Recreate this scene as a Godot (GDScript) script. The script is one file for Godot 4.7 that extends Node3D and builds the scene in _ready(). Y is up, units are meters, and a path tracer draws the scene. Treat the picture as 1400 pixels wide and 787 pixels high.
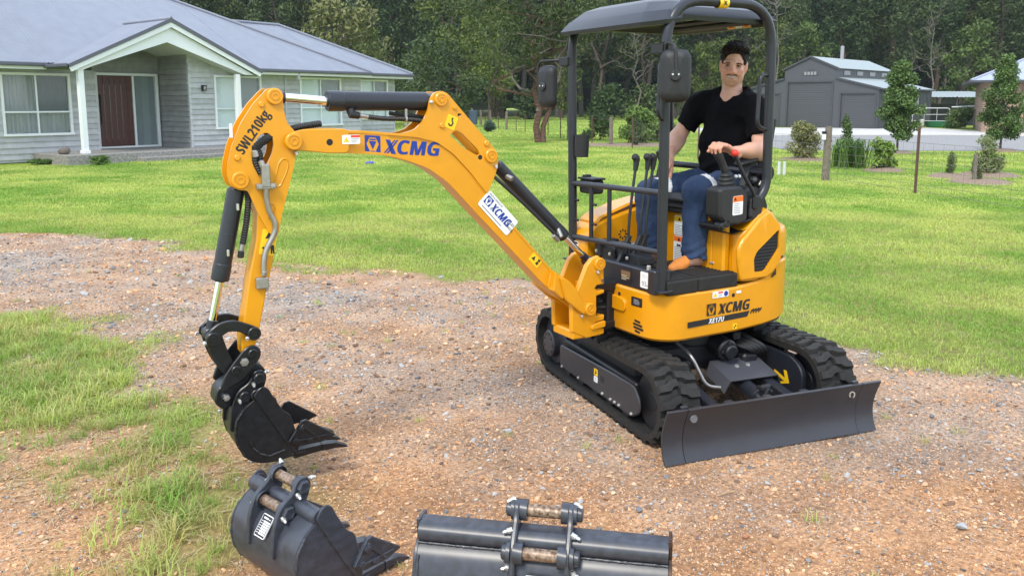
extends Node3D

# ------------------------------------------------------------------ mesh builder
class MB:
	var p := PackedVector3Array()      # triangle soup, counter-clockwise seen from outside
	var uv := PackedVector2Array()
	var xf := Transform3D()
	func tri(a: Vector3, b: Vector3, c: Vector3) -> void:
		if xf.basis.determinant() < 0.0:
			p.append(xf * a); p.append(xf * c); p.append(xf * b)
		else:
			p.append(xf * a); p.append(xf * b); p.append(xf * c)
	func quad(a: Vector3, b: Vector3, c: Vector3, d: Vector3) -> void:
		tri(a, b, c)
		tri(a, c, d)
	func box(c: Vector3, s: Vector3, b := 0.0) -> MB:
		var h := s * 0.5
		b = minf(b, minf(h.x, minf(h.y, h.z)) * 0.9)
		for ax in 3:
			var u := (ax + 1) % 3
			var v := (ax + 2) % 3
			for sg in [-1.0, 1.0]:
				var q := []
				for k in [[-1, -1], [1, -1], [1, 1], [-1, 1]]:
					var w := Vector3()
					w[ax] = sg * h[ax]
					w[u] = k[0] * (h[u] - b)
					w[v] = k[1] * (h[v] - b)
					q.append(c + w)
				if sg > 0: quad(q[0], q[1], q[2], q[3])
				else: quad(q[3], q[2], q[1], q[0])
			if b > 0.0:
				for su in [-1.0, 1.0]:
					for sv in [-1.0, 1.0]:   # edges along ax
						var e := []
						for k in [[-1, 0], [1, 0], [1, 1], [-1, 1]]:
							var w := Vector3()
							w[ax] = k[0] * (h[ax] - b)
							w[u] = su * (h[u] - (b if k[1] else 0.0))
							w[v] = sv * (h[v] - (0.0 if k[1] else b))
							e.append(c + w)
						if su * sv > 0: quad(e[0], e[1], e[2], e[3])
						else: quad(e[3], e[2], e[1], e[0])
		if b > 0.0:
			for sx in [-1.0, 1.0]:
				for sy in [-1.0, 1.0]:
					for sz in [-1.0, 1.0]:
						var s3 := Vector3(sx, sy, sz)
						var a1 := c + s3 * Vector3(h.x, h.y - b, h.z - b)
						var a2 := c + s3 * Vector3(h.x - b, h.y, h.z - b)
						var a3 := c + s3 * Vector3(h.x - b, h.y - b, h.z)
						if sx * sy * sz > 0: tri(a1, a2, a3)
						else: tri(a3, a2, a1)
		return self
	# plate: polygon (x, y) extruded from z0 to z1, chamfer b, holes are lists of points
	func plate(poly: PackedVector2Array, z0: float, z1: float, b := 0.0, holes := []) -> MB:
		var o := poly
		if Geometry2D.is_polygon_clockwise(o):
			o = o.duplicate(); o.reverse()
		var inn := MB.inset(o, b) if b > 0.0 else o
		var n := o.size()
		for i in n:
			var j := (i + 1) % n
			var A := o[i]; var B := o[j]; var C := inn[i]; var D := inn[j]
			quad(Vector3(A.x, A.y, z0 + b), Vector3(B.x, B.y, z0 + b), Vector3(B.x, B.y, z1 - b), Vector3(A.x, A.y, z1 - b))
			if b > 0.0:
				quad(Vector3(A.x, A.y, z1 - b), Vector3(B.x, B.y, z1 - b), Vector3(D.x, D.y, z1), Vector3(C.x, C.y, z1))
				quad(Vector3(C.x, C.y, z0), Vector3(D.x, D.y, z0), Vector3(B.x, B.y, z0 + b), Vector3(A.x, A.y, z0 + b))
		var caps := [inn]
		for h0 in holes:
			var h: PackedVector2Array = h0
			if not Geometry2D.is_polygon_clockwise(h):
				h = h.duplicate(); h.reverse()
			var m := h.size()
			var cx := Vector2()
			for i in m:
				cx += h[i] / m
				var A := h[i]; var B := h[(i + 1) % m]
				quad(Vector3(A.x, A.y, z0), Vector3(B.x, B.y, z0), Vector3(B.x, B.y, z1), Vector3(A.x, A.y, z1))
			var nx := []
			for c in caps:
				for side in [-1.0, 1.0]:
					var half := PackedVector2Array([cx + Vector2(0, -50), cx + Vector2(side * 50, -50), cx + Vector2(side * 50, 50), cx + Vector2(0, 50)])
					for q in Geometry2D.intersect_polygons(c, half):
						for w in Geometry2D.clip_polygons(q, h):
							nx.append(w)
			caps = nx
		for c in caps:
			var q: PackedVector2Array = c
			if Geometry2D.is_polygon_clockwise(q):
				q = q.duplicate(); q.reverse()
			var ix := Geometry2D.triangulate_polygon(q)
			for t in range(0, ix.size(), 3):
				var A := q[ix[t]]; var B := q[ix[t + 1]]; var C := q[ix[t + 2]]
				if (B - A).cross(C - A) < 0.0:
					var s := B; B = C; C = s
				tri(Vector3(A.x, A.y, z1), Vector3(B.x, B.y, z1), Vector3(C.x, C.y, z1))
				tri(Vector3(C.x, C.y, z0), Vector3(B.x, B.y, z0), Vector3(A.x, A.y, z0))
		return self
	static func inset(o: PackedVector2Array, b: float) -> PackedVector2Array:
		var n := o.size()
		var r := PackedVector2Array()
		for i in n:
			var d0 := (o[i] - o[(i + n - 1) % n]).normalized()
			var d1 := (o[(i + 1) % n] - o[i]).normalized()
			var n0 := Vector2(-d0.y, d0.x)
			var n1 := Vector2(-d1.y, d1.x)
			var m := (n0 + n1)
			var l := m.length_squared()
			m = n0 if l < 0.05 else m * (2.0 / l)
			r.append(o[i] + m * b)
		return r
	static func basis_to(d: Vector3) -> Basis:
		var y := d.normalized()
		var x := y.cross(Vector3(0.31, 0.2, 0.93)).normalized()
		if absf(y.dot(Vector3(0.31, 0.2, 0.93).normalized())) > 0.95: x = y.cross(Vector3(1, 0, 0)).normalized()
		return Basis(x, y, x.cross(y))
	# lathe about the line a->b; prof = points (radius, distance from a)
	func lathe(a: Vector3, d: Vector3, prof: PackedVector2Array, n := 20, from := 0.0, to := TAU) -> MB:
		var B := MB.basis_to(d)
		for k in prof.size() - 1:
			for i in n:
				var t0 := from + (to - from) * i / n
				var t1 := from + (to - from) * (i + 1) / n
				var c0 := B.x * cos(t0) - B.z * sin(t0)
				var c1 := B.x * cos(t1) - B.z * sin(t1)
				var p0 := prof[k]; var p1 := prof[k + 1]
				var q0 := a + B.y * p0.y; var q1 := a + B.y * p1.y
				if p0.x > 1e-6: tri(q0 + c0 * p0.x, q0 + c1 * p0.x, q1 + c1 * p1.x)
				if p1.x > 1e-6: tri(q0 + c0 * p0.x, q1 + c1 * p1.x, q1 + c0 * p1.x)
		return self
	func cyl(a: Vector3, b: Vector3, r: float, n := 20, bev := 0.0, r2 := -1.0) -> MB:
		var l := a.distance_to(b)
		if r2 < 0.0: r2 = r
		var q := PackedVector2Array([Vector2(0, 0), Vector2(r - bev, 0)])
		if bev > 0.0:
			q.append(Vector2(r, bev)); q.append(Vector2(r2, l - bev))
		else: q.append(Vector2(r2, l))
		if bev > 0.0: q.append(Vector2(r2 - bev, l))
		q.append(Vector2(0, l))
		if bev <= 0.0: q = PackedVector2Array([Vector2(0, 0), Vector2(r, 0), Vector2(r2, l), Vector2(0, l)])
		return lathe(a, b - a, q, n)
	# tube along a path, radius one number or one per point
	func tube(pts: PackedVector3Array, r, n := 10, caps := true, squash := 1.0) -> MB:
		var m := pts.size()
		var up := Vector3(0.02, 1, 0.03)
		var rings := []
		var prevx := Vector3()
		for i in m:
			var t := (pts[mini(i + 1, m - 1)] - pts[maxi(i - 1, 0)]).normalized()
			var x := (up.cross(t) if absf(up.normalized().dot(t)) < 0.98 else Vector3(1, 0, 0).cross(t)) if i == 0 else prevx - t * prevx.dot(t)
			x = x.normalized()
			prevx = x
			var y := t.cross(x)
			var rad: float = r if not (r is Array or r is PackedFloat32Array) else r[i]
			var ring := PackedVector3Array()
			for k in n:
				var an := TAU * k / n
				ring.append(pts[i] + (x * cos(an) + y * sin(an) * squash) * rad)
			rings.append(ring)
		for i in m - 1:
			for k in n:
				var k1 := (k + 1) % n
				quad(rings[i][k], rings[i][k1], rings[i + 1][k1], rings[i + 1][k])
		if caps:
			for k in range(1, n - 1):
				tri(rings[0][0], rings[0][k + 1], rings[0][k])
				tri(rings[m - 1][0], rings[m - 1][k], rings[m - 1][k + 1])
		return self
	func ell(c: Vector3, r: Vector3, n := 14) -> MB:
		for i in n / 2:
			for k in n:
				var q := []
				for w in [[i, k], [i, k + 1], [i + 1, k + 1], [i + 1, k]]:
					var th: float = PI * w[0] / (n / 2); var ph: float = TAU * w[1] / n
					q.append(c + r * Vector3(sin(th) * cos(ph), cos(th), sin(th) * sin(ph)))
				if i > 0: tri(q[0], q[1], q[2])
				if i < n / 2 - 1: tri(q[0], q[2], q[3])
		return self
	# strip of quads between two rows of points
	func rows(a: PackedVector3Array, b: PackedVector3Array, closed := false) -> MB:
		var n := a.size()
		for i in (n if closed else n - 1):
			var j := (i + 1) % n
			quad(a[i], a[j], b[j], b[i])
		return self
	func fan(c: Vector3, ring: PackedVector3Array, flip := false) -> MB:
		for i in ring.size():
			if flip: tri(c, ring[(i + 1) % ring.size()], ring[i])
			else: tri(c, ring[i], ring[(i + 1) % ring.size()])
		return self
	func add(o: MB, t := Transform3D()) -> MB:
		for i in range(0, o.p.size(), 3):
			tri(t * o.p[i], t * o.p[i + 1], t * o.p[i + 2])
		return self
	func mesh(crease := 38.0) -> ArrayMesh:
		var n := p.size()
		var fn := PackedVector3Array()
		fn.resize(n / 3)
		var nor := PackedVector3Array()
		nor.resize(n)
		var at := {}
		for t in n / 3:
			var f := (p[t * 3 + 1] - p[t * 3]).cross(p[t * 3 + 2] - p[t * 3])
			fn[t] = f
			if crease > 0.0:
				for k in 3:
					var key := Vector3i((p[t * 3 + k] * 20000.0).round())
					if at.has(key): at[key].append(t)
					else: at[key] = [t]
		var cc := cos(deg_to_rad(crease))
		for t in n / 3:
			var f := fn[t].normalized()
			for k in 3:
				if crease <= 0.0:
					nor[t * 3 + k] = f
					continue
				var s := Vector3()
				for o in at[Vector3i((p[t * 3 + k] * 20000.0).round())]:
					var g := fn[o]
					var gl := g.length()
					if gl > 0.0 and g.dot(f) >= cc * gl: s += g
				nor[t * 3 + k] = s.normalized() if s.length_squared() > 0.0 else f
		var pos := PackedVector3Array(); pos.resize(n)
		var no := PackedVector3Array(); no.resize(n)
		for t in n / 3:
			for k in 3:
				var w: int = [0, 2, 1][k]
				pos[t * 3 + k] = p[t * 3 + w]
				no[t * 3 + k] = nor[t * 3 + w]
		var a := []
		a.resize(Mesh.ARRAY_MAX)
		a[Mesh.ARRAY_VERTEX] = pos
		a[Mesh.ARRAY_NORMAL] = no
		if uv.size() == n:
			var u2 := PackedVector2Array(); u2.resize(n)
			for t in n / 3:
				for k in 3: u2[t * 3 + k] = uv[t * 3 + [0, 2, 1][k]]
			a[Mesh.ARRAY_TEX_UV] = u2
		var am := ArrayMesh.new()
		if n > 0: am.add_surface_from_arrays(Mesh.PRIMITIVE_TRIANGLES, a)
		return am

# ------------------------------------------------------------------ helpers
func V2(a: Array) -> PackedVector2Array:      # flat list of x, y
	var r := PackedVector2Array()
	for i in range(0, a.size(), 2): r.append(Vector2(a[i], a[i + 1]))
	return r
func V3(a: Array) -> PackedVector3Array:
	var r := PackedVector3Array()
	for i in range(0, a.size(), 3): r.append(Vector3(a[i], a[i + 1], a[i + 2]))
	return r
func circle(c: Vector2, r: float, n := 16, ry := -1.0) -> PackedVector2Array:
	var o := PackedVector2Array()
	for i in n: o.append(c + Vector2(cos(TAU * i / n) * r, sin(TAU * i / n) * (r if ry < 0.0 else ry)))
	return o
func round_poly(o: PackedVector2Array, r: float, n := 4) -> PackedVector2Array:
	var q := PackedVector2Array()
	var m := o.size()
	for i in m:
		var a := o[(i + m - 1) % m]; var b := o[i]; var c := o[(i + 1) % m]
		var u := (a - b); var v := (c - b)
		var l := minf(r, minf(u.length(), v.length()) * 0.45)
		var s := b + u.normalized() * l; var e := b + v.normalized() * l
		if u.normalized().dot(v.normalized()) < -0.985:
			q.append(b); continue
		for k in n + 1:
			var t := float(k) / n
			q.append(s.lerp(b, t).lerp(b.lerp(e, t), t))
	return q
func bend(pts: PackedVector3Array, r: float, n := 6) -> PackedVector3Array:
	var q := PackedVector3Array([pts[0]])
	for i in range(1, pts.size() - 1):
		var u := pts[i - 1] - pts[i]; var v := pts[i + 1] - pts[i]
		var l := minf(r, minf(u.length(), v.length()) * 0.48)
		var s := pts[i] + u.normalized() * l; var e := pts[i] + v.normalized() * l
		for k in n + 1:
			var t := float(k) / n
			q.append(s.lerp(pts[i], t).lerp(pts[i].lerp(e, t), t))
	q.append(pts[pts.size() - 1])
	return q
func curve(pts: PackedVector3Array, n := 6) -> PackedVector3Array:
	var q := PackedVector3Array()
	var m := pts.size()
	for i in m - 1:
		for k in n:
			q.append(pts[i].cubic_interpolate(pts[i + 1], pts[maxi(i - 1, 0)], pts[mini(i + 2, m - 1)], float(k) / n))
	q.append(pts[m - 1])
	return q
func curve2(pts: PackedVector2Array, n := 4, closed := false) -> PackedVector2Array:
	var q := PackedVector2Array()
	var m := pts.size()
	for i in (m if closed else m - 1):
		for k in n:
			var a := pts[(i + m - 1) % m] if closed else pts[maxi(i - 1, 0)]
			var d := pts[(i + 2) % m] if closed else pts[mini(i + 2, m - 1)]
			q.append(pts[i].cubic_interpolate(pts[(i + 1) % m], a, d, float(k) / n))
	if not closed: q.append(pts[m - 1])
	return q
func ribbed(path: PackedVector3Array, r: float, amp: float, step: float, n := 8) -> MB:   # a corrugated hose
	var L := 0.0
	var c := Curve3D.new()
	for q in path: c.add_point(q)
	L = c.get_baked_length()
	var pts := PackedVector3Array(); var rr := PackedFloat32Array()
	var m := int(L / step * 2)
	for i in m + 1:
		pts.append(c.sample_baked(L * i / m)); rr.append(r + (amp if i % 2 else -amp))
	return MB.new().tube(pts, rr, n)
func names_in(parent: Node, called: String) -> String:
	if not parent.has_node(called): return called
	var k := 1
	while parent.has_node("%s_%03d" % [called, k]): k += 1
	return "%s_%03d" % [called, k]
var counts := {}
func numbered(parent: Node, called: String) -> String:
	var key := [parent, called]
	var k: int = counts.get(key, 0)
	counts[key] = k + 1
	return called if k == 0 else "%s_%03d" % [called, k]
func thing(called: String, label: String, category: String, at := Vector3.ZERO, turn := 0.0, group := "") -> Node3D:
	var o := Node3D.new()
	o.name = numbered(self, called)
	add_child(o, true)
	o.position = at
	o.rotation.y = turn
	tag(o, label, category, group)
	return o
func tag(o: Node, label: String, category: String, group := "") -> void:
	o.set_meta("label", label)
	o.set_meta("category", category)
	if group: o.set_meta("group", group)
func part(called: String, m, mat: Material, parent: Node = self, crease := 38.0, label := "") -> MeshInstance3D:
	var o := MeshInstance3D.new()
	o.mesh = m.mesh(crease) if m is MB else m
	o.material_override = mat
	o.name = numbered(parent, called)
	parent.add_child(o, true)
	if label: o.set_meta("label", label)
	return o
func structure(o: Node) -> Node:
	o.set_meta("kind", "structure")
	return o
func stuff(o: Node) -> Node:
	o.set_meta("kind", "stuff")
	return o
func srgb(r: float, g: float, b: float) -> Color:     # linear base colour -> albedo_color
	return Color(r, g, b).linear_to_srgb()
func mat(r: float, g: float, b: float, rough := 0.6, metal := 0.0, spec := 0.5) -> StandardMaterial3D:
	var m := StandardMaterial3D.new()
	m.albedo_color = srgb(r, g, b)
	m.roughness = rough
	m.metallic = metal
	m.metallic_specular = spec
	return m
func noise_tex(seed_: int, freq: float, lo: Color, hi: Color, size := 256, oct := 4, normal := false, strength := 4.0, type := FastNoiseLite.TYPE_SIMPLEX_SMOOTH) -> NoiseTexture2D:
	var f := FastNoiseLite.new()
	f.seed = seed_
	f.frequency = freq
	f.noise_type = type
	f.fractal_octaves = oct
	var t := NoiseTexture2D.new()
	t.width = size; t.height = size
	t.seamless = true
	t.noise = f
	if normal:
		t.as_normal_map = true
		t.bump_strength = strength
	else:
		var g := Gradient.new()
		g.set_color(0, lo); g.set_color(1, hi)
		t.color_ramp = g
	return t
func worn(m: StandardMaterial3D, tex: Texture2D, scale: float, world := false) -> StandardMaterial3D:   # multiply albedo by a triplanar noise
	m.albedo_texture = tex
	m.uv1_triplanar = true
	m.uv1_world_triplanar = world
	m.uv1_scale = Vector3.ONE * scale
	return m
# flat lettering: a TextMesh sheared and placed; o = lower left corner, x and y = directions
func letters(mb: MB, text: String, o: Vector3, x: Vector3, y: Vector3, height: float, wide := 1.0, shear := 0.0, bold := true, centre := false, heavy := 0.0) -> float:
	var f := SystemFont.new()
	f.font_names = PackedStringArray(["Droid Sans"])
	f.font_weight = 700 if bold else 400
	var t := TextMesh.new()
	t.font = f
	t.text = text
	t.font_size = 64
	t.pixel_size = 0.01
	t.depth = 0.02
	t.curve_step = 2.0
	var a := t.get_mesh_arrays()
	var v: PackedVector3Array = a[Mesh.ARRAY_VERTEX]
	var ix = a[Mesh.ARRAY_INDEX]
	if v.is_empty(): return 0.0
	var lo := v[0]; var hi := v[0]
	for q in v:
		lo = lo.min(q); hi = hi.max(q)
	var cap := 0.64 * 0.714        # cap height of the face
	var s := height / cap
	var n := x.cross(y).normalized()
	var base := -0.0
	# the base line: digits and capitals stand on it, so take it from a reference letter
	t.text = "H"
	var hv: PackedVector3Array = t.get_mesh_arrays()[Mesh.ARRAY_VERTEX]
	base = hv[0].y
	for q in hv: base = minf(base, q.y)
	var w := (hi.x - lo.x) * s * wide
	var idx: PackedInt32Array = ix if ix != null else PackedInt32Array(range(v.size()))
	for cp in (3 if heavy > 0.0 else 1):          # heavy: struck three times, a little apart
		for i in range(0, idx.size(), 3):
			var q := []
			for k in [0, 2, 1]:
				var e := v[idx[i + k]]
				var px: float = (e.x - lo.x) * s * wide - (w * 0.5 if centre else 0.0) + (cp - 1) * heavy * height
				var py: float = (e.y - base) * s
				q.append(o + x * (px + py * shear) + y * py + n * ((0.0004 if e.z > 0.0 else -0.0006) + cp * 0.00012))
			mb.tri(q[0], q[1], q[2])
	return w
func rnd(seed_: int) -> RandomNumberGenerator:
	var r := RandomNumberGenerator.new()
	r.seed = seed_
	return r
# ------------------------------------------------------------------ the excavator (local: x forward, y up, z to the operator's right)
var M := {}
func materials() -> void:
	var dirt := noise_tex(5, 0.02, Color(0.90, 0.89, 0.87), Color(1, 1, 1), 256, 5)
	var faint := noise_tex(6, 0.012, Color(0.955, 0.95, 0.94), Color(1, 1, 1), 256, 5)
	M.yellow = worn(mat(0.72, 0.305, 0.002, 0.36), faint, 1.7)
	M.yellow.clearcoat_enabled = true
	M.yellow.clearcoat = 0.35
	M.yellow.clearcoat_roughness = 0.22
	M.grey = worn(mat(0.030, 0.032, 0.041, 0.42), dirt, 2.3)
	M.frame = worn(mat(0.019, 0.022, 0.032, 0.36), dirt, 1.9)
	M.bucket = worn(mat(0.013, 0.015, 0.020, 0.38), noise_tex(8, 0.03, Color(0.62, 0.6, 0.58), Color(1, 1, 1), 256, 5), 3.1)
	M.bucket_grey = worn(mat(0.060, 0.069, 0.092, 0.34), noise_tex(9, 0.03, Color(0.66, 0.64, 0.62), Color(1, 1, 1), 256, 5), 3.1)
	M.black = mat(0.008, 0.009, 0.012, 0.5)
	M.hose = mat(0.012, 0.012, 0.013, 0.55)
	M.rubber = worn(mat(0.022, 0.0215, 0.021, 0.75), noise_tex(11, 0.02, Color(0.55, 0.55, 0.55), Color(1, 0.97, 0.92), 256, 5), 4.0)
	M.plastic = mat(0.013, 0.014, 0.017, 0.55)
	M.chrome = mat(0.78, 0.78, 0.8, 0.12, 1.0)
	M.steel = worn(mat(0.42, 0.41, 0.4, 0.42, 0.8), dirt, 6.0)
	M.bolt = mat(0.62, 0.62, 0.6, 0.35, 0.8)
	M.rust = worn(mat(0.55, 0.52, 0.47, 0.45, 0.3), noise_tex(13, 0.035, Color(0.30, 0.15, 0.07), Color(1, 0.97, 0.92), 256, 4), 6.0)
	M.scuffed = worn(mat(0.16, 0.095, 0.06, 0.6, 0.2), noise_tex(14, 0.05, Color(0.25, 0.22, 0.22), Color(1, 0.95, 0.9), 256, 4), 4.0)
	M.plate = mat(0.058, 0.061, 0.072, 0.35)
	M.blue = mat(0.006, 0.036, 0.29, 0.4)
	M.ink = mat(0.016, 0.016, 0.018, 0.45)
	M.white = mat(0.78, 0.79, 0.8, 0.4)
	M.sticker_yellow = mat(0.88, 0.55, 0.01, 0.4)
	M.orange = mat(0.8, 0.16, 0.02, 0.4)
	M.red = mat(0.75, 0.035, 0.02, 0.4)
	M.vent = mat(0.012, 0.012, 0.013, 0.7)
	M.print = mat(0.3, 0.32, 0.35, 0.5)

func boss(mb: MB, x: float, y: float, z: float, r: float, h: float, side := -1.0) -> void:   # a pin boss with its ring
	var d := Vector3(0, 0, side)
	var a := Vector3(x, y, z)
	mb.lathe(a, d, V2([r, -0.004, r, h - 0.004, r - 0.004, h, r * 0.68, h, r * 0.64, h - 0.003, r * 0.42, h - 0.003, r * 0.42, h + 0.002, r * 0.3, h + 0.002, r * 0.27, h - 0.001, 0.0, h - 0.001]), 22)
func bolt_at(mb: MB, a: Vector3, d: Vector3, r := 0.012, h := 0.008) -> void:
	mb.lathe(a, d, V2([r * 1.25, 0.0, r * 1.25, h * 0.25, r, h * 0.25, r, h * 0.9, r * 0.8, h, 0.0, h]), 6)
func greaser(mb: MB, a: Vector3, d: Vector3) -> void:
	mb.lathe(a, d, V2([0.009, 0, 0.009, 0.012, 0.006, 0.014, 0.006, 0.02, 0.004, 0.026, 0, 0.026]), 8)
func ram(ex: Node3D, called: String, a: Vector3, body0: Vector3, body1: Vector3, b: Vector3, r: float, rod: float) -> MeshInstance3D:
	# a hydraulic cylinder: barrel eye at a, barrel body0..body1, rod eye at b
	var mb := MB.new()
	var d := (body1 - body0).normalized()
	var L := body0.distance_to(body1)
	mb.lathe(body0, d, V2([0, 0, r * 0.86, 0, r, 0.008, r, L - 0.075, r * 1.05, L - 0.072, r * 1.05, L - 0.008, r * 0.98, L, rod * 1.35, L, rod * 1.25, L + 0.006, 0, L + 0.006]), 28)
	mb.lathe(body0 + d * L * 0.5, d, V2([r, -0.004, r * 1.012, -0.003, r * 1.012, 0.003, r, 0.004]), 28)
	mb.cyl(a, body0, r * 0.55, 14)
	mb.cyl(a + Vector3(0, 0, -0.032), a + Vector3(0, 0, 0.032), r * 0.8, 18, 0.003)
	var p := part(called, mb, M.frame, ex, 30.0)
	var k := MB.new()
	k.cyl(body1, b - (b - body1).normalized() * 0.03, rod, 20)
	part("rod", k, M.chrome, p)
	var e := MB.new()
	e.cyl(b - (b - body1).normalized() * 0.06, b, rod * 1.3, 16)
	e.cyl(b + Vector3(0, 0, -0.032), b + Vector3(0, 0, 0.032), rod * 1.75, 18, 0.003)
	part("rod_eye", e, M.frame, p)
	return p
func logo_badge(mb: MB, o: Vector3, x: Vector3, y: Vector3, s: float) -> void:   # the maker's square badge: a frame, a split hexagon and a downward triangle
	var n := x.cross(y).normalized()
	var poly := func(pts: Array) -> void:
		var q := V2(pts)
		if Geometry2D.is_polygon_clockwise(q): q.reverse()
		var ix := Geometry2D.triangulate_polygon(q)
		for i in range(0, ix.size(), 3):
			var t := []
			for k in 3: t.append(o + x * q[ix[i + k]].x * s + y * q[ix[i + k]].y * s + n * 0.0005)
			if (t[1] - t[0]).cross(t[2] - t[0]).dot(n) < 0: t.reverse()
			mb.tri(t[0], t[1], t[2])
	# corner pieces outside the hexagon
	poly.call([0, 0, 0.33, 0, 0.1, 0.5, 0, 0.5])
	poly.call([1, 0, 1, 0.5, 0.9, 0.5, 0.67, 0])
	poly.call([0, 1, 0, 0.5, 0.1, 0.5, 0.3, 0.88, 0.3, 1])
	poly.call([1, 1, 0.7, 1, 0.7, 0.88, 0.9, 0.5, 1, 0.5])
	poly.call([0.3, 1, 0.3, 0.88, 0.7, 0.88, 0.7, 1])
	poly.call([0.33, 0, 0.67, 0, 0.62, 0.08, 0.38, 0.08])
	# the triangle and its bar
	poly.call([0.26, 0.66, 0.74, 0.66, 0.5, 0.16])
	poly.call([0.28, 0.8, 0.72, 0.8, 0.68, 0.72, 0.32, 0.72])
func brand(mb: MB, o: Vector3, x: Vector3, y: Vector3, h: float, wide := 1.0) -> float:   # X with a split stroke, then CMG
	var n := x.cross(y).normalized()
	var w := h * 1.05 * wide
	for pts in [[0.0, 1.0, 0.34, 1.0, 1.0, 0.0, 0.62, 0.0], [0.66, 1.0, 0.78, 1.0, 0.13, 0.0, 0.0, 0.0], [0.86, 1.0, 1.0, 1.0, 0.36, 0.0, 0.22, 0.0]]:
		var q := []
		for i in 4: q.append(o + x * (pts[i * 2] * w + 0.2 * h * pts[i * 2 + 1]) + y * pts[i * 2 + 1] * h + n * 0.0005)
		if (q[1] - q[0]).cross(q[2] - q[0]).dot(n) < 0: q.reverse()
		mb.quad(q[0], q[1], q[2], q[3])
	return w + letters(mb, "CMG", o + x * (w + 0.05 * h), x, y, h, 1.16 * wide, 0.2, true, false, 0.035)
func sticker(ex: Node, called: String, c: Vector3, x: Vector3, y: Vector3, w: float, h: float, m: Material) -> MeshInstance3D:
	var mb := MB.new()
	var n := x.cross(y).normalized()
	mb.xf = Transform3D(Basis(x, y, n), c)
	mb.plate(round_poly(V2([-w / 2, -h / 2, w / 2, -h / 2, w / 2, h / 2, -w / 2, h / 2]), minf(w, h) * 0.12, 3), -0.0008, 0.0012)
	return part(called, mb, m, ex)
func mark(ex: Node, called: String, c: Vector3, x: Vector3, y: Vector3, pts: Array, m: Material, lift := 0.0018) -> MeshInstance3D:   # a flat printed shape, points in metres round c
	var mb := MB.new()
	mb.xf = Transform3D(Basis(x, y, x.cross(y).normalized()), c)
	mb.plate(V2(pts), 0.0002, lift)
	return part(called, mb, m, ex)
func lines_on(mb: MB, c: Vector3, x: Vector3, y: Vector3, w: float, h: float, n: int, seed_: int) -> void:   # small print: bars for lines of text
	var r := rnd(seed_)
	mb.xf = Transform3D(Basis(x, y, x.cross(y).normalized()), c)
	for i in n:
		var l := w * r.randf_range(0.55, 1.0)
		var yy := h * 0.5 - h * (i + 0.5) / n
		mb.box(Vector3(-w * 0.5 + l * 0.5, yy, 0.0014), Vector3(l, h / n * 0.42, 0.0008))

func build_excavator() -> Node3D:
	var ex := thing("mini_excavator", "yellow mini excavator with dark canopy frame, raised boom and rubber tracks", "excavator")
	ex.transform = Transform3D(Basis(FW, Vector3.UP, RT), EXO)
	undercarriage(ex)
	upper(ex)
	boom_and_arm(ex)
	canopy(ex)
	cab(ex)
	return ex

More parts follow.
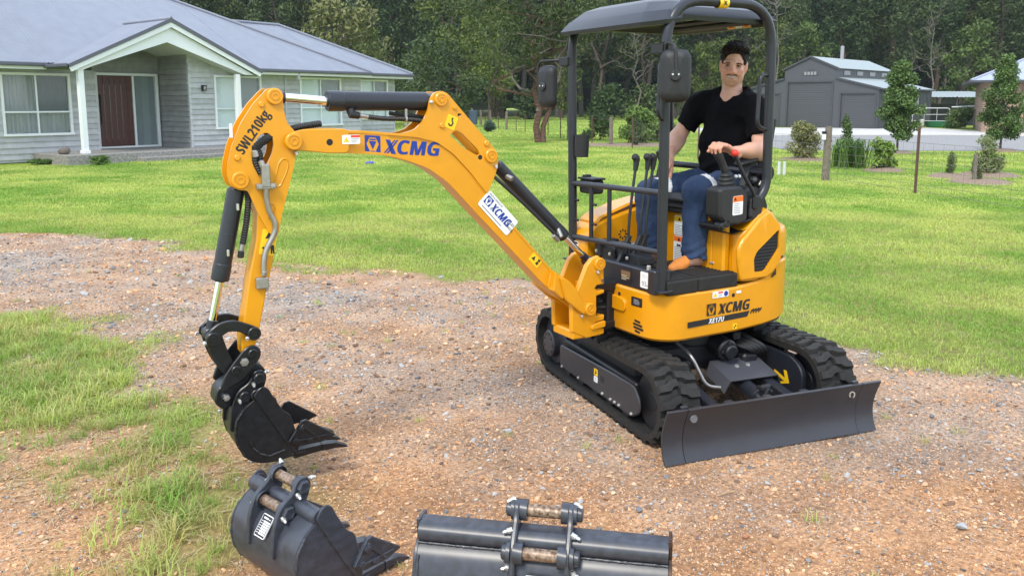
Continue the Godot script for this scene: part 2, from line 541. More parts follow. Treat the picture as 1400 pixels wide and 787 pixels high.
func undercarriage(ex: Node3D) -> void:
	var V := Vector3(0.165, 0, -0.9863).normalized()
	var T := Transform3D(Basis(V, Vector3.UP, V.cross(Vector3.UP)), Vector3())
	# belt path in (v, y): rear sprocket, front idler
	for side in [1, -1]:
		var zc: float = 0.495 * side
		var path := PackedVector2Array()
		var r := 0.192
		var xa := -0.615; var xb := 0.625; var yc := 0.21
		for k in 25: path.append(Vector2(xb, yc) + Vector2(sin(PI * k / 24.0), cos(PI * k / 24.0)) * r)
		for k in range(1, 8): path.append(Vector2(lerpf(xb, xa, k / 8.0), yc - r))
		for k in 25: path.append(Vector2(xa, yc) + Vector2(-sin(PI * k / 24.0), -cos(PI * k / 24.0)) * r)
		for k in range(1, 8): path.append(Vector2(lerpf(xa, xb, k / 8.0), yc + r - 0.010 * sin(PI * k / 8.0)))
		var mb := MB.new()
		mb.xf = T
		var n := path.size()
		for i in n:
			var a := path[i]; var b := path[(i + 1) % n]
			var ia := (a - Vector2(clampf(a.x, xa, xb), yc)).normalized(); var ib := (b - Vector2(clampf(b.x, xa, xb), yc)).normalized()
			var z0: float = zc - 0.115; var z1: float = zc + 0.115
			var a2 := a - ia * 0.034; var b2 := b - ib * 0.034
			mb.quad(Vector3(a.x, a.y, z1), Vector3(b.x, b.y, z1), Vector3(b.x, b.y, z0), Vector3(a.x, a.y, z0))
			mb.quad(Vector3(a2.x, a2.y, z0), Vector3(b2.x, b2.y, z0), Vector3(b2.x, b2.y, z1), Vector3(a2.x, a2.y, z1))
			mb.quad(Vector3(a2.x, a2.y, z1), Vector3(b2.x, b2.y, z1), Vector3(b.x, b.y, z1), Vector3(a.x, a.y, z1))
			mb.quad(Vector3(a.x, a.y, z0), Vector3(b.x, b.y, z0), Vector3(b2.x, b2.y, z0), Vector3(a2.x, a2.y, z0))
		var belt := part("track", mb, M.rubber, ex, 40.0, "rubber track nearest the grass, beside the blade's left end" if side == 1 else "rubber track on the far side, beside the blade's right end")
		# lugs, one mesh per half, placed along the belt
		var c := Curve2D.new()
		for q in path: c.add_point(q)
		c.add_point(path[0])
		var L := c.get_baked_length()
		var count := 46
		var lug := []
		for half in 2:
			var lb := MB.new()
			var s := 1.0 if half == 0 else -1.0
			# plan of a lug: x along the belt, y across; two lobes, stepped
			var plan := V2([-0.030, -0.004, 0.016, -0.004, 0.022, 0.030, 0.040, 0.050, 0.042, 0.117, -0.004, 0.117, -0.010, 0.066, -0.030, 0.044])
			var low := PackedVector3Array(); var top := PackedVector3Array()
			var ins := MB.inset(plan, 0.006)
			for k in plan.size():
				low.append(Vector3(plan[k].x, -0.003, plan[k].y * s)); top.append(Vector3(ins[k].x, 0.024 if plan[k].y < 0.1 else 0.019, ins[k].y * s))
			if s < 0: lb.rows(low, top, true)
			else: lb.rows(top, low, true)
			var ix := Geometry2D.triangulate_polygon(ins)
			for t in range(0, ix.size(), 3):
				var A := top[ix[t]]; var B := top[ix[t + 1]]; var C := top[ix[t + 2]]
				if (B - A).cross(C - A).y < 0: lb.tri(A, C, B)
				else: lb.tri(A, B, C)
			lug.append(lb.mesh(20.0))
		for i in count:
			for half in 2:
				var d := fposmod(L * (i + (0.5 if half else 0.0)) / count, L)
				var q := c.sample_baked(d)
				var q2 := c.sample_baked(fposmod(d + 0.01, L))
				var t3 := Vector3(q2.x - q.x, q2.y - q.y, 0).normalized()
				var up := Vector3(-t3.y, t3.x, 0)
				if up.dot(Vector3(q.x - clampf(q.x, xa, xb), q.y - yc, 0)) < 0: up = -up
				var o := part("tread_lug", lug[half if side > 0 else 1 - half], M.rubber, belt)
				o.transform = T * Transform3D(Basis(t3, up, t3.cross(up)), Vector3(q.x, q.y, zc))
		# frame between the rollers
		var fr := MB.new()
		fr.xf = T
		var prof := round_poly(V2([-0.44, 0.09, 0.50, 0.085, 0.585, 0.135, 0.585, 0.20, 0.52, 0.265, 0.30, 0.262, -0.42, 0.232, -0.44, 0.225]), 0.03)
		fr.plate(prof, minf(zc + 0.088 * side, zc + 0.104 * side), maxf(zc + 0.088 * side, zc + 0.104 * side), 0.006)
		var tf := part("track_frame", fr, M.grey, ex)
		var core := MB.new()
		core.xf = T
		core.box(Vector3(0.03, 0.20, zc), Vector3(0.92, 0.13, 0.15), 0.01)
		core.box(Vector3(0.03, 0.30, zc), Vector3(0.7, 0.10, 0.05), 0.01)
		part("track_core", core, M.black, tf)
		for i in 5:
			var ro := MB.new()
			ro.xf = T
			var cx := -0.36 + i * 0.19
			ro.cyl(Vector3(cx, 0.085, zc - 0.085), Vector3(cx, 0.085, zc + 0.085), 0.045, 18, 0.006)
			part("roller", ro, M.black, ex)
		for x in [-0.40, -0.16, 0.16, 0.26, 0.31, 0.36, 0.5]:
			var bo := MB.new()
			bo.xf = T
			bolt_at(bo, Vector3(x, 0.105 if x > 0.1 else 0.098, zc + 0.104 * side), Vector3(0, 0, side), 0.008, 0.008)
			part("bolt", bo, M.bolt, tf)
		var sl := MB.new()
		sl.xf = T
		sl.plate(round_poly(V2([0.13, 0.168, 0.175, 0.168, 0.175, 0.205, 0.13, 0.205]), 0.012), zc + 0.1042 * side - 0.001, zc + 0.1042 * side + 0.001)
		part("grease_opening", sl, M.vent, tf)
		var sp := MB.new()
		sp.xf = T
		sp.cyl(Vector3(xa, yc, zc - 0.06), Vector3(xa, yc, zc + 0.06), 0.16, 26, 0.01)
		sp.cyl(Vector3(xa + 0.0, yc - 0.02, zc + 0.04 * side), Vector3(xa, yc - 0.02, zc + 0.108 * side), 0.088, 26, 0.008)
		for k in 9:
			var an := TAU * k / 9.0
			bolt_at(sp, Vector3(xa + cos(an) * 0.066, yc - 0.02 + sin(an) * 0.066, zc + 0.108 * side), Vector3(0, 0, side), 0.007, 0.006)
		part("drive_sprocket", sp, M.grey, ex)
		var idl := MB.new()
		idl.xf = T
		idl.cyl(Vector3(xb, yc, zc - 0.05), Vector3(xb, yc, zc + 0.05), 0.162, 26, 0.012)
		idl.cyl(Vector3(xb, yc, zc - 0.054), Vector3(xb, yc, zc + 0.054), 0.05, 18, 0.006)
		part("front_idler", idl, M.black, ex)
		# stickers on the frame
		if side > 0:
			var fx := T * Vector3(0.075, 0.205, zc + 0.1045)
			var s1 := sticker(ex, "warning_sticker", fx, V, Vector3.UP, 0.045, 0.04, M.sticker_yellow)
			mark(s1, "hook_symbol", fx, V, Vector3.UP, [-0.012, -0.008, 0.004, -0.012, 0.013, 0.002, 0.002, 0.014, -0.006, 0.006, 0.003, 0.002], M.ink, 0.0022)
			var s2 := sticker(ex, "white_sticker", T * Vector3(0.075, 0.163, zc + 0.1045), V, Vector3.UP, 0.045, 0.034, M.white)
			var mb2 := MB.new()
			lines_on(mb2, T * Vector3(0.078, 0.163, zc + 0.1045), V, Vector3.UP, 0.03, 0.024, 3, 4)
			part("small_print", mb2, M.print, s2)
		else:
			var pa := MB.new()
			pa.xf = T
			pa.plate(round_poly(V2([0.02, 0.08, 0.6, 0.06, 0.66, 0.14, 0.66, 0.28, 0.56, 0.335, 0.1, 0.335]), 0.06, 5), zc + 0.08, zc + 0.112, 0.006)
			part("inner_guard", pa, M.frame, ex)
			var ar := MB.new()
			ar.xf = T
			ar.xf = T * Transform3D(Basis(), Vector3(0.155, -0.005, 0))
			ar.plate(V2([0.27, 0.222, 0.365, 0.197, 0.352, 0.243, 0.375, 0.243, 0.40, 0.178, 0.335, 0.155, 0.322, 0.166, 0.362, 0.178, 0.268, 0.204]), zc + 0.1122, zc + 0.1145)
			part("yellow_arrow", ar, M.sticker_yellow, ex)
			for q in [Vector2(0.2, 0.12), Vector2(0.3, 0.11), Vector2(0.45, 0.115)]:
				var bo := MB.new()
				bo.xf = T
				bolt_at(bo, Vector3(q.x, q.y, zc + 0.112), Vector3(0, 0, 1), 0.012, 0.012)
				part("bolt", bo, M.black, ex)
	# centre frame
	var cf := MB.new()
	cf.xf = T
	cf.box(Vector3(-0.04, 0.30, 0), Vector3(0.66, 0.16, 0.70), 0.02)
	cf.box(Vector3(-0.10, 0.39, 0), Vector3(0.60, 0.10, 0.56), 0.03)
	cf.box(Vector3(-0.02, 0.25, 0), Vector3(0.3, 0.12, 0.84), 0.02)
	cf.box(Vector3(0.34, 0.255, 0.22), Vector3(0.16, 0.14, 0.10), 0.015)
	cf.box(Vector3(0.34, 0.255, -0.22), Vector3(0.16, 0.14, 0.10), 0.015)
	part("centre_frame", cf, M.black, ex)
	var ring := MB.new()
	ring.lathe(Vector3(0, 0.37, 0), Vector3.UP, V2([0.30, 0, 0.30, 0.05, 0.285, 0.055, 0.285, 0.075, 0.31, 0.08, 0.31, 0.12]), 40)
	for k in 20:
		bolt_at(ring, Vector3(cos(TAU * k / 20) * 0.27, 0.37, sin(TAU * k / 20) * 0.27), Vector3.UP)
	part("slew_ring", ring, M.black, ex)
	var motor := MB.new()
	motor.xf = T
	motor.cyl(Vector3(0.20, 0.385, -0.06), Vector3(0.42, 0.36, -0.06), 0.062, 20, 0.01)
	motor.cyl(Vector3(0.36, 0.37, -0.06), Vector3(0.46, 0.36, -0.06), 0.04, 16, 0.008)
	motor.box(Vector3(0.30, 0.42, -0.16), Vector3(0.13, 0.05, 0.05), 0.008)
	for k in 4: bolt_at(motor, Vector3(0.42, 0.36, -0.06) + Vector3(0, cos(k * PI / 2) * 0.045, sin(k * PI / 2) * 0.045), Vector3(1, 0, 0), 0.01, 0.02)
	part("swivel_joint", motor, M.black, ex)
	for k in 4:
		var h := MB.new()
		h.xf = T
		var zz := -0.20 + k * 0.035
		h.tube(curve(V3([0.1, 0.42, zz, 0.3, 0.41 - 0.01 * k, zz - 0.03, 0.42, 0.36, zz - 0.1, 0.36, 0.28, -0.36])), 0.013, 8)
		part("hydraulic_hose", h, M.hose, ex)
	var pipe := MB.new()
	pipe.xf = T
	pipe.tube(bend(V3([0.30, 0.40, 0.20, 0.44, 0.37, 0.20, 0.50, 0.20, 0.13, 0.52, 0.19, 0.05]), 0.05), 0.0095, 10)
	part("steel_pipe", pipe, M.steel, ex)
	var pipe2 := MB.new()
	pipe2.xf = T
	pipe2.tube(V3([0.38, 0.32, 0.27, 0.42, 0.24, 0.27, 0.44, 0.19, 0.28]), 0.008, 8)
	part("steel_pipe", pipe2, M.steel, ex)
	# dozer blade, its arms, its ram and the ram's guard
	for side in [1, -1]:
		var a := MB.new()
		a.xf = T
		var z: float = 0.235 * side
		var d := Vector3(0.865, 0.125, z * 1.02) - Vector3(0.34, 0.215, z)
		var B := Basis(d.normalized(), Vector3.UP, d.normalized().cross(Vector3.UP)).orthonormalized()
		a.xf = T * Transform3D(B, Vector3(0.34, 0.215, z) + d * 0.5)
		a.box(Vector3(), Vector3(d.length(), 0.085, 0.06), 0.006)
		a.cyl(Vector3(-d.length() * 0.5, 0, -0.05), Vector3(-d.length() * 0.5, 0, 0.05), 0.05, 18, 0.005)
		part("blade_arm", a, M.frame, ex)
	var rm := ram(ex, "blade_ram", T * Vector3(0.30, 0.215, -0.125), T * Vector3(0.34, 0.21, -0.12), T * Vector3(0.69, 0.172, -0.075), T * Vector3(0.84, 0.155, -0.055), 0.042, 0.02)
	var rmd := MB.new()
	rmd.xf = T
	rmd.box(Vector3(0.70, 0.205, -0.10), Vector3(0.10, 0.05, 0.05), 0.008)
	rmd.cyl(Vector3(0.68, 0.215, -0.09), Vector3(0.68, 0.225, -0.15), 0.02, 12, 0.004)
	rmd.cyl(Vector3(0.74, 0.2, -0.08), Vector3(0.74, 0.24, -0.095), 0.016, 12, 0.004)
	part("hose_fitting", rmd, M.black, ex)
	# guard plate folded over the ram
	var g := MB.new()
	var gt := 0.005
	var gp := [Vector3(0.37, 0.295, -0.29), Vector3(0.37, 0.295, 0.028), Vector3(0.575, 0.240, 0.028), Vector3(0.575, 0.240, -0.29)]
	var gl := [Vector3(0.385, 0.225, 0.060), Vector3(0.565, 0.172, 0.060)]
	var gr := [Vector3(0.385, 0.225, -0.322), Vector3(0.565, 0.172, -0.322)]
	g.xf = T
	for face in [[gp[0], gp[1], gp[2], gp[3]], [gp[1], gl[0], gl[1], gp[2]], [gp[3], gr[1], gr[0], gp[0]]]:
		var nn: Vector3 = (face[1] - face[0]).cross(face[3] - face[0]).normalized() * gt
		g.quad(face[0], face[1], face[2], face[3])
		g.quad(face[3] - nn, face[2] - nn, face[1] - nn, face[0] - nn)
		for i in 4:
			var a: Vector3 = face[i]; var b: Vector3 = face[(i + 1) % 4]
			g.quad(a - nn, b - nn, b, a)
	var gd := part("ram_guard_plate", g, M.plate, ex, 20.0)
	for zz in [-0.10, -0.175]:
		var bo := MB.new()
		bo.xf = T
		bolt_at(bo, Vector3(0.45, 0.274, zz), Vector3(0.26, 0.96, 0), 0.012, 0.008)
		part("bolt", bo, M.bolt, gd)
	# blade: curved section swept across
	var sec := PackedVector2Array()
	for k in 11:
		var t := k / 10.0
		sec.append(Vector2(0.945 - 0.038 * sin(PI * pow(t, 0.85)) + 0.012 * t * t, 0.004 + 0.272 * t))
	var bl := MB.new()
	var piece := func(z0: float, z1: float) -> MB:
		var m := MB.new()
		m.xf = T
		var a := PackedVector3Array(); var b := PackedVector3Array(); var a2 := PackedVector3Array(); var b2 := PackedVector3Array()
		for q in sec:
			a.append(Vector3(q.x, q.y, z0)); b.append(Vector3(q.x, q.y, z1))
			a2.append(Vector3(q.x - 0.012, q.y, z0)); b2.append(Vector3(q.x - 0.012, q.y, z1))
		m.rows(b, a); m.rows(a2, b2); m.rows(a, a2); m.rows(b2, b)
		m.quad(a[10], a2[10], b2[10], b[10])
		m.quad(a[0], b[0], b2[0], a2[0])
		m.xf = T * Transform3D(Basis(), Vector3(0, 0, 0))
		m.box(Vector3(sec[10].x - 0.008, 0.2775, (z0 + z1) / 2), Vector3(0.022, 0.007, z1 - z0 - 0.002), 0.002)
		return m
	var blade := part("dozer_blade", piece.call(-0.532, 0.538), M.grey, ex, 25.0)
	part("blade_extension", piece.call(0.542, 0.655), M.grey, blade, 25.0)
	part("blade_extension", piece.call(-0.655, -0.534), M.grey, blade, 25.0)
	var br := MB.new()
	br.xf = T
	for z in [0.235, -0.235, 0.0]:
		br.box(Vector3(0.855, 0.15, z), Vector3(0.04, 0.2, 0.05), 0.006)
	br.box(Vector3(0.875, 0.2, 0), Vector3(0.04, 0.05, 1.06), 0.006)
	part("blade_stiffener", br, M.grey, blade)
	for z in [0.55, -0.50]:
		var tab := MB.new()
		tab.xf = T
		tab.box(Vector3(0.93, 0.286, z), Vector3(0.02, 0.012, 0.035), 0.003)
		part("locking_tab", tab, M.grey, blade)
	var disc := MB.new()
	disc.xf = T
	disc.cyl(Vector3(0.93, 0.222, 0.50), Vector3(0.945, 0.224, 0.50), 0.020, 18, 0.001)
	part("bolt_plug", disc, mat(0.11, 0.115, 0.125, 0.45), blade)
	var eye := MB.new()
	eye.xf = T
	eye.lathe(Vector3(0.942, 0.222, -0.475), Vector3(1, 0.1, 0), V2([0.013, -0.002, 0.013, 0.003, 0.019, 0.003, 0.019, -0.002]), 18, 0.5, 5.6)
	part("chrome_ring", eye, M.bolt, blade)

func upper(ex: Node3D) -> void:
	# plan outline of the skirt: near left corner round, tail round
	var left := PackedVector2Array()
	left.append_array(V2([0.545, -0.04, 0.545, -0.20]))
	for k in 9:
		var a := PI / 2 * k / 8
		left.append(Vector2(0.375 + cos(a) * 0.17, -0.29 - sin(a) * 0.17))
	left.append_array(V2([0.2, -0.462, 0.0, -0.464, -0.2, -0.463]))
	var tail := PackedVector2Array()
	for k in 21:
		var a := PI * k / 20
		tail.append(Vector2(-0.27 - sin(a) * 0.36 * (1.0 if k < 21 else 1.0), -0.46 * cos(a)))
	var plan := left.duplicate()
	plan.append_array(tail)
	plan.append_array(V2([0.2, 0.46, 0.40, 0.46, 0.46, 0.40, 0.46, 0.24]))
	var top := func(q: Vector2) -> float:
		if q.x > -0.06: return 0.737 + 0.006 * q.x
		return 0.737 + 0.115 * smoothstep(-0.14, -0.36, q.x)
	var sk := MB.new()
	var n := plan.size()
	var ins := MB.inset(plan, 0.014) if not Geometry2D.is_polygon_clockwise(plan) else PackedVector2Array()
	var rev := false
	if ins.is_empty():
		var q := plan.duplicate(); q.reverse()
		ins = MB.inset(q, 0.014); ins.reverse()
		rev = true
	var rowsv := []
	var ybot := func(q: Vector2) -> float: return 0.478 + 0.035 * smoothstep(0.0, -0.6, q.x)
	for lv in [0, 1, 2, 3, 4, 5]:
		var rr := PackedVector3Array()
		for i in n:
			var q := plan[i]; var s := ins[i]
			var yt: float = top.call(q); var yb: float = ybot.call(q)
			match lv:
				0: rr.append(Vector3(s.x, yb, s.y))
				1: rr.append(Vector3(q.x, yb + 0.014, q.y))
				2: rr.append(Vector3(q.x, yt - 0.012, q.y))
				3: rr.append(Vector3(lerpf(q.x, s.x, 0.75), yt, lerpf(q.y, s.y, 0.75)))
				4: rr.append(Vector3(q.x * 0.9, yt - 0.002, q.y * 0.9))
				5: rr.append(Vector3(q.x * 0.9, yb, q.y * 0.9))
		rowsv.append(rr)
	for k in 4:
		for i in n:
			var j := (i + 1) % n
			sk.quad(rowsv[k][j], rowsv[k][i], rowsv[k + 1][i], rowsv[k + 1][j])
	for i in n:
		var j := (i + 1) % n
		sk.quad(rowsv[5][j], rowsv[5][i], rowsv[0][i], rowsv[0][j])
	var skirt := part("side_skirt", sk, M.yellow, ex, 35.0)
	var deck := MB.new()
	var dk := PackedVector2Array()
	for q in plan: dk.append(Vector2(q.x * 0.97, -q.y * 0.97))
	deck.xf = Transform3D(Basis(Vector3(1, 0, 0), Vector3(0, 0, -1), Vector3(0, 1, 0)), Vector3())
	deck.plate(dk, 0.49, 0.52)
	part("deck_plate", deck, M.black, ex)
	# recess panel and slots on the front of the skirt
	var fx := Vector3(0, 0, -1); var fy := Vector3.UP      # seen from the front: x runs to the operator's left
	var lug := MB.new()
	lug.xf = Transform3D(Basis(fx, fy, Vector3(1, 0, 0)), Vector3(0.545, 0, 0))
	lug.plate(round_poly(V2([0.035, 0.60, 0.155, 0.597, 0.172, 0.615, 0.172, 0.655, 0.155, 0.672, 0.09, 0.678, 0.05, 0.678, 0.05, 0.718, 0.035, 0.718]), 0.015), -0.004, 0.014, 0.004)
	part("raised_panel", lug, M.yellow, skirt)
	for i in 4:
		var s := MB.new()
		s.xf = Transform3D(Basis(fx, fy, Vector3(1, 0, 0)), Vector3(0.5455, 0, 0))
		var w: float = [0.024, 0.038, 0.040, 0.022][i]
		var cx: float = [0.270, 0.272, 0.278, 0.272][i]
		s.xf.origin.x -= 0.0 
		s.plate(round_poly(V2([cx - w, 0.563 - i * 0.019, cx + w, 0.559 - i * 0.019, cx + w, 0.571 - i * 0.019, cx - w, 0.575 - i * 0.019]), 0.006), -0.012, 0.0015)
		part("cooling_slot", s, M.vent, skirt)
	var pl := sticker(skirt, "type_plate", Vector3(0.546, 0.674, -0.262), (fx + Vector3(-0.05, 0, 0)).normalized(), fy, 0.088, 0.05, M.ink)
	var pp := MB.new()
	lines_on(pp, Vector3(0.5468, 0.674, -0.265), fx, fy, 0.055, 0.03, 4, 7)
	part("small_print", pp, M.print, pl)
	var hb := MB.new()
	hb.cyl(Vector3(0.54, 0.690, -0.107), Vector3(0.5485, 0.690, -0.107), 0.011, 14, 0.001)
	part("plug", hb, M.vent, skirt)
	# writing on the left side of the skirt
	var sx := Vector3(-1, 0, 0); var z: float = -0.4652
	var wr := MB.new()
	logo_badge(wr, Vector3(0.222, 0.597, z), sx, fy, 0.066)
	brand(wr, Vector3(0.142, 0.597, z), sx, fy, 0.058, 0.88)
	part("maker_lettering", wr, M.ink, skirt)
	var bar := MB.new()
	bar.xf = Transform3D(Basis(sx, fy, Vector3(0, 0, -1)), Vector3(0, 0, z + 0.0006))
	bar.plate(V2([-0.357, 0.548, 0.085, 0.556, 0.103, 0.588, -0.357, 0.580]), 0.0, 0.001)
	for k in 4:
		bar.plate(V2([0.108 + k * 0.021, 0.573, 0.113 + k * 0.021, 0.567, 0.122 + k * 0.021, 0.584, 0.128 + k * 0.021, 0.578, 0.137 + k * 0.021, 0.595, 0.131 + k * 0.021, 0.598, 0.123 + k * 0.021, 0.588, 0.118 + k * 0.021, 0.594]), 0.0, 0.001)
	part("black_stripe", bar, M.ink, skirt)
	var md := MB.new()
	letters(md, "XE17U", Vector3(0.208, 0.5535, z - 0.001), sx, Vector3(0, 1, 0), 0.027, 1.0, 0.2)
	part("model_lettering", md, M.white, skirt)
	for i in 3:
		var tk := MB.new()
		tk.xf = bar.xf
		tk.plate(V2([0.262 + i * 0.014, 0.760 + i * 0.006, 0.272 + i * 0.014, 0.762 + i * 0.006, 0.286 + i * 0.006, 0.786 + i * 0.012, 0.278 + i * 0.006, 0.786 + i * 0.012]), 0.001, 0.0024)
		part("stripe_mark", tk, M.ink, skirt)
	var w3 := sticker(skirt, "warning_label", Vector3(0.126, 0.709, z), sx, fy, 0.118, 0.036, M.white)
	mark(w3, "warning_triangle", Vector3(0.166, 0.709, z), sx, fy, [-0.016, -0.012, 0.016, -0.012, 0, 0.014], M.sticker_yellow)
	mark(w3, "red_band", Vector3(0.126, 0.719, z), sx, fy, [-0.018, -0.004, 0.018, -0.004, 0.018, 0.005, -0.018, 0.005], M.red)
	var dd := MB.new()
	dd.cyl(Vector3(0.086, 0.709, z), Vector3(0.086, 0.709, z - 0.002), 0.015, 18)
	part("blue_disc", dd, M.blue, w3)
	var dp := MB.new()
	lines_on(dp, Vector3(0.126, 0.703, z), sx, fy, 0.03, 0.018, 3, 3)
	part("small_print", dp, M.print, w3)
	var ho := MB.new()
	ho.cyl(Vector3(0.028, 0.693, z + 0.004), Vector3(0.028, 0.693, z - 0.0012), 0.011, 14)
	part("hole", ho, M.vent, skirt)
	sticker(skirt, "white_sticker", Vector3(-0.012, 0.706, z), sx, fy, 0.035, 0.014, M.white)
	var cg := sticker(skirt, "centre_of_gravity_sticker", Vector3(0.008, 0.511, z), sx, fy, 0.032, 0.032, M.sticker_yellow)
	mark(cg, "dark_quarter", Vector3(0.008, 0.511, z), sx, fy, [0, 0, 0.011, 0, 0.008, 0.008, 0, 0.011], M.ink)
	mark(cg, "dark_quarter", Vector3(0.008, 0.511, z), sx, fy, [0, 0, -0.011, 0, -0.008, -0.008, 0, -0.011], M.ink)
	# engine hood: lofted along the left side and round the tail
	var hp := PackedVector2Array()
	hp.append_array(V2([-0.0, -0.30, -0.01, -0.40]))
	for k in 5:
		var a := PI / 2 * k / 4
		hp.append(Vector2(-0.085 + cos(a) * 0.07, -0.392 - sin(a) * 0.07))
	hp.append_array(V2([-0.15, -0.463, -0.22, -0.462]))
	for k in 21:
		var a := PI * k / 20
		hp.append(Vector2(-0.27 - sin(a) * 0.355, -0.459 * cos(a)))
	hp.append_array(V2([0.0, 0.46, 0.0, 0.30]))
	var ht := func(q: Vector2) -> float:
		if q.y > 0.2: return 1.08
		if q.x < -0.30: return 1.04
		return 1.035 + 0.13 * smoothstep(0.0, -0.21, q.x) - 0.09 * smoothstep(-0.24, -0.34, q.x) if q.y < -0.35 else 1.04 + 0.10 * smoothstep(0.0, -0.2, q.x)
	var hd := MB.new()
	var lv := [[], [], [], []]
	for i in hp.size():
		var q := hp[i]
		var yb: float = (0.755 if q.x > -0.2 else 0.755 + 0.115 * smoothstep(-0.14, -0.36, q.x)) + 0.006
		var yt: float = ht.call(q)
		var nrm := Vector2(-0.2, 0) - q
		nrm = nrm.normalized()
		lv[0].append(Vector3(q.x, yb, q.y))
		lv[1].append(Vector3(q.x, yt - 0.035, q.y))
		lv[2].append(Vector3(q.x + nrm.x * 0.012, yt - 0.010, q.y + nrm.y * 0.012))
		lv[3].append(Vector3(q.x + nrm.x * 0.040, yt, q.y + nrm.y * 0.040))
	for k in 3:
		for i in hp.size() - 1:
			hd.quad(lv[k][i + 1], lv[k][i], lv[k + 1][i], lv[k + 1][i + 1])
	hd.fan(Vector3(-0.25, 1.10, 0), PackedVector3Array(lv[3]), true)
	var hood := part("engine_hood", hd, M.yellow, ex, 42.0)
	# swoop panel proud of the hood with the grille let in
	var gz := -0.4655
	var grille := V2([-0.127, 0.925, -0.288, 1.035, -0.300, 1.028, -0.303, 0.930, -0.192, 0.808, -0.114, 0.808, -0.106, 0.885])
	var swoop := V2([-0.010, 0.800, 0.012, 0.90, 0.012, 0.96, -0.02, 1.005, -0.155, 1.118, -0.222, 1.150, -0.315, 1.065, -0.333, 0.860, -0.276, 0.795, -0.22, 0.768, -0.018, 0.768])
	var rx := MB.new()
	rx.xf = Transform3D(Basis(Vector3(1, 0, 0), fy, Vector3(0, 0, 1)), Vector3())
	rx.plate(round_poly(swoop, 0.02), gz - 0.012, gz + 0.02, 0.010, [round_poly(grille, 0.012)])
	part("hood_side_panel", rx, M.yellow, hood, 50.0)
	var gb := MB.new()
	gb.plate(round_poly(grille, 0.012), gz - 0.001, gz + 0.004)
	var gri := part("grille", gb, M.vent, hood)
	for i in 11:
		var y := 0.825 + i * 0.0185
		var x0 := -0.108; var x1 := -0.296
		if y < 0.93: x1 = lerpf(-0.200, -0.298, (y - 0.81) / 0.12)
		if y > 0.925: x0 = lerpf(-0.135, -0.275, (y - 0.925) / 0.105)
		elif y > 0.885: x0 = -0.118
		var s := MB.new()
		s.box(Vector3((x0 + x1) / 2, y, gz - 0.004), Vector3(absf(x1 - x0) - 0.01, 0.007, 0.006), 0.002)
		part("slat", s, M.plastic, gri)
	# front wall under the seat
	var ri := MB.new()
	ri.box(Vector3(0.015, 0.945, -0.09), Vector3(0.05, 0.38, 0.42), 0.006)
	ri.box(Vector3(0.018, 1.128, -0.09), Vector3(0.06, 0.02, 0.44), 0.006)
	ri.box(Vector3(0.04, 0.94, -0.225), Vector3(0.012, 0.30, 0.15), 0.004)
	ri.box(Vector3(0.02, 0.945, -0.345), Vector3(0.05, 0.37, 0.10), 0.012)
	var riser := part("seat_riser", ri, M.yellow, ex)
	for zz in [-0.295, -0.315]:
		var b := MB.new()
		bolt_at(b, Vector3(0.045, 0.85, zz), Vector3(1, 0, 0), 0.007, 0.006)
		part("bolt", b, M.bolt, riser)
	for i in 2:
		var yc: float = [1.03, 0.885][i]
		var hh: float = [0.115, 0.165][i]
		var st := sticker(riser, "safety_label", Vector3(0.0475, yc, -0.03), fx, fy, 0.095, hh, M.white)
		mark(st, "label_head", Vector3(0.0475, yc + hh * 0.5 - 0.02, -0.03), fx, fy, [-0.046, -0.015, 0.046, -0.015, 0.046, 0.016, -0.046, 0.016], M.sticker_yellow if i == 0 else M.orange)
		mark(st, "warning_triangle", Vector3(0.048, yc + hh * 0.5 - 0.02, -0.03), fx, fy, [-0.013, -0.009, 0.013, -0.009, 0, 0.011], M.ink, 0.0026)
		if i == 1: mark(st, "hand_symbol", Vector3(0.0475, yc + 0.025, -0.03), fx, fy, [-0.02, -0.008, 0.02, -0.006, 0.012, 0.008, -0.004, 0.004, -0.016, 0.010], M.ink)
		var tx := MB.new()
		lines_on(tx, Vector3(0.0475, yc - 0.025, -0.03), fx, fy, 0.078, hh * 0.5, 6 if i == 0 else 8, 20 + i)
		part("small_print", tx, M.print, st)
	# right hand cover beside the seat
	var rc := MB.new()
	var cov := curve2(V2([0.52, 0.76, 0.52, 0.90, 0.50, 0.97, 0.44, 1.03, 0.30, 1.075, 0.10, 1.12, -0.05, 1.15]), 4)
	cov.append_array(V2([-0.3, 1.15, -0.3, 0.76]))
	rc.plate(cov, 0.26, 0.455, 0.014)
	var cover := part("right_side_cover", rc, M.yellow, ex, 45.0)
	var lid := MB.new()
	var ll := V2([0.43, 1.02, 0.30, 1.06, 0.05, 1.11, 0.05, 1.165, 0.20, 1.138, 0.40, 1.075, 0.445, 1.04])
	lid.plate(round_poly(ll, 0.015), 0.27, 0.45, 0.012)
	part("filler_lid", lid, M.yellow, cover, 45.0)
	for q in [[0.20, 1.02], [0.44, 0.86], [0.36, 0.93], [0.12, 1.03]]:
		var b := MB.new()
		bolt_at(b, Vector3(q[0], q[1], 0.26), Vector3(0, 0, -1), 0.008, 0.006)
		part("bolt", b, M.bolt, cover)
	for k in 8:
		var v := MB.new()
		var a := TAU * k / 8
		v.xf = Transform3D(Basis(Vector3(0, 0, 1), a), Vector3(0.245, 0.955, 0.259))
		v.plate(V2([0.018, -0.005, 0.032, -0.003, 0.032, 0.004, 0.018, 0.005]), -0.001, 0.001)
		part("vent_slot", v, M.vent, cover)
	var dsk := sticker(cover, "grey_decal", Vector3(0.16, 0.86, 0.2595), Vector3(-1, 0, 0), fy, 0.22, 0.08, M.print)
	var dm := MB.new()
	lines_on(dm, Vector3(0.16, 0.86, 0.2595), Vector3(-1, 0, 0), fy, 0.19, 0.07, 6, 9)
	part("small_print", dm, M.white, dsk)
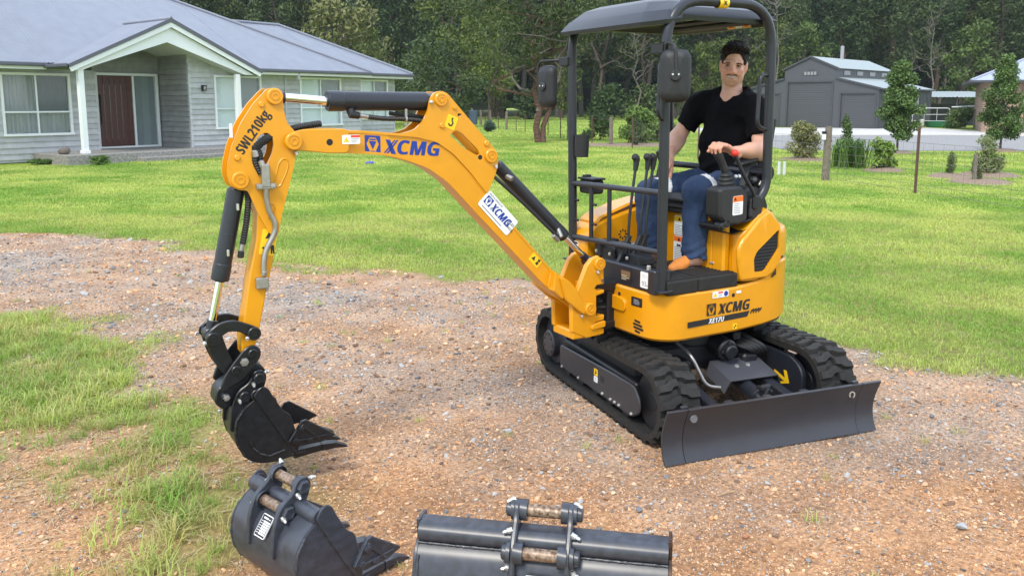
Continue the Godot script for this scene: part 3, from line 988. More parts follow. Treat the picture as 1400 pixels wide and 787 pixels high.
	sticker(cover, "white_sticker", Vector3(0.522, 0.89, 0.38), fx, fy, 0.09, 0.06, M.white)

	# front apron with plates, pedals and control valve bits
	var ap := MB.new()
	ap.box(Vector3(0.50, 0.80, -0.16), Vector3(0.08, 0.12, 0.44), 0.008)
	ap.box(Vector3(0.48, 0.775, 0.14), Vector3(0.06, 0.1, 0.28), 0.008)
	ap.box(Vector3(0.515, 0.81, -0.405), Vector3(0.11, 0.13, 0.06), 0.006)
	var apron := part("front_apron", ap, M.frame, ex)
	var p1 := sticker(apron, "brass_plate", Vector3(0.541, 0.80, -0.155), fx, fy, 0.10, 0.068, M.ink)
	mark(p1, "brass_field", Vector3(0.541, 0.806, -0.155), fx, fy, [-0.04, -0.010, 0.04, -0.010, 0.04, 0.022, -0.04, 0.022], mat(0.18, 0.11, 0.06, 0.4))
	var p1m := MB.new()
	lines_on(p1m, Vector3(0.5415, 0.79, -0.155), fx, fy, 0.07, 0.03, 3, 31)
	part("small_print", p1m, mat(0.5, 0.42, 0.3, 0.4), p1)
	var p2 := sticker(apron, "noise_level_label", Vector3(0.541, 0.805, -0.315), fx, fy, 0.064, 0.088, M.white)
	var p2m := MB.new()
	letters(p2m, "93", Vector3(0.542, 0.772, -0.296), fx, fy, 0.026, 1.0)
	letters(p2m, "dB", Vector3(0.542, 0.772, -0.332), fx, fy, 0.011, 1.0)
	letters(p2m, "(1) L", Vector3(0.542, 0.818, -0.296), fx, fy, 0.017, 1.0, 0, false)
	part("number_lettering", p2m, M.print, p2)
	var cv := MB.new()
	cv.box(Vector3(0.40, 0.87, 0.10), Vector3(0.16, 0.10, 0.12), 0.01)
	cv.box(Vector3(0.42, 0.90, 0.18), Vector3(0.14, 0.10, 0.07), 0.01)
	cv.box(Vector3(0.40, 0.86, -0.06), Vector3(0.16, 0.08, 0.12), 0.01)
	cv.box(Vector3(0.42, 0.91, 0.02), Vector3(0.08, 0.10, 0.05), 0.01)
	cv.box(Vector3(0.43, 0.875, -0.16), Vector3(0.12, 0.05, 0.08), 0.01)
	part("pedal_bracket", cv, M.black, ex)
	for zz in [0.19, 0.06, -0.10]:
		var b := MB.new()
		bolt_at(b, Vector3(0.49, 0.885, zz), Vector3(1, 0, 0), 0.009, 0.008)
		part("bolt", b, M.bolt, ex)
	var cap := MB.new()
	cap.cyl(Vector3(0.52, 0.85, -0.325), Vector3(0.52, 0.885, -0.325), 0.012, 14, 0.003)
	part("pin_head", cap, M.bolt, apron)
	# floor mat: ribbed rubber tread in two slabs
	for i in 2:
		var mt := MB.new()
		var x0: float = [0.285, -0.008][i]; var x1: float = [0.50, 0.282][i]
		mt.box(Vector3((x0 + x1) / 2, 0.776, -0.335), Vector3(x1 - x0, 0.077, 0.252), 0.008)
		if i == 1: mt.box(Vector3(0.16, 0.79, -0.1), Vector3(0.24, 0.05, 0.24), 0.006)
		var mm := part("floor_mat", mt, M.rubber, ex)
		for k in 8:
			var rb := MB.new()
			var zz := -0.225 - k * 0.029
			rb.box(Vector3((x0 + x1) / 2, 0.817, zz), Vector3(x1 - x0 - 0.02, 0.006, 0.016), 0.002)
			part("mat_rib", rb, M.rubber, mm)
# ------------------------------------------------------------------ boom, arm, linkage, buckets
func weld(mb: MB, pts: PackedVector3Array, r: float, seed_: int) -> void:
	var c := Curve3D.new()
	for q in pts: c.add_point(q)
	var L := c.get_baked_length()
	var n := maxi(3, int(L / 0.008))
	var g := rnd(seed_)
	var P := PackedVector3Array(); var R := PackedFloat32Array()
	for i in n + 1:
		P.append(c.sample_baked(L * i / n)); R.append(r * g.randf_range(0.75, 1.2))
	mb.tube(P, R, 6)
func boom_and_arm(ex: Node3D) -> void:
	var X := Vector3(-1, 0, 0); var Y := Vector3.UP          # as seen from the operator's left
	# bracket that carries the boom
	var bk := MB.new()
	var outline := V2([0.645, 0.500, 0.645, 0.472, 0.765, 0.462, 0.863, 0.510, 0.869, 0.673, 0.826, 0.748, 0.770, 0.872, 0.735, 0.905, 0.690, 0.917, 0.655, 0.892, 0.649, 0.756, 0.698, 0.754, 0.712, 0.738, 0.695, 0.722, 0.648, 0.722, 0.648, 0.704, 0.700, 0.694, 0.700, 0.580, 0.645, 0.580, 0.645, 0.552, 0.705, 0.543, 0.705, 0.510])
	# the visible face lies at -0.1; two cheeks, a foot and a web
	bk.plate(outline, -0.105, -0.072, 0.006)
	bk.plate(outline, 0.072, 0.105, 0.006)
	bk.box(Vector3(0.755, 0.488, 0), Vector3(0.2, 0.05, 0.2), 0.008)
	bk.box(Vector3(0.675, 0.71, 0), Vector3(0.05, 0.03, 0.16), 0.005)
	bk.box(Vector3(0.675, 0.565, 0), Vector3(0.05, 0.03, 0.16), 0.005)
	bk.box(Vector3(0.712, 0.64, 0), Vector3(0.025, 0.22, 0.15), 0.005)
	boss(bk, 0.687, 0.872, -0.103, 0.036, 0.016)
	boss(bk, 0.687, 0.872, 0.103, 0.036, 0.016, 1.0)
	boss(bk, 0.762, 0.633, 0.103, 0.036, 0.016, 1.0)
	bk.xf = Transform3D(Basis(), Vector3(0, 0, -0.112))
	bk.plate(round_poly(V2([0.645, 0.515, 0.74, 0.508, 0.74, 0.53, 0.70, 0.545, 0.645, 0.55]), 0.01), -0.006, 0.01, 0.003)
	var br := part("swing_bracket", bk, M.yellow, ex, 35.0)
	var bt := MB.new()
	bolt_at(bt, Vector3(0.664, 0.776, -0.105), Vector3(0, 0, -1), 0.009, 0.006)
	part("bolt", bt, M.rust, br)
	var gz := MB.new()
	greaser(gz, Vector3(0.70, 0.832, -0.105), Vector3(0.2, -0.3, -1))
	greaser(gz, Vector3(0.80, 0.597, -0.105), Vector3(0.5, -0.3, -1))
	part("grease_nipple", gz, M.bolt, br)
	var lg := MB.new()
	for yy in [0.725, 0.502]:
		lg.plate(round_poly(V2([0.50, yy - 0.02, 0.60, yy - 0.02, 0.705, yy - 0.018, 0.712, yy, 0.700, yy + 0.016, 0.56, yy + 0.028, 0.50, yy + 0.028]), 0.012), -0.07, 0.07, 0.006)
	lg.cyl(Vector3(0.66, 0.46, 0), Vector3(0.66, 0.76, 0), 0.035, 20, 0.004)
	lg.box(Vector3(0.54, 0.61, 0.06), Vector3(0.1, 0.26, 0.24), 0.01)
	part("swing_lug", lg, M.black, ex)
	for k in 3:
		var h := ribbed(curve(V3([0.55, 0.60 + k * 0.03, -0.02 + 0.03 * k, 0.64, 0.61 + k * 0.025, -0.04 + 0.03 * k, 0.70, 0.64 + k * 0.03, -0.03 + 0.03 * k])), 0.013, 0.002, 0.01)
		part("hydraulic_hose", h, M.hose, ex)
	# the boom: one box beam, ear plates, fork cheeks
	var topline := V2([2.16, 1.622, 2.025, 1.622, 1.873, 1.608, 1.784, 1.600, 1.689, 1.588, 1.643, 1.574, 1.557, 1.519, 1.464, 1.426, 1.37, 1.304, 0.96, 0.851, 0.855, 0.785, 0.80, 0.725])
	var botline := V2([2.16, 1.523, 1.974, 1.511, 1.861, 1.493, 1.749, 1.458, 1.684, 1.430, 1.634, 1.396, 1.575, 1.352, 1.429, 1.200, 1.233, 1.003, 1.048, 0.813, 0.983, 0.757, 0.906, 0.690, 0.83, 0.655])
	var poly := curve2(topline, 2)
	var low := curve2(botline, 2)
	low.reverse()
	poly.append_array(low)
	var bm := MB.new()
	bm.plate(poly, -0.058, 0.058, 0.003)
	# flange plates, a little wider than the web, on top and underneath
	for ln in [curve2(topline, 2), curve2(botline, 2)]:
		var up := 1.0 if ln[0].y > 1.6 else -1.0
		for i in range(0, ln.size() - 5):
			var a: Vector2 = ln[i]; var b: Vector2 = ln[i + 1]
			var t := (b - a).normalized(); var nn := Vector2(t.y, -t.x)
			if nn.y * up < 0: nn = -nn
			var o0 := a - nn * 0.012; var o1 := b - nn * 0.012
			var q0 := a - nn * 0.001; var q1 := b - nn * 0.001
			for s in [-1.0, 1.0]:
				var z0: float = 0.056 * s; var z1: float = 0.061 * s
				var A := [Vector3(o0.x, o0.y, z0), Vector3(o1.x, o1.y, z0), Vector3(o1.x, o1.y, z1), Vector3(o0.x, o0.y, z1)]
				var Bq := [Vector3(q0.x, q0.y, z0), Vector3(q1.x, q1.y, z0), Vector3(q1.x, q1.y, z1), Vector3(q0.x, q0.y, z1)]
				var f: bool = s * up > 0
				if f:
					bm.quad(A[2], A[3], Bq[3], Bq[2]); bm.quad(A[0], A[1], A[2], A[3]); bm.quad(Bq[3], Bq[2], Bq[1], Bq[0])
				else:
					bm.quad(A[3], A[2], Bq[2], Bq[3]); bm.quad(A[3], A[2], A[1], A[0]); bm.quad(Bq[0], Bq[1], Bq[2], Bq[3])
	var fork := round_poly(V2([2.09, 1.632, 2.295, 1.634, 2.36, 1.618, 2.386, 1.58, 2.37, 1.548, 2.325, 1.540, 2.20, 1.524, 2.09, 1.520]), 0.03)
	for s in [-1.0, 1.0]:
		bm.plate(fork, minf(0.060 * s, 0.082 * s), maxf(0.060 * s, 0.082 * s), 0.004)
		boss(bm, 2.348, 1.580, 0.080 * s, 0.038, 0.018, s)
	# ears: two plates that rise over the bend
	var ear := V2([1.90, 1.600, 1.82, 1.606, 1.760, 1.622, 1.715, 1.658, 1.686, 1.712, 1.675, 1.765, 1.655, 1.796, 1.620, 1.806, 1.585, 1.796, 1.318, 1.512, 1.303, 1.478, 1.302, 1.435, 1.325, 1.375, 1.365, 1.292, 1.464, 1.410, 1.557, 1.503, 1.643, 1.560, 1.75, 1.586])
	var slot := round_poly(V2([1.576, 1.592, 1.540, 1.618, 1.510, 1.604, 1.420, 1.520, 1.405, 1.490, 1.43, 1.492, 1.50, 1.53]), 0.012)
	for s in [-1.0, 1.0]:
		var z0 := minf(0.050 * s, 0.067 * s); var z1 := maxf(0.050 * s, 0.067 * s)
		bm.plate(round_poly(ear, 0.012, 2), z0, z1, 0.0, [slot, circle(Vector2(1.519, 1.690), 0.012, 14, 0.008)])
		boss(bm, 1.620, 1.765, 0.066 * s, 0.034, 0.014, s)
		boss(bm, 1.345, 1.484, 0.066 * s, 0.035, 0.014, s)
		for q in [[1.615, 1.640, 0.014], [1.547, 1.725, 0.010], [1.369, 1.547, 0.015]]:
			bm.lathe(Vector3(q[0], q[1], 0.066 * s), Vector3(0, 0, s), V2([q[2], 0, q[2], 0.006, q[2] * 0.75, 0.010, 0, 0.010]), 16)
	# foot cheeks
	var ft := V2([0.98, 0.862, 0.905, 0.818, 0.862, 0.788, 0.790, 0.690, 0.742, 0.664, 0.727, 0.632, 0.742, 0.604, 0.775, 0.596, 0.83, 0.628, 0.925, 0.690, 1.00, 0.765])
	for s in [-1.0, 1.0]:
		var z0 := minf(0.055 * s, 0.070 * s); var z1 := maxf(0.055 * s, 0.070 * s)
		bm.plate(round_poly(ft, 0.02, 3), z0, z1, 0.004)
	bm.cyl(Vector3(0.762, 0.633, -0.075), Vector3(0.762, 0.633, 0.075), 0.037, 22, 0.003)
	var boom := part("boom", bm, M.yellow, ex, 32.0)
	var outer := MB.new()
	var ft2 := V2([0.96, 0.835, 0.90, 0.806, 0.862, 0.768, 0.800, 0.672, 0.742, 0.666, 0.727, 0.632, 0.742, 0.604, 0.775, 0.596, 0.82, 0.618, 0.92, 0.700])
	outer.plate(round_poly(ft2, 0.02, 3), -0.128, -0.108, 0.005)
	outer.plate(round_poly(ft2, 0.02, 3), 0.108, 0.128, 0.005)
	boss(outer, 0.762, 0.633, -0.126, 0.036, 0.016)
	outer.plate(V2([0.98, 0.86, 0.90, 0.806, 0.87, 0.775, 0.93, 0.705, 0.99, 0.757]), -0.112, 0.112, 0.004)
	part("boom_foot", outer, M.yellow, boom, 35.0)
	var hole := MB.new()
	hole.cyl(Vector3(2.183, 1.573, -0.0825), Vector3(2.183, 1.573, -0.079), 0.015, 18)
	hole.cyl(Vector3(1.406, 1.479, -0.0675), Vector3(1.406, 1.479, -0.064), 0.012, 16)
	part("pin_hole", hole, M.vent, boom)
	var nip := MB.new()
	greaser(nip, Vector3(2.335, 1.533, -0.07), Vector3(0, -0.6, -1))
	greaser(nip, Vector3(1.665, 1.752, -0.068), Vector3(1, -0.1, -0.6))
	greaser(nip, Vector3(1.318, 1.435, -0.068), Vector3(0.2, -0.6, -1))
	part("grease_nipple", nip, M.bolt, boom)
	# writing on the boom
	var z := -0.0588
	var dir := Vector3(1.60 - 1.87, 1.475 - 1.535, 0).normalized()
	var up := Vector3(-dir.y, dir.x, 0) * -1.0
	up = Vector3(0.03, 1, 0).normalized()
	dir = Vector3(-1, -0.075, 0).normalized()
	var wr := MB.new()
	logo_badge(wr, Vector3(2.008, 1.524, z), dir, Vector3.UP, 0.077)
	brand(wr, Vector3(1.918, 1.513, z), dir, Vector3.UP, 0.066, 0.94)
	part("maker_lettering", wr, M.blue, boom)
	var w1 := sticker(boom, "warning_label", Vector3(2.082, 1.583, -0.0825), Vector3(-1, 0, 0), Y, 0.085, 0.042, M.white)
	mark(w1, "warning_triangle", Vector3(2.105, 1.583, -0.0825), X, Y, [-0.014, -0.012, 0.014, -0.012, 0, 0.013], M.sticker_yellow)
	mark(w1, "red_band", Vector3(2.062, 1.597, -0.0825), X, Y, [-0.022, -0.005, 0.022, -0.005, 0.022, 0.005, -0.022, 0.005], M.red)
	var w1p := MB.new()
	lines_on(w1p, Vector3(2.062, 1.578, -0.0825), X, Y, 0.04, 0.022, 3, 12)
	part("small_print", w1p, M.print, w1)
	var e := Vector3(-0.69, -0.724, 0).normalized()         # down along the boom's lower limb
	var eu := Vector3(-e.y, e.x, 0)
	if eu.x > 0: eu = -eu
	var u2 := Vector3(-0.724, 0.69, 0).normalized()
	var c := Vector3(1.30, 1.19, z)
	c.z = -0.0612
	var lb := sticker(boom, "dealer_label", c, e, u2, 0.245, 0.098, M.white)
	var lt := MB.new()
	logo_badge(lt, c - e * 0.108 - u2 * 0.018 + Vector3(0, 0, -0.001), e, u2, 0.046)
	brand(lt, c - e * 0.056 - u2 * 0.018 + Vector3(0, 0, -0.001), e, u2, 0.042, 0.74)
	part("maker_lettering", lt, M.blue, lb)
	var ls := MB.new()
	letters(ls, "SALES", c + e * 0.066 + u2 * 0.006 + Vector3(0, 0, -0.0012), e, u2, 0.014, 1.0)
	letters(ls, "& SERVICE", c + e * 0.058 - u2 * 0.018 + Vector3(0, 0, -0.0012), e, u2, 0.012, 0.9)
	letters(ls, "SALES & SERVICE BY", c - e * 0.108 + u2 * 0.034 + Vector3(0, 0, -0.0012), e, u2, 0.008, 1.0)
	var lsp := MB.new()
	lines_on(lsp, c - u2 * 0.036, e, u2, 0.2, 0.008, 1, 5)
	ls.add(lsp)
	part("sales_lettering", ls, M.ink, lb)
	var cx := Vector3(1.07, 0.925, z)
	var ys := sticker(boom, "pinch_warning_sticker", cx, e, u2, 0.075, 0.055, M.sticker_yellow)
	mark(ys, "warning_triangle", cx - e * 0.016, e, u2, [-0.013, -0.012, 0.013, -0.012, 0, 0.013], M.ink)
	mark(ys, "pictogram", cx + e * 0.018, e, u2, [-0.010, -0.016, 0.008, -0.018, 0.010, -0.002, -0.002, 0.0, 0.011, 0.006, 0.008, 0.018, -0.009, 0.014, -0.004, 0.002], M.ink)
	var hc := Vector3(1.565, 1.655, -0.0672)
	var hx := Vector3(-0.92, -0.38, 0).normalized(); var hy := Vector3(-hx.y, hx.x, 0) * -1.0
	if hy.y < 0: hy = -hy
	var hs := sticker(boom, "hook_sticker", hc, hx, hy, 0.058, 0.066, M.sticker_yellow)
	mark(hs, "hook_symbol", hc, hx, hy, [-0.004, 0.024, 0.006, 0.022, 0.003, 0.012, 0.014, 0.0, 0.010, -0.018, -0.006, -0.022, -0.016, -0.010, -0.009, -0.008, -0.002, -0.014, 0.005, -0.010, 0.006, -0.002, -0.004, 0.010], M.ink)
	# rams of the boom and the arm
	var br2 := ram(ex, "boom_ram", Vector3(1.345, 1.484, 0), Vector3(1.275, 1.432, 0), Vector3(0.852, 1.025, 0), Vector3(0.687, 0.872, 0), 0.035, 0.0165)
	br2.mesh = br2.mesh
	var hz := ribbed(curve(V3([1.34, 1.40, -0.035, 1.30, 1.36, -0.06, 1.18, 1.26, -0.06, 1.06, 1.155, -0.055, 0.95, 1.06, -0.045, 0.90, 1.02, -0.035])), 0.0095, 0.0012, 0.008)
	part("ram_hose", hz, M.hose, br2)
	var fit := MB.new()
	fit.cyl(Vector3(1.23, 1.375, -0.02), Vector3(1.215, 1.36, -0.06), 0.014, 10, 0.003)
	fit.cyl(Vector3(0.91, 1.08, -0.02), Vector3(0.90, 1.03, -0.05), 0.013, 10, 0.003)
	fit.cyl(Vector3(0.955, 1.045, -0.047), Vector3(0.915, 1.012, -0.04), 0.0125, 10, 0.002)
	part("hose_fitting", fit, M.steel, br2)
	var ar := ram(ex, "arm_ram", Vector3(1.620, 1.765, 0), Vector3(1.664, 1.7555, 0), Vector3(2.163, 1.7565, 0), Vector3(2.418, 1.776, 0), 0.045, 0.0205)
	var hb := MB.new()
	hb.cyl(Vector3(2.06, 1.72, -0.015), Vector3(2.05, 1.685, -0.03), 0.02, 12, 0.004)
	hb.cyl(Vector3(2.07, 1.695, -0.03), Vector3(2.02, 1.69, -0.03), 0.017, 12, 0.004)
	part("port_elbow", hb, M.black, ar)
	var fs := MB.new()
	fs.cyl(Vector3(2.02, 1.69, -0.03), Vector3(1.975, 1.684, -0.03), 0.011, 10, 0.002)
	fs.cyl(Vector3(1.80, 1.672, -0.048), Vector3(1.79, 1.672, -0.048), 0.016, 12, 0.002)
	fs.cyl(Vector3(1.792, 1.64, -0.045), Vector3(1.792, 1.72, -0.045), 0.007, 8, 0.002)
	part("hose_fitting", fs, M.steel, ar)
	part("ram_hose", ribbed(curve(V3([1.98, 1.684, -0.03, 1.90, 1.675, -0.036, 1.80, 1.672, -0.04, 1.70, 1.66, -0.035, 1.64, 1.63, -0.03])), 0.0115, 0.0015, 0.009), M.hose, ar)
	part("ram_hose", MB.new().tube(curve(V3([1.86, 1.70, 0.0, 1.78, 1.688, 0.0, 1.70, 1.68, -0.005, 1.62, 1.65, 0])), 0.010, 8), M.hose, ar)
	# the arm
	var am := MB.new()
	var shank := V2([2.366, 1.40, 2.404, 1.263, 2.456, 1.029, 2.487, 0.906, 2.521, 0.754, 2.535, 0.70, 2.548, 0.660, 2.575, 0.628, 2.603, 0.640, 2.605, 0.707, 2.591, 0.789, 2.557, 0.983, 2.518, 1.147, 2.508, 1.27, 2.548, 1.37, 2.50, 1.40])
	am.plate(shank, -0.050, 0.050, 0.005)
	var cheek := V2([2.449, 1.808, 2.425, 1.814, 2.396, 1.804, 2.382, 1.770, 2.378, 1.709, 2.366, 1.660, 2.330, 1.620, 2.310, 1.58, 2.318, 1.545, 2.337, 1.52, 2.340, 1.485, 2.366, 1.389, 2.404, 1.263, 2.425, 1.17, 2.46, 1.17, 2.508, 1.262, 2.550, 1.372, 2.590, 1.375, 2.620, 1.395, 2.632, 1.440, 2.628, 1.49, 2.607, 1.567, 2.567, 1.661, 2.511, 1.744])
	var cut := round_poly(V2([2.487, 1.612, 2.458, 1.622, 2.436, 1.606, 2.428, 1.575, 2.436, 1.530, 2.462, 1.480, 2.496, 1.455, 2.520, 1.470, 2.530, 1.52, 2.52, 1.568]), 0.02)
	for s in [-1.0, 1.0]:
		am.plate(round_poly(cheek, 0.012, 2), minf(0.048 * s, 0.062 * s), maxf(0.048 * s, 0.062 * s), 0.0, [cut])
		boss(am, 2.418, 1.776, 0.060 * s, 0.036, 0.018, s)
		boss(am, 2.581, 1.418, 0.060 * s, 0.038, 0.018, s)
		for q in [[2.475, 1.742, 0.013], [2.588, 1.515, 0.013]]:
			am.lathe(Vector3(q[0], q[1], 0.061 * s), Vector3(0, 0, s), V2([q[2], 0, q[2], 0.006, q[2] * 0.75, 0.009, 0, 0.009]), 16)
	# webs between the cheeks, set back from their edge
	var web := V2([2.44, 1.792, 2.50, 1.738, 2.556, 1.658, 2.596, 1.565, 2.616, 1.48, 2.612, 1.42])
	for i in web.size() - 1:
		var a := web[i]; var b := web[i + 1]
		am.quad(Vector3(a.x - 0.014, a.y - 0.008, -0.05), Vector3(a.x - 0.014, a.y - 0.008, 0.05), Vector3(b.x - 0.014, b.y - 0.008, 0.05), Vector3(b.x - 0.014, b.y - 0.008, -0.05))
	am.plate(V2([2.40, 1.75, 2.392, 1.68, 2.36, 1.63, 2.372, 1.63, 2.40, 1.67, 2.408, 1.745]), -0.05, 0.05)
	var arm := part("arm", am, M.yellow, ex, 32.0)
	var tab := MB.new()
	tab.box(Vector3(2.607, 1.63, -0.056), Vector3(0.012, 0.06, 0.01), 0.002)
	part("edge_tab", tab, M.white, arm)
	for rec in [[V2([2.395, 1.510, 2.372, 1.506, 2.362, 1.485, 2.372, 1.445, 2.402, 1.385, 2.422, 1.374, 2.436, 1.388, 2.436, 1.41, 2.415, 1.488]), 0.0], [V2([2.452, 1.318, 2.434, 1.306, 2.430, 1.285, 2.444, 1.245, 2.462, 1.236, 2.474, 1.25, 2.472, 1.30]), 0.0]]:
		# pressed recess: a rounded rim with a sunken floor
		var o: PackedVector2Array = round_poly(rec[0], 0.014)
		if Geometry2D.is_polygon_clockwise(o): o.reverse()
		var i1 := MB.inset(o, 0.005); var i2 := MB.inset(o, 0.009)
		var rm := MB.new()
		var r0 := PackedVector3Array(); var r1 := PackedVector3Array(); var r2 := PackedVector3Array()
		for k in o.size():
			r0.append(Vector3(o[k].x, o[k].y, -0.0622)); r1.append(Vector3(i1[k].x, i1[k].y, -0.0655)); r2.append(Vector3(i2[k].x, i2[k].y, -0.0622))
		rm.rows(r1, r0, true); rm.rows(r2, r1, true)
		part("pressed_rim", rm, M.yellow, arm, 60.0)
	var tdir := Vector3(2.459 - 2.570, 1.690 - 1.536, 0).normalized()
	var tup := Vector3(tdir.y, -tdir.x, 0)
	if tup.x < 0: tup = -tup
	var sw := MB.new()
	letters(sw, "SWL210kg", Vector3(2.561, 1.527, -0.0622), tdir, tup, 0.042, 0.76, 0.0, true, false, 0.025)
	part("load_lettering", sw, M.ink, arm)
	var ws := sticker(arm, "keep_clear_sticker", Vector3(2.468, 1.135, -0.0505), Vector3(-0.98, -0.2, 0).normalized(), Vector3(-0.2, 0.98, 0).normalized(), 0.068, 0.115, M.sticker_yellow)
	mark(ws, "warning_triangle", Vector3(2.462, 1.165, -0.0505), X, Y, [-0.02, -0.012, 0.02, -0.012, 0, 0.02], M.ink)
	mark(ws, "person_symbol", Vector3(2.463, 1.11, -0.0505), X, Y, [0.004, -0.028, 0.010, -0.028, 0.011, -0.008, 0.014, -0.028, 0.020, -0.028, 0.02, 0.006, 0.016, 0.012, 0.006, 0.012, 0.003, 0.004], M.ink)
	mark(ws, "arrow_symbol", Vector3(2.485, 1.112, -0.0505), X, Y, [-0.014, 0.0, -0.004, -0.008, -0.004, -0.003, 0.010, -0.003, 0.010, 0.003, -0.004, 0.003, -0.004, 0.008], M.ink)
	# hoses through the arm's opening and the steel pipe down its side
	for k in 2:
		part("arm_hose", ribbed(curve(V3([2.20, 1.655, -0.02 + 0.03 * k, 2.30, 1.64, -0.02 + 0.03 * k, 2.40, 1.615, -0.035 + 0.02 * k, 2.455, 1.59 + 0.01 * k, -0.055, 2.50 + 0.012 * k, 1.555, -0.062, 2.512 - 0.02 * k, 1.50 + 0.03 * k, -0.06, 2.49, 1.44, -0.058])), 0.0145, 0.0018, 0.011), M.hose, arm)
	var blk := MB.new()
	blk.box(Vector3(2.476, 1.435, -0.082), Vector3(0.035, 0.10, 0.03), 0.003)
	blk.box(Vector3(2.475, 1.388, -0.078), Vector3(0.085, 0.024, 0.03), 0.003)
	for x in [2.503, 2.448]: bolt_at(blk, Vector3(x, 1.388, -0.093), Vector3(0, 0, -1), 0.010, 0.007)
	blk.cyl(Vector3(2.492, 1.50, -0.070), Vector3(2.482, 1.47, -0.076), 0.014, 10, 0.003)
	blk.cyl(Vector3(2.515, 1.545, -0.066), Vector3(2.509, 1.515, -0.067), 0.015, 10, 0.003)
	blk.box(Vector3(2.507, 0.958, -0.066), Vector3(0.055, 0.05, 0.03), 0.004)
	blk.cyl(Vector3(2.50, 0.99, -0.07), Vector3(2.497, 1.012, -0.072), 0.013, 10, 0.003)
	blk.cyl(Vector3(2.49, 0.935, -0.066), Vector3(2.485, 0.92, -0.066), 0.008, 8, 0.002)
	part("valve_block", blk, M.steel, arm)
	part("steel_pipe", MB.new().tube(curve(V3([2.476, 1.385, -0.08, 2.474, 1.33, -0.076, 2.462, 1.27, -0.072, 2.441, 1.22, -0.070, 2.445, 1.175, -0.068, 2.480, 1.11, -0.066, 2.495, 1.06, -0.068, 2.499, 1.00, -0.07])), 0.0125, 10), M.steel, arm)
	# bucket ram with its hose
	var bc := ram(ex, "bucket_ram", Vector3(2.581, 1.418, 0), Vector3(2.585, 1.378, 0), Vector3(2.674, 0.976, 0), Vector3(2.727, 0.742, 0), 0.038, 0.0175)
	var st := MB.new()
	st.box(Vector3(2.64, 1.10, -0.036), Vector3(0.012, 0.03, 0.012), 0.003)
	st.box(Vector3(2.592, 1.30, -0.045), Vector3(0.012, 0.03, 0.02), 0.003)
	part("hose_clip", st, M.bolt, bc)
	part("ram_hose", ribbed(curve(V3([2.555, 1.40, -0.03, 2.545, 1.34, -0.04, 2.553, 1.26, -0.043, 2.568, 1.18, -0.043, 2.578, 1.135, -0.043])), 0.014, 0.0018, 0.011), M.hose, bc)
	var hf := MB.new()
	hf.cyl(Vector3(2.578, 1.14, -0.043), Vector3(2.586, 1.105, -0.043), 0.011, 10, 0.002)
	part("hose_fitting", hf, M.steel, bc)
	part("hose_end", MB.new().cyl(Vector3(2.586, 1.105, -0.043), Vector3(2.590, 1.075, -0.043), 0.014, 10, 0.003), M.black, bc)
	# curved linkage bars and the rocker
	for s in [-1.0, 1.0]:
		var z0 := minf(0.062 * s, 0.080 * s); var z1 := maxf(0.062 * s, 0.080 * s)
		var l1 := MB.new()
		var up1 := curve2(V2([2.756, 0.738, 2.742, 0.772, 2.70, 0.800, 2.640, 0.806, 2.585, 0.786, 2.545, 0.765]), 4)
		var dn := curve2(V2([2.528, 0.735, 2.54, 0.708, 2.57, 0.715, 2.61, 0.748, 2.66, 0.758, 2.70, 0.735, 2.725, 0.705, 2.75, 0.712]), 4)
		up1.append_array(dn)
		l1.plate(up1, z0, z1, 0.004)
		boss(l1, 2.556, 0.738, 0.078 * s, 0.030, 0.016, s)
		boss(l1, 2.730, 0.738, 0.078 * s, 0.030, 0.016, s)
		part("linkage_bar", l1, M.bucket, ex, 35.0)
		var l2 := MB.new()
		var r1 := curve2(V2([2.757, 0.74, 2.745, 0.68, 2.715, 0.605, 2.665, 0.545, 2.60, 0.52]), 4)
		r1.append_array(curve2(V2([2.59, 0.55, 2.635, 0.60, 2.665, 0.665, 2.69, 0.745, 2.72, 0.768]), 4))
		l2.plate(r1, minf(0.040 * s, 0.060 * s), maxf(0.040 * s, 0.060 * s), 0.004)
		part("rocker_link", l2, M.bucket, ex, 35.0)
		var gn := MB.new()
		greaser(gn, Vector3(2.765, 0.725, 0.082 * s), Vector3(0.3, -0.1, s))
		greaser(gn, Vector3(2.585, 0.722, 0.082 * s), Vector3(0.3, -0.1, s))
		part("grease_nipple", gn, M.bolt, ex)
	part("linkage_pin", MB.new().cyl(Vector3(2.730, 0.738, -0.075), Vector3(2.730, 0.738, 0.075), 0.026, 18, 0.003), M.bucket, ex)
	# quick hitch
	var qh := MB.new()
	var qp := round_poly(V2([2.598, 0.680, 2.560, 0.690, 2.530, 0.665, 2.533, 0.628, 2.575, 0.575, 2.625, 0.530, 2.70, 0.495, 2.712, 0.515, 2.690, 0.570, 2.655, 0.615]), 0.025)
	for s in [-1.0, 1.0]:
		qh.plate(qp, minf(0.078 * s, 0.092 * s), maxf(0.078 * s, 0.092 * s), 0.004)
		for q in [[2.568, 0.650], [2.642, 0.585]]:
			boss(qh, q[0], q[1], 0.091 * s, 0.022, 0.012, s)
	qh.plate(round_poly(V2([2.56, 0.60, 2.62, 0.56, 2.72, 0.50, 2.735, 0.44, 2.70, 0.40, 2.64, 0.42, 2.58, 0.47, 2.52, 0.50, 2.50, 0.54, 2.52, 0.58]), 0.02), -0.055, 0.055, 0.005)
	qh.cyl(Vector3(2.69, 0.47, -0.10), Vector3(2.69, 0.47, 0.10), 0.018, 16, 0.003)
	var quick := part("quick_hitch", qh, M.bucket, ex, 35.0)
	var qb := MB.new()
	bolt_at(qb, Vector3(2.605, 0.617, -0.092), Vector3(0, 0, -1), 0.016, 0.009)
	bolt_at(qb, Vector3(2.69, 0.47, -0.10), Vector3(0, 0, -1), 0.012, 0.010)
	greaser(qb, Vector3(2.72, 0.415, -0.09), Vector3(0.2, 0, -1))
	part("bolt", qb, M.steel, quick)
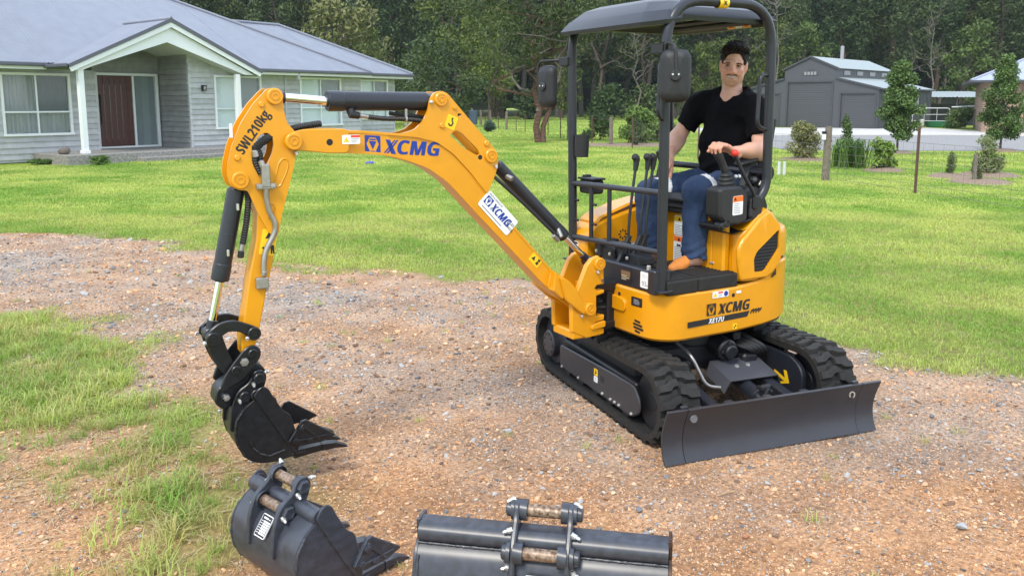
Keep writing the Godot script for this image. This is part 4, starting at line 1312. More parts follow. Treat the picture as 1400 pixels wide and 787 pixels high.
	digging_bucket(ex, Transform3D(Basis(), Vector3(2.55, 0.30, 0)), 0.245, 1.0, "bucket", M.bucket, false)

# profile in (p, q): the teeth point to -p
func digging_bucket(holder: Node3D, T: Transform3D, w: float, s: float, called: String, m: Material, alone: bool) -> void:
	var k := T * Transform3D(Basis().scaled(Vector3(s, s, 1)), Vector3())
	var h := w * 0.5
	var back := curve2(V2([0.022, 0.150, 0.070, 0.118, 0.105, 0.070, 0.116, 0.010, 0.108, -0.050, 0.080, -0.108, 0.030, -0.145, -0.03, -0.157, -0.090, -0.155, -0.150, -0.147]), 3)
	var inb := PackedVector2Array()
	for i in back.size():
		var t := (back[mini(i + 1, back.size() - 1)] - back[maxi(i - 1, 0)]).normalized()
		inb.append(back[i] + Vector2(t.y, -t.x) * 0.010)
	var sh := MB.new()
	sh.xf = k
	for i in back.size() - 1:
		var a := back[i]; var b := back[i + 1]
		sh.quad(Vector3(a.x, a.y, -h), Vector3(a.x, a.y, h), Vector3(b.x, b.y, h), Vector3(b.x, b.y, -h))
		var a2 := inb[i]; var b2 := inb[i + 1]
		sh.quad(Vector3(b2.x, b2.y, -h), Vector3(b2.x, b2.y, h), Vector3(a2.x, a2.y, h), Vector3(a2.x, a2.y, -h))
	sh.box(Vector3(-0.162, -0.142, 0), Vector3(0.07, 0.016, w + 0.01), 0.004)
	sh.cyl(Vector3(0.012, 0.165, -h), Vector3(0.012, 0.165, h), 0.028, 16, 0.003)
	var body := part("bucket_shell" if alone else called, sh, m, holder, 40.0)
	var owner: Node = holder if alone else body
	for sd in [-1.0, 1.0]:
		var pl := MB.new()
		pl.xf = k
		var z0 := minf(sd * h, sd * (h - 0.010)); var z1 := maxf(sd * h, sd * (h - 0.010))
		var side := PackedVector2Array()
		for q in back: side.append(q)
		side.append_array(V2([-0.160, -0.095, -0.128, -0.02, -0.110, 0.045, -0.085, 0.075, -0.045, 0.155, -0.025, 0.185, 0.0, 0.195]))
		pl.plate(side, z0, z1, 0.002)
		# reinforcing strip along the mouth and the wear plate's weld
		var strip := V2([0.010, 0.196, -0.012, 0.206, -0.035, 0.192, -0.052, 0.155, -0.095, 0.079, -0.130, 0.052, -0.165, -0.095, -0.150, -0.147, -0.118, -0.10, -0.085, -0.045, 0.032, 0.165])
		pl.plate(round_poly(strip, 0.012, 2), minf(sd * h, sd * (h + 0.009)), maxf(sd * h, sd * (h + 0.009)), 0.003)
		part("side_plate", pl, m, owner, 30.0)
		var wd := MB.new()
		wd.xf = k
		weld(wd, V3([-0.10, -0.112, sd * h, -0.03, -0.126, sd * h, 0.012, -0.108, sd * h, 0.045, -0.072, sd * h, 0.055, -0.03, sd * h]), 0.0065, 3)
		weld(wd, V3([0.075, 0.11, sd * h, 0.108, 0.06, sd * h, 0.116, 0.0, sd * h, 0.106, -0.05, sd * h, 0.078, -0.108, sd * h]), 0.0055, 5)
		part("weld_bead", wd, m, owner, 60.0)
		var cu := MB.new()
		cu.xf = k
		cu.plate(V2([-0.112, -0.068, -0.160, -0.100, -0.267, -0.100, -0.330, -0.080, -0.325, -0.072, -0.195, 0.020, -0.172, 0.016]), minf(sd * (h + 0.008), sd * (h + 0.024)), maxf(sd * (h + 0.008), sd * (h + 0.024)), 0.003)
		cu.plate(V2([-0.168, -0.005, -0.178, 0.004, -0.262, -0.088, -0.250, -0.090]), minf(sd * (h + 0.022), sd * (h + 0.031)), maxf(sd * (h + 0.022), sd * (h + 0.031)), 0.0015)
		cu.plate(V2([-0.130, -0.068, -0.128, -0.078, -0.290, -0.075, -0.290, -0.066]), minf(sd * (h + 0.022), sd * (h + 0.030)), maxf(sd * (h + 0.022), sd * (h + 0.030)), 0.0015)
		var cut := part("side_cutter", cu, m, owner, 30.0)
		var bo := MB.new()
		bo.xf = k
		for q in [[-0.168, -0.018], [-0.142, -0.068], [-0.205, -0.078]]:
			bo.lathe(Vector3(q[0], q[1], sd * (h + 0.022)), Vector3(0, 0, sd), V2([0.019, 0, 0.019, 0.006, 0.014, 0.006, 0.014, 0.014, 0.010, 0.016, 0, 0.016]), 6)
		part("bolt", bo, m, cut)
		# ear with its two bosses
		var er := MB.new()
		er.xf = k
		var ew := minf(0.088, h - 0.02)
		var ear := round_poly(V2([-0.042, 0.238, -0.022, 0.268, 0.012, 0.266, 0.040, 0.215, 0.085, 0.190, 0.108, 0.150, 0.122, 0.10, 0.130, 0.01, 0.112, 0.0, 0.095, 0.06, 0.04, 0.13, -0.01, 0.16, -0.03, 0.19]), 0.02)
		var e0 := minf(sd * ew, sd * (ew - 0.018)); var e1 := maxf(sd * ew, sd * (ew - 0.018))
		er.plate(ear, e0, e1, 0.004)
		for q in [[-0.005, 0.232], [0.060, 0.158]]:
			er.lathe(Vector3(q[0], q[1], sd * (ew - 0.03)), Vector3(0, 0, sd), V2([0.032, 0, 0.032, 0.032]), 20)
			er.lathe(Vector3(q[0], q[1], sd * ew), Vector3(0, 0, sd), V2([0.026, -0.002, 0.026, 0.012, 0.022, 0.016, 0.015, 0.016, 0.014, 0.013, 0, 0.013]), 6 if alone else 12)
		var earn := part("ear", er, m, owner, 35.0)
		var gn := MB.new()
		gn.xf = k
		greaser(gn, Vector3(0.020, 0.212, sd * (ew + 0.002)), Vector3(0.1, -0.4, sd))
		greaser(gn, Vector3(0.083, 0.148, sd * (ew + 0.002)), Vector3(0.1, -0.4, sd))
		greaser(gn, Vector3(-0.035, 0.255, sd * (ew + 0.002)), Vector3(-0.3, 0.5, sd))
		part("grease_nipple", gn, M.bolt, earn)
	for q in [[-0.005, 0.232], [0.060, 0.158]]:
		var pn := MB.new()
		pn.xf = k
		pn.cyl(Vector3(q[0], q[1], -0.08), Vector3(q[0], q[1], 0.08), 0.019, 18)
		part("pin", pn, M.rust, owner)
	for i in 3:
		var zt := (i - 1) * (h - 0.022)
		var tt := MB.new()
		tt.xf = k
		# adapter on the lip, then the point
		var hw := 0.021
		for seg in [[-0.140, -0.146, 0.030, hw, -0.270, -0.138, 0.024, hw], [-0.272, -0.138, 0.027, hw + 0.004, -0.340, -0.142, 0.020, hw], [-0.340, -0.142, 0.020, hw, -0.395, -0.160, 0.006, hw * 0.8]]:
			var A := []; var B := []
			for c in [[-1, -1], [1, -1], [1, 1], [-1, 1]]:
				A.append(Vector3(seg[0], seg[1] + c[1] * seg[2] * 0.6, zt + c[0] * seg[3]))
				B.append(Vector3(seg[4], seg[5] + c[1] * seg[6] * 0.6, zt + c[0] * seg[7]))
			for e in 4: tt.quad(A[(e + 1) % 4], A[e], B[e], B[(e + 1) % 4])
			tt.quad(A[0], A[1], A[2], A[3]); tt.quad(B[3], B[2], B[1], B[0])
		part("tooth", tt, m, owner, 20.0)
	if alone:
		var n := Vector3(0.80, 0.60, 0).normalized()
		var c := Vector3(0.096, 0.088, 0.0) + n * 0.004
		var yb := Vector3(-0.6, 0.8, 0).normalized()
		spec_plate(owner, k, c + n * 0.006, Vector3(0, 0, -1), yb, 0.062, 0.080)

func spec_plate(owner: Node, k: Transform3D, c: Vector3, x: Vector3, y: Vector3, w: float, h: float) -> void:   # a bucket's rating plate: white frame, black rows
	var n := x.cross(y).normalized()
	var B := k * Transform3D(Basis(x, y, n), c)
	var a := MB.new()
	a.xf = B
	a.plate(round_poly(V2([-w / 2, -h / 2, w / 2, -h / 2, w / 2, h / 2, -w / 2, h / 2]), 0.006, 2), -0.004, 0.001)
	var pl := part("rating_plate", a, M.white, owner)
	var b := MB.new()
	b.xf = B
	b.plate(V2([-w * 0.46, -h * 0.46, w * 0.46, -h * 0.46, w * 0.46, h * 0.46, -w * 0.46, h * 0.46]), 0.0, 0.0016)
	part("plate_field", b, M.ink, pl)
	var l := MB.new()
	l.xf = B
	l.box(Vector3(-w * 0.08, h * 0.34, 0.0018), Vector3(w * 0.42, h * 0.07, 0.0012))
	l.box(Vector3(w * 0.27, h * 0.33, 0.0018), Vector3(w * 0.18, h * 0.03, 0.0012))
	for i in 6:
		var yy := h * (0.19 - 0.105 * i)
		l.box(Vector3(w * 0.14, yy, 0.0018), Vector3(w * 0.58, h * 0.072, 0.0012))
		l.box(Vector3(-w * 0.31, yy, 0.0018), Vector3(w * 0.20, h * 0.022, 0.0012))
	part("plate_rows", l, M.white, pl)

func mud_bucket() -> void:
	var Wd := Vector3(0.983, 0, 0.1836)      # along its width, to the viewer's right
	var Bk := Vector3(-0.1836, 0, 0.983)      # towards the viewer: its back
	var o := thing("mud_bucket", "wide charcoal mud bucket on the gravel, cut off by the picture's lower edge", "bucket", Vector3(0.093, 0, -2.508))
	var K := Transform3D(Basis(Bk, Vector3.UP, -Wd), Vector3())       # p to the back, q up
	var h := 0.40
	var m: Material = M.bucket_grey
	var back := curve2(V2([0.0, 0.345, 0.045, 0.30, 0.075, 0.20, 0.08, 0.11, 0.05, 0.045, -0.02, 0.012, -0.13, 0.006, -0.26, 0.004]), 4)
	var inb := PackedVector2Array()
	for i in back.size():
		var t := (back[mini(i + 1, back.size() - 1)] - back[maxi(i - 1, 0)]).normalized()
		inb.append(back[i] + Vector2(t.y, -t.x) * 0.012)
	var sh := MB.new()
	sh.xf = K
	for i in back.size() - 1:
		var a := back[i]; var b := back[i + 1]
		sh.quad(Vector3(a.x, a.y, -h), Vector3(a.x, a.y, h), Vector3(b.x, b.y, h), Vector3(b.x, b.y, -h))
		var a2 := inb[i]; var b2 := inb[i + 1]
		sh.quad(Vector3(b2.x, b2.y, -h), Vector3(b2.x, b2.y, h), Vector3(a2.x, a2.y, h), Vector3(a2.x, a2.y, -h))
	# folded top beam
	sh.plate(round_poly(V2([0.012, 0.332, 0.032, 0.352, 0.030, 0.378, 0.008, 0.398, -0.05, 0.40, -0.07, 0.37, -0.05, 0.338]), 0.012), -h, h, 0.0)
	part("bucket_shell", sh, m, o, 40.0)
	for sd in [-1.0, 1.0]:
		var pl := MB.new()
		pl.xf = K
		var side := PackedVector2Array()
		for q in back: side.append(q)
		side.append_array(V2([-0.26, 0.05, -0.16, 0.20, -0.075, 0.40, 0.006, 0.405]))
		pl.plate(side, minf(sd * h, sd * (h + 0.012)), maxf(sd * h, sd * (h + 0.012)), 0.002)
		part("side_plate", pl, M.scuffed if sd < 0 else m, o, 30.0)
		var wd := MB.new()
		wd.xf = K
		weld(wd, V3([0.046, 0.305, sd * (h - 0.004), 0.077, 0.20, sd * (h - 0.004), 0.082, 0.11, sd * (h - 0.004), 0.052, 0.042, sd * (h - 0.004)]), 0.006, 8)
		weld(wd, V3([0.02, 0.334, sd * 0.10, 0.02, 0.333, sd * 0.25, 0.02, 0.334, sd * h]), 0.005, 9)
		part("weld_bead", wd, m, o, 60.0)
		var er := MB.new()
		er.xf = K * Transform3D(Basis(), Vector3(0, 0, -0.005))
		var ear := round_poly(V2([-0.085, 0.452, -0.055, 0.482, -0.015, 0.478, 0.0, 0.44, 0.045, 0.395, 0.075, 0.36, 0.090, 0.29, 0.098, 0.18, 0.09, 0.10, 0.07, 0.10, 0.0, 0.35, -0.065, 0.40]), 0.02)
		er.plate(ear, minf(sd * 0.078, sd * 0.096), maxf(sd * 0.078, sd * 0.096), 0.005)
		for q in [[-0.045, 0.445, 0.034], [0.048, 0.345, 0.036]]:
			er.lathe(Vector3(q[0], q[1], sd * 0.055), Vector3(0, 0, sd), V2([0.0, 0, q[2], 0, q[2], 0.03]), 22)
			er.lathe(Vector3(q[0], q[1], sd * 0.094), Vector3(0, 0, sd), V2([q[2], 0, q[2], 0.012, 0.024, 0.014, 0.024, 0.026, 0.02, 0.03, 0, 0.03]), 22)
		var en := part("ear", er, m, o, 35.0)
		var wl := MB.new()
		wl.xf = er.xf
		weld(wl, V3([0.055, 0.28, sd * 0.098, 0.078, 0.20, sd * 0.098, 0.082, 0.11, sd * 0.098]), 0.006, 4)
		part("weld_bead", wl, m, en, 60.0)
		var gn := MB.new()
		gn.xf = er.xf
		for q in [[0.02, 0.405, 0.010], [0.055, 0.30, 0.014], [-0.05, 0.475, 0.008]]:
			bolt_at(gn, Vector3(q[0], q[1], sd * 0.096), Vector3(0.5, -0.2, sd), q[2], 0.012)
			greaser(gn, Vector3(q[0], q[1], sd * 0.100), Vector3(0.5, -0.2, sd))
		part("grease_nipple", gn, M.bolt, en)
	for q in [[-0.045, 0.445], [0.048, 0.345]]:
		var pn := MB.new()
		pn.xf = K
		pn.cyl(Vector3(q[0], q[1], -0.085), Vector3(q[0], q[1], 0.075), 0.020, 20)
		part("pin", pn, M.rust, o)
	var n := Vector3(0.98, 0.2, 0).normalized()
	spec_plate(o, K, Vector3(0.090, 0.255, -0.002), Vector3(0, 0, -1), Vector3(-0.22, 0.975, 0).normalized(), 0.080, 0.076)
# ------------------------------------------------------------------ canopy, guard rails, mirrors, console, seat
func pipe(called: String, pts: PackedVector3Array, r: float, m: Material, parent: Node, n := 14) -> MeshInstance3D:
	return part(called, MB.new().tube(pts, r, n), m, parent, 60.0)
func canopy(ex: Node3D) -> void:
	var R := 0.0265
	# near hoop and far hoop
	for s in [-1, 1]:
		var z: float = -0.425 if s < 0 else 0.40
		var zt := -0.435 if s < 0 else 0.41
		var low := 0.76 if s < 0 else 0.80
		var pts := bend(V3([0.515, low, z, 0.535, 2.265, zt, -0.215, 2.275, zt, -0.235, 1.27, z, -0.13, 1.17, z + 0.0]), 0.24, 9)
		pipe("roll_bar_hoop", pts, R, M.frame, ex, 16)
		var ft := MB.new()
		ft.box(Vector3(0.515, low + 0.004, z), Vector3(0.09, 0.012, 0.09), 0.003)
		part("post_foot", ft, M.frame, ex)
	var yb := MB.new()
	yb.tube(V3([0.20, 2.264, -0.436, 0.135, 2.265, -0.436]), 0.0285, 16, false)
	var tape := part("yellow_band", yb, M.sticker_yellow, ex, 60.0)
	mark(tape, "cross_mark", Vector3(0.166, 2.262, -0.465), Vector3(-1, 0, 0), Vector3.UP, [-0.014, -0.012, -0.009, -0.012, 0.0, -0.003, 0.009, -0.012, 0.014, -0.012, 0.004, 0.001, 0.012, 0.012, 0.007, 0.012, 0.0, 0.004, -0.007, 0.012, -0.012, 0.012, -0.004, 0.001], M.ink, 0.0022)
	# roof: rim, sloping skirt, crease, upper deck
	var rf := MB.new()
	# plan: a visor in front, wider than the rest, which lies between the hoops
	var ring := func(grow: float, front: float, side: float) -> PackedVector3Array:
		var q := PackedVector3Array()
		for p in [[0.64, -0.36, 0], [0.64, 0.36, 0], [0.55, 0.455, 0.25], [0.46, 0.46, 0.5], [0.40, 0.395, 1], [-0.27, 0.395, 1], [-0.31, 0.35, 1], [-0.31, -0.35, 1], [-0.27, -0.405, 1], [0.40, -0.405, 1], [0.46, -0.46, 0.5], [0.55, -0.455, 0.25]]:
			var c := Vector2(p[0] - 0.1, p[1])
			var l := c.length()
			c = c * ((l - grow) / l)
			q.append(Vector3(c.x + 0.1, lerpf(front, side, p[2]), c.y))
		return q
	var Rr := [ring.call(0.0, 2.130, 2.172), ring.call(-0.006, 2.150, 2.196), ring.call(0.045, 2.205, 2.245), ring.call(0.052, 2.205, 2.247), ring.call(0.13, 2.262, 2.272), ring.call(0.22, 2.290, 2.290)]
	for k in Rr.size() - 1: rf.rows(Rr[k + 1], Rr[k], true)
	rf.fan(Vector3(0.1, 2.293, 0), Rr[5], true)
	var In := [ring.call(0.018, 2.132, 2.174), ring.call(0.060, 2.175, 2.205), ring.call(0.15, 2.225, 2.232)]
	rf.rows(Rr[0], In[0], true)
	for k in 2: rf.rows(In[k], In[k + 1], true)
	rf.fan(Vector3(0.1, 2.238, 0), In[2], false)
	var roof := part("canopy_roof", rf, M.frame, ex, 32.0)
	var rb := MB.new()
	for x in [0.33, 0.08, -0.15]:
		rb.box(Vector3(x, 2.222, 0), Vector3(0.05, 0.03, 0.62), 0.01)
	part("roof_rib", rb, M.frame, roof)
	var st := sticker(roof, "roof_warning_label", Vector3(-0.243, 2.196, -0.15), Vector3(0, 0, -1), Vector3(0.5, 0.86, 0).normalized(), 0.19, 0.058, M.print)
	var sx := Vector3(0, 0, -1); var sy := Vector3(0.5, 0.86, 0).normalized()
	for i in 3:
		var c := Vector3(-0.243, 2.196, -0.15) + sx * (i - 1) * 0.06
		mark(st, "label_panel", c, sx, sy, [-0.026, -0.025, 0.026, -0.025, 0.026, 0.025, -0.026, 0.025], [M.sticker_yellow, M.white, M.sticker_yellow][i], 0.002)
		mark(st, "red_field", c, sx, sy, [-0.017, -0.018 if i != 1 else 0.008, 0.017, -0.018 if i != 1 else 0.008, 0.017, 0.020, -0.017, 0.020], M.red, 0.003)
	# cross tubes front and back
	pipe("front_cross_tube", V3([0.50, 2.165, -0.42, 0.50, 2.165, 0.40]), 0.02, M.frame, ex)
	pipe("rear_cross_tube", V3([-0.20, 2.20, -0.42, -0.20, 2.20, 0.40]), 0.02, M.frame, ex)
	pipe("rear_cross_tube", V3([-0.235, 1.36, -0.42, -0.235, 1.36, 0.40]), 0.02, M.frame, ex)
	# guard rails between the front posts
	pipe("guard_rail", V3([0.525, 1.285, -0.425, 0.525, 1.270, 0.40]), 0.0165, M.frame, ex)
	pipe("guard_rail", V3([0.520, 0.968, -0.425, 0.520, 0.945, 0.40]), 0.0165, M.frame, ex)
	for z in [0.205, 0.03]:
		var r := pipe("guard_bar", V3([0.524, 1.278, z, 0.521, 0.955, z]), 0.013, M.frame, ex)
		if z > 0.1:
			for y in [1.16, 1.045]:
				part("peg", MB.new().cyl(Vector3(0.522, y, z - 0.012), Vector3(0.522, y, z - 0.05), 0.008, 10, 0.003), M.black, r)
	for y in [1.17, 1.05, 0.91]:
		part("peg", MB.new().cyl(Vector3(0.52, y, 0.38), Vector3(0.52, y, 0.34), 0.008, 10, 0.003), M.black, ex)
	# cup holder and tray on the far front post
	var ch := MB.new()
	ch.lathe(Vector3(0.51, 1.43, 0.325), Vector3.UP, V2([0, 0, 0.038, 0, 0.044, 0.13, 0.041, 0.13, 0.036, 0.006, 0, 0.006]), 22)
	ch.box(Vector3(0.515, 1.48, 0.37), Vector3(0.03, 0.10, 0.02), 0.004)
	part("cup_holder", ch, M.plastic, ex)
	var tr := MB.new()
	tr.box(Vector3(0.455, 1.255, 0.30), Vector3(0.09, 0.085, 0.14), 0.012)
	tr.box(Vector3(0.455, 1.302, 0.30), Vector3(0.10, 0.012, 0.155), 0.004)
	tr.box(Vector3(0.455, 1.312, 0.35), Vector3(0.05, 0.02, 0.03), 0.004)
	part("document_tray", tr, M.plastic, ex)
	# mirrors with their arms
	var mirror := func(c: Vector3, face: Vector3, h: float, w: float, arm: PackedVector3Array, clampat: Vector3, called: String) -> void:
		var mb := MB.new()
		var z := face.normalized()
		var x := Vector3.UP.cross(z).normalized()
		mb.xf = Transform3D(Basis(x, z.cross(x), z), c)
		var o := round_poly(V2([-w / 2, -h / 2, w / 2, -h / 2, w / 2, h / 2, -w / 2, h / 2]), 0.06, 6)
		if Geometry2D.is_polygon_clockwise(o): o.reverse()
		var rows := []
		for lv in [[0.0, 0.0], [0.002, 0.012], [0.006, 0.026], [0.02, 0.040], [0.045, 0.048]]:
			var r := PackedVector3Array()
			var q := MB.inset(o, lv[0])
			for e in q: r.append(Vector3(e.x, e.y, lv[1]))
			rows.append(r)
		for k in 4: mb.rows(rows[k], rows[k + 1], true)
		mb.fan(Vector3(0, 0, 0.049), rows[4])
		mb.fan(Vector3(0, 0, 0), rows[0], true)
		var body := part(called, mb, M.plastic, ex, 50.0)
		var gl := MB.new()
		gl.xf = mb.xf
		gl.plate(MB.inset(o, 0.008), -0.003, -0.001)
		part("mirror_glass", gl, M.chrome, body)
		pipe("mirror_arm", arm, 0.0085, M.plastic, body, 10)
		var jt := MB.new()
		jt.xf = mb.xf
		jt.cyl(Vector3(0, 0.0, 0.045), Vector3(0, 0.0, 0.062), 0.028, 18, 0.006)
		part("mirror_joint", jt, M.plastic, body)
		for s in [-1, 1]:
			var sc := MB.new()
			sc.xf = mb.xf
			sc.cyl(Vector3(0.014 * s, 0.006, 0.060), Vector3(0.014 * s, 0.006, 0.064), 0.005, 10)
			part("screw", sc, M.bolt, body)
		var cb := MB.new()
		cb.box(clampat, Vector3(0.05, 0.06, 0.05), 0.008)
		bolt_at(cb, clampat + Vector3(0, 0.03, 0.0), Vector3.UP, 0.012, 0.012)
		cb.box(clampat + Vector3(0.03, 0.0, 0.03), Vector3(0.012, 0.05, 0.09), 0.003)
		part("mirror_clamp", cb, M.black, body)
	mirror.call(Vector3(0.565, 1.880, -0.545), Vector3(0.62, 0.0, -0.78), 0.262, 0.155, bend(V3([0.545, 2.01, -0.455, 0.585, 2.045, -0.50, 0.60, 2.03, -0.578, 0.598, 1.885, -0.594]), 0.03), Vector3(0.54, 2.02, -0.44), "mirror")
	mirror.call(Vector3(0.545, 1.845, 0.635), Vector3(0.98, 0.0, -0.12), 0.262, 0.155, bend(V3([0.545, 2.0, 0.42, 0.575, 2.002, 0.715, 0.575, 1.85, 0.715]), 0.05), Vector3(0.535, 1.99, 0.415), "mirror")
	# grab handles
	pipe("grab_handle", bend(V3([0.545, 1.955, -0.44, 0.60, 1.945, -0.47, 0.605, 1.69, -0.47, 0.55, 1.665, -0.44]), 0.035), 0.0115, M.frame, ex, 10)
	pipe("grab_handle", bend(V3([-0.215, 1.90, -0.43, -0.135, 1.90, -0.44, -0.125, 1.62, -0.44, -0.215, 1.60, -0.43]), 0.06), 0.0115, M.frame, ex, 10)

func cab(ex: Node3D) -> void:
	# seat: base, cushion, back, belt
	var sb := MB.new()
	sb.box(Vector3(-0.10, 1.155, 0.0), Vector3(0.44, 0.035, 0.44), 0.012)
	sb.box(Vector3(-0.08, 1.135, 0.0), Vector3(0.36, 0.05, 0.34), 0.01)
	var seat := part("seat_base", sb, M.black, ex)
	var cu := MB.new()
	cu.box(Vector3(-0.10, 1.195, 0.0), Vector3(0.46, 0.065, 0.46), 0.028)
	part("seat_cushion", cu, M.plastic, seat)
	var bk := MB.new()
	bk.xf = Transform3D(Basis(Vector3(0, 0, 1), 0.16), Vector3(-0.45, 1.24, -0.0))
	bk.box(Vector3(0, 0.22, 0), Vector3(0.085, 0.46, 0.43), 0.035)
	part("seat_back", bk, M.plastic, seat)
	var arm := MB.new()
	arm.xf = Transform3D(Basis(Vector3(0, 0, 1), -0.18), Vector3(-0.20, 1.415, -0.30))
	arm.box(Vector3(0, 0, 0), Vector3(0.16, 0.04, 0.075), 0.018)
	arm.xf = Transform3D(Basis(Vector3(0, 0, 1), 0.35), Vector3(-0.23, 1.33, -0.29))
	arm.box(Vector3(0, 0, 0), Vector3(0.10, 0.19, 0.05), 0.02)
	part("armrest", arm, M.plastic, seat)
	var belt := MB.new()
	belt.xf = Transform3D(Basis(Vector3(0, 0, 1), 0.6), Vector3(-0.245, 1.285, -0.36))
	belt.box(Vector3(0, 0, 0), Vector3(0.14, 0.05, 0.05), 0.015)
	belt.cyl(Vector3(0.0, 0.08, -0.03), Vector3(0.0, 0.08, 0.03), 0.05, 20, 0.008)
	var buckle := part("belt_reel", belt, M.black, seat)
	var bb := MB.new()
	bb.xf = Transform3D(Basis(Vector3(0, 0, 1), 0.6), Vector3(-0.235, 1.29, -0.385))
	bb.box(Vector3(0, 0, 0), Vector3(0.035, 0.03, 0.012), 0.003)
	part("buckle", bb, M.steel, buckle)
	# left console
	var cs := MB.new()
	var co := round_poly(V2([0.150, 1.280, 0.128, 1.296, -0.024, 1.296, -0.072, 1.248, -0.072, 1.10, -0.01, 1.082, 0.085, 1.084, 0.138, 1.13]), 0.02)
	cs.plate(co, -0.455, -0.345, 0.014)
	cs.plate(round_poly(V2([0.10, 1.28, 0.10, 1.12, -0.06, 1.10, -0.06, 1.28]), 0.02), -0.36, -0.29, 0.01)
	cs.plate(round_poly(V2([-0.06, 1.262, -0.13, 1.285, -0.195, 1.278, -0.245, 1.225, -0.272, 1.165, -0.255, 1.13, -0.06, 1.085]), 0.03), -0.42, -0.28, 0.014)
	cs.plate(round_poly(V2([-0.10, 1.215, -0.125, 1.240, -0.165, 1.238, -0.190, 1.215, -0.190, 1.13, -0.16, 1.105, -0.11, 1.10, -0.09, 1.12]), 0.025), -0.452, -0.40, 0.012)
	var con := part("control_console", cs, M.plastic, ex, 40.0)
	var tray := MB.new()
	tray.plate(round_poly(V2([0.14, 1.085, 0.125, 1.055, 0.03, 1.028, -0.10, 1.055, -0.26, 1.125, -0.27, 1.15, -0.06, 1.10]), 0.015), -0.45, -0.28, 0.006)
	tray.cyl(Vector3(0.115, 1.085, -0.458), Vector3(0.115, 1.085, -0.40), 0.018, 14, 0.004)
	tray.cyl(Vector3(0.08, 1.095, -0.455), Vector3(0.08, 1.095, -0.40), 0.022, 14, 0.004)
	part("console_bracket", tray, M.black, con)
	var cl := sticker(con, "console_label", Vector3(0.012, 1.192, -0.4555), Vector3(-1, 0.06, 0).normalized(), Vector3.UP, 0.075, 0.105, M.white)
	mark(cl, "label_head", Vector3(0.012, 1.228, -0.4555), Vector3(-1, 0.06, 0).normalized(), Vector3.UP, [-0.037, -0.016, 0.037, -0.016, 0.037, 0.015, -0.037, 0.015], M.orange)
	mark(cl, "warning_triangle", Vector3(0.034, 1.228, -0.456), Vector3(-1, 0, 0), Vector3.UP, [-0.010, -0.008, 0.010, -0.008, 0, 0.01], M.ink, 0.003)
	var clp := MB.new()
	lines_on(clp, Vector3(0.012, 1.175, -0.4555), Vector3(-1, 0, 0), Vector3.UP, 0.055, 0.06, 6, 15)
	part("small_print", clp, M.print, cl)
	# joystick boot and stick
	var bt := MB.new()
	var prof := PackedVector2Array([Vector2(0, 0)])
	for i in 4:
		var r0 := 0.058 - i * 0.008
		prof.append(Vector2(r0, i * 0.022)); prof.append(Vector2(r0 - 0.004, i * 0.022 + 0.012)); prof.append(Vector2(r0 - 0.014, i * 0.022 + 0.018))
	prof.append(Vector2(0.022, 0.092)); prof.append(Vector2(0.0, 0.094))
	bt.lathe(Vector3(0.02, 1.285, -0.37), Vector3(0.10, 1, 0), prof, 24)
	part("joystick_boot", bt, M.hose, con, 30.0)
	part("joystick", MB.new().tube(curve(V3([0.032, 1.37, -0.37, 0.048, 1.405, -0.37, 0.072, 1.45, -0.365, 0.095, 1.49, -0.36])), [0.021, 0.021, 0.021, 0.021, 0.021, 0.021, 0.020, 0.020, 0.020, 0.021, 0.022, 0.023, 0.024, 0.024, 0.025, 0.025, 0.024, 0.024, 0.020], 16), M.plastic, con, 60.0)
	# lock lever with the red knob
	var lv := MB.new()
	lv.tube(curve(V3([-0.125, 1.20, -0.455, -0.104, 1.255, -0.455, -0.04, 1.35, -0.445, 0.008, 1.44, -0.435, 0.018, 1.47, -0.43])), 0.0105, 10)
	lv.box(Vector3(-0.12, 1.20, -0.452), Vector3(0.035, 0.08, 0.03), 0.01)
	var lever := part("lock_lever", lv, M.black, con, 50.0)
	part("red_knob", MB.new().ell(Vector3(0.022, 1.478, -0.43), Vector3(0.021, 0.019, 0.021)), M.red, lever, 60.0)
	for q in [[-0.02, 1.345], [-0.045, 1.345]]:
		var b := MB.new()
		bolt_at(b, Vector3(q[0], q[1], -0.40), Vector3(0, 0.3, -1), 0.009, 0.008)
		part("bolt", b, M.bolt, con)
	# two travel levers in front of the seat
	for k in 3:
		var x: float = [0.315, 0.275, 0.40][k]
		var z := -0.045
		var t := pipe("travel_lever", curve(V3([x + 0.035, 0.88, z, x + 0.040, 1.05, z, x + 0.02, 1.24, z, x, 1.385, z])), 0.0085, M.frame, ex, 10)
		part("lever_grip", MB.new().tube(curve(V3([x + 0.002, 1.37, z, x - 0.004, 1.415, z, x - 0.002, 1.44, z, x + 0.02, 1.452, z]), 3), [0.013, 0.014, 0.016, 0.017, 0.019, 0.021, 0.021, 0.021, 0.019, 0.012], 12), M.plastic, t, 60.0)
		var bs := MB.new()
		bs.plate(V2([x + 0.08, 0.86, x + 0.02, 1.0, x + 0.05, 1.0, x + 0.12, 0.86]), z - 0.012, z + 0.012, 0.003)
		part("lever_base", bs, M.black, t)
	# right console, mostly hidden by the operator
	var rcs := MB.new()
	rcs.box(Vector3(-0.16, 1.22, 0.34), Vector3(0.22, 0.14, 0.14), 0.02)
	rcs.cyl(Vector3(-0.13, 1.28, 0.34), Vector3(-0.11, 1.38, 0.33), 0.045, 16, 0.01, 0.022)
	rcs.cyl(Vector3(-0.11, 1.38, 0.33), Vector3(-0.08, 1.45, 0.33), 0.02, 14, 0.005)
	part("control_console", rcs, M.plastic, ex)
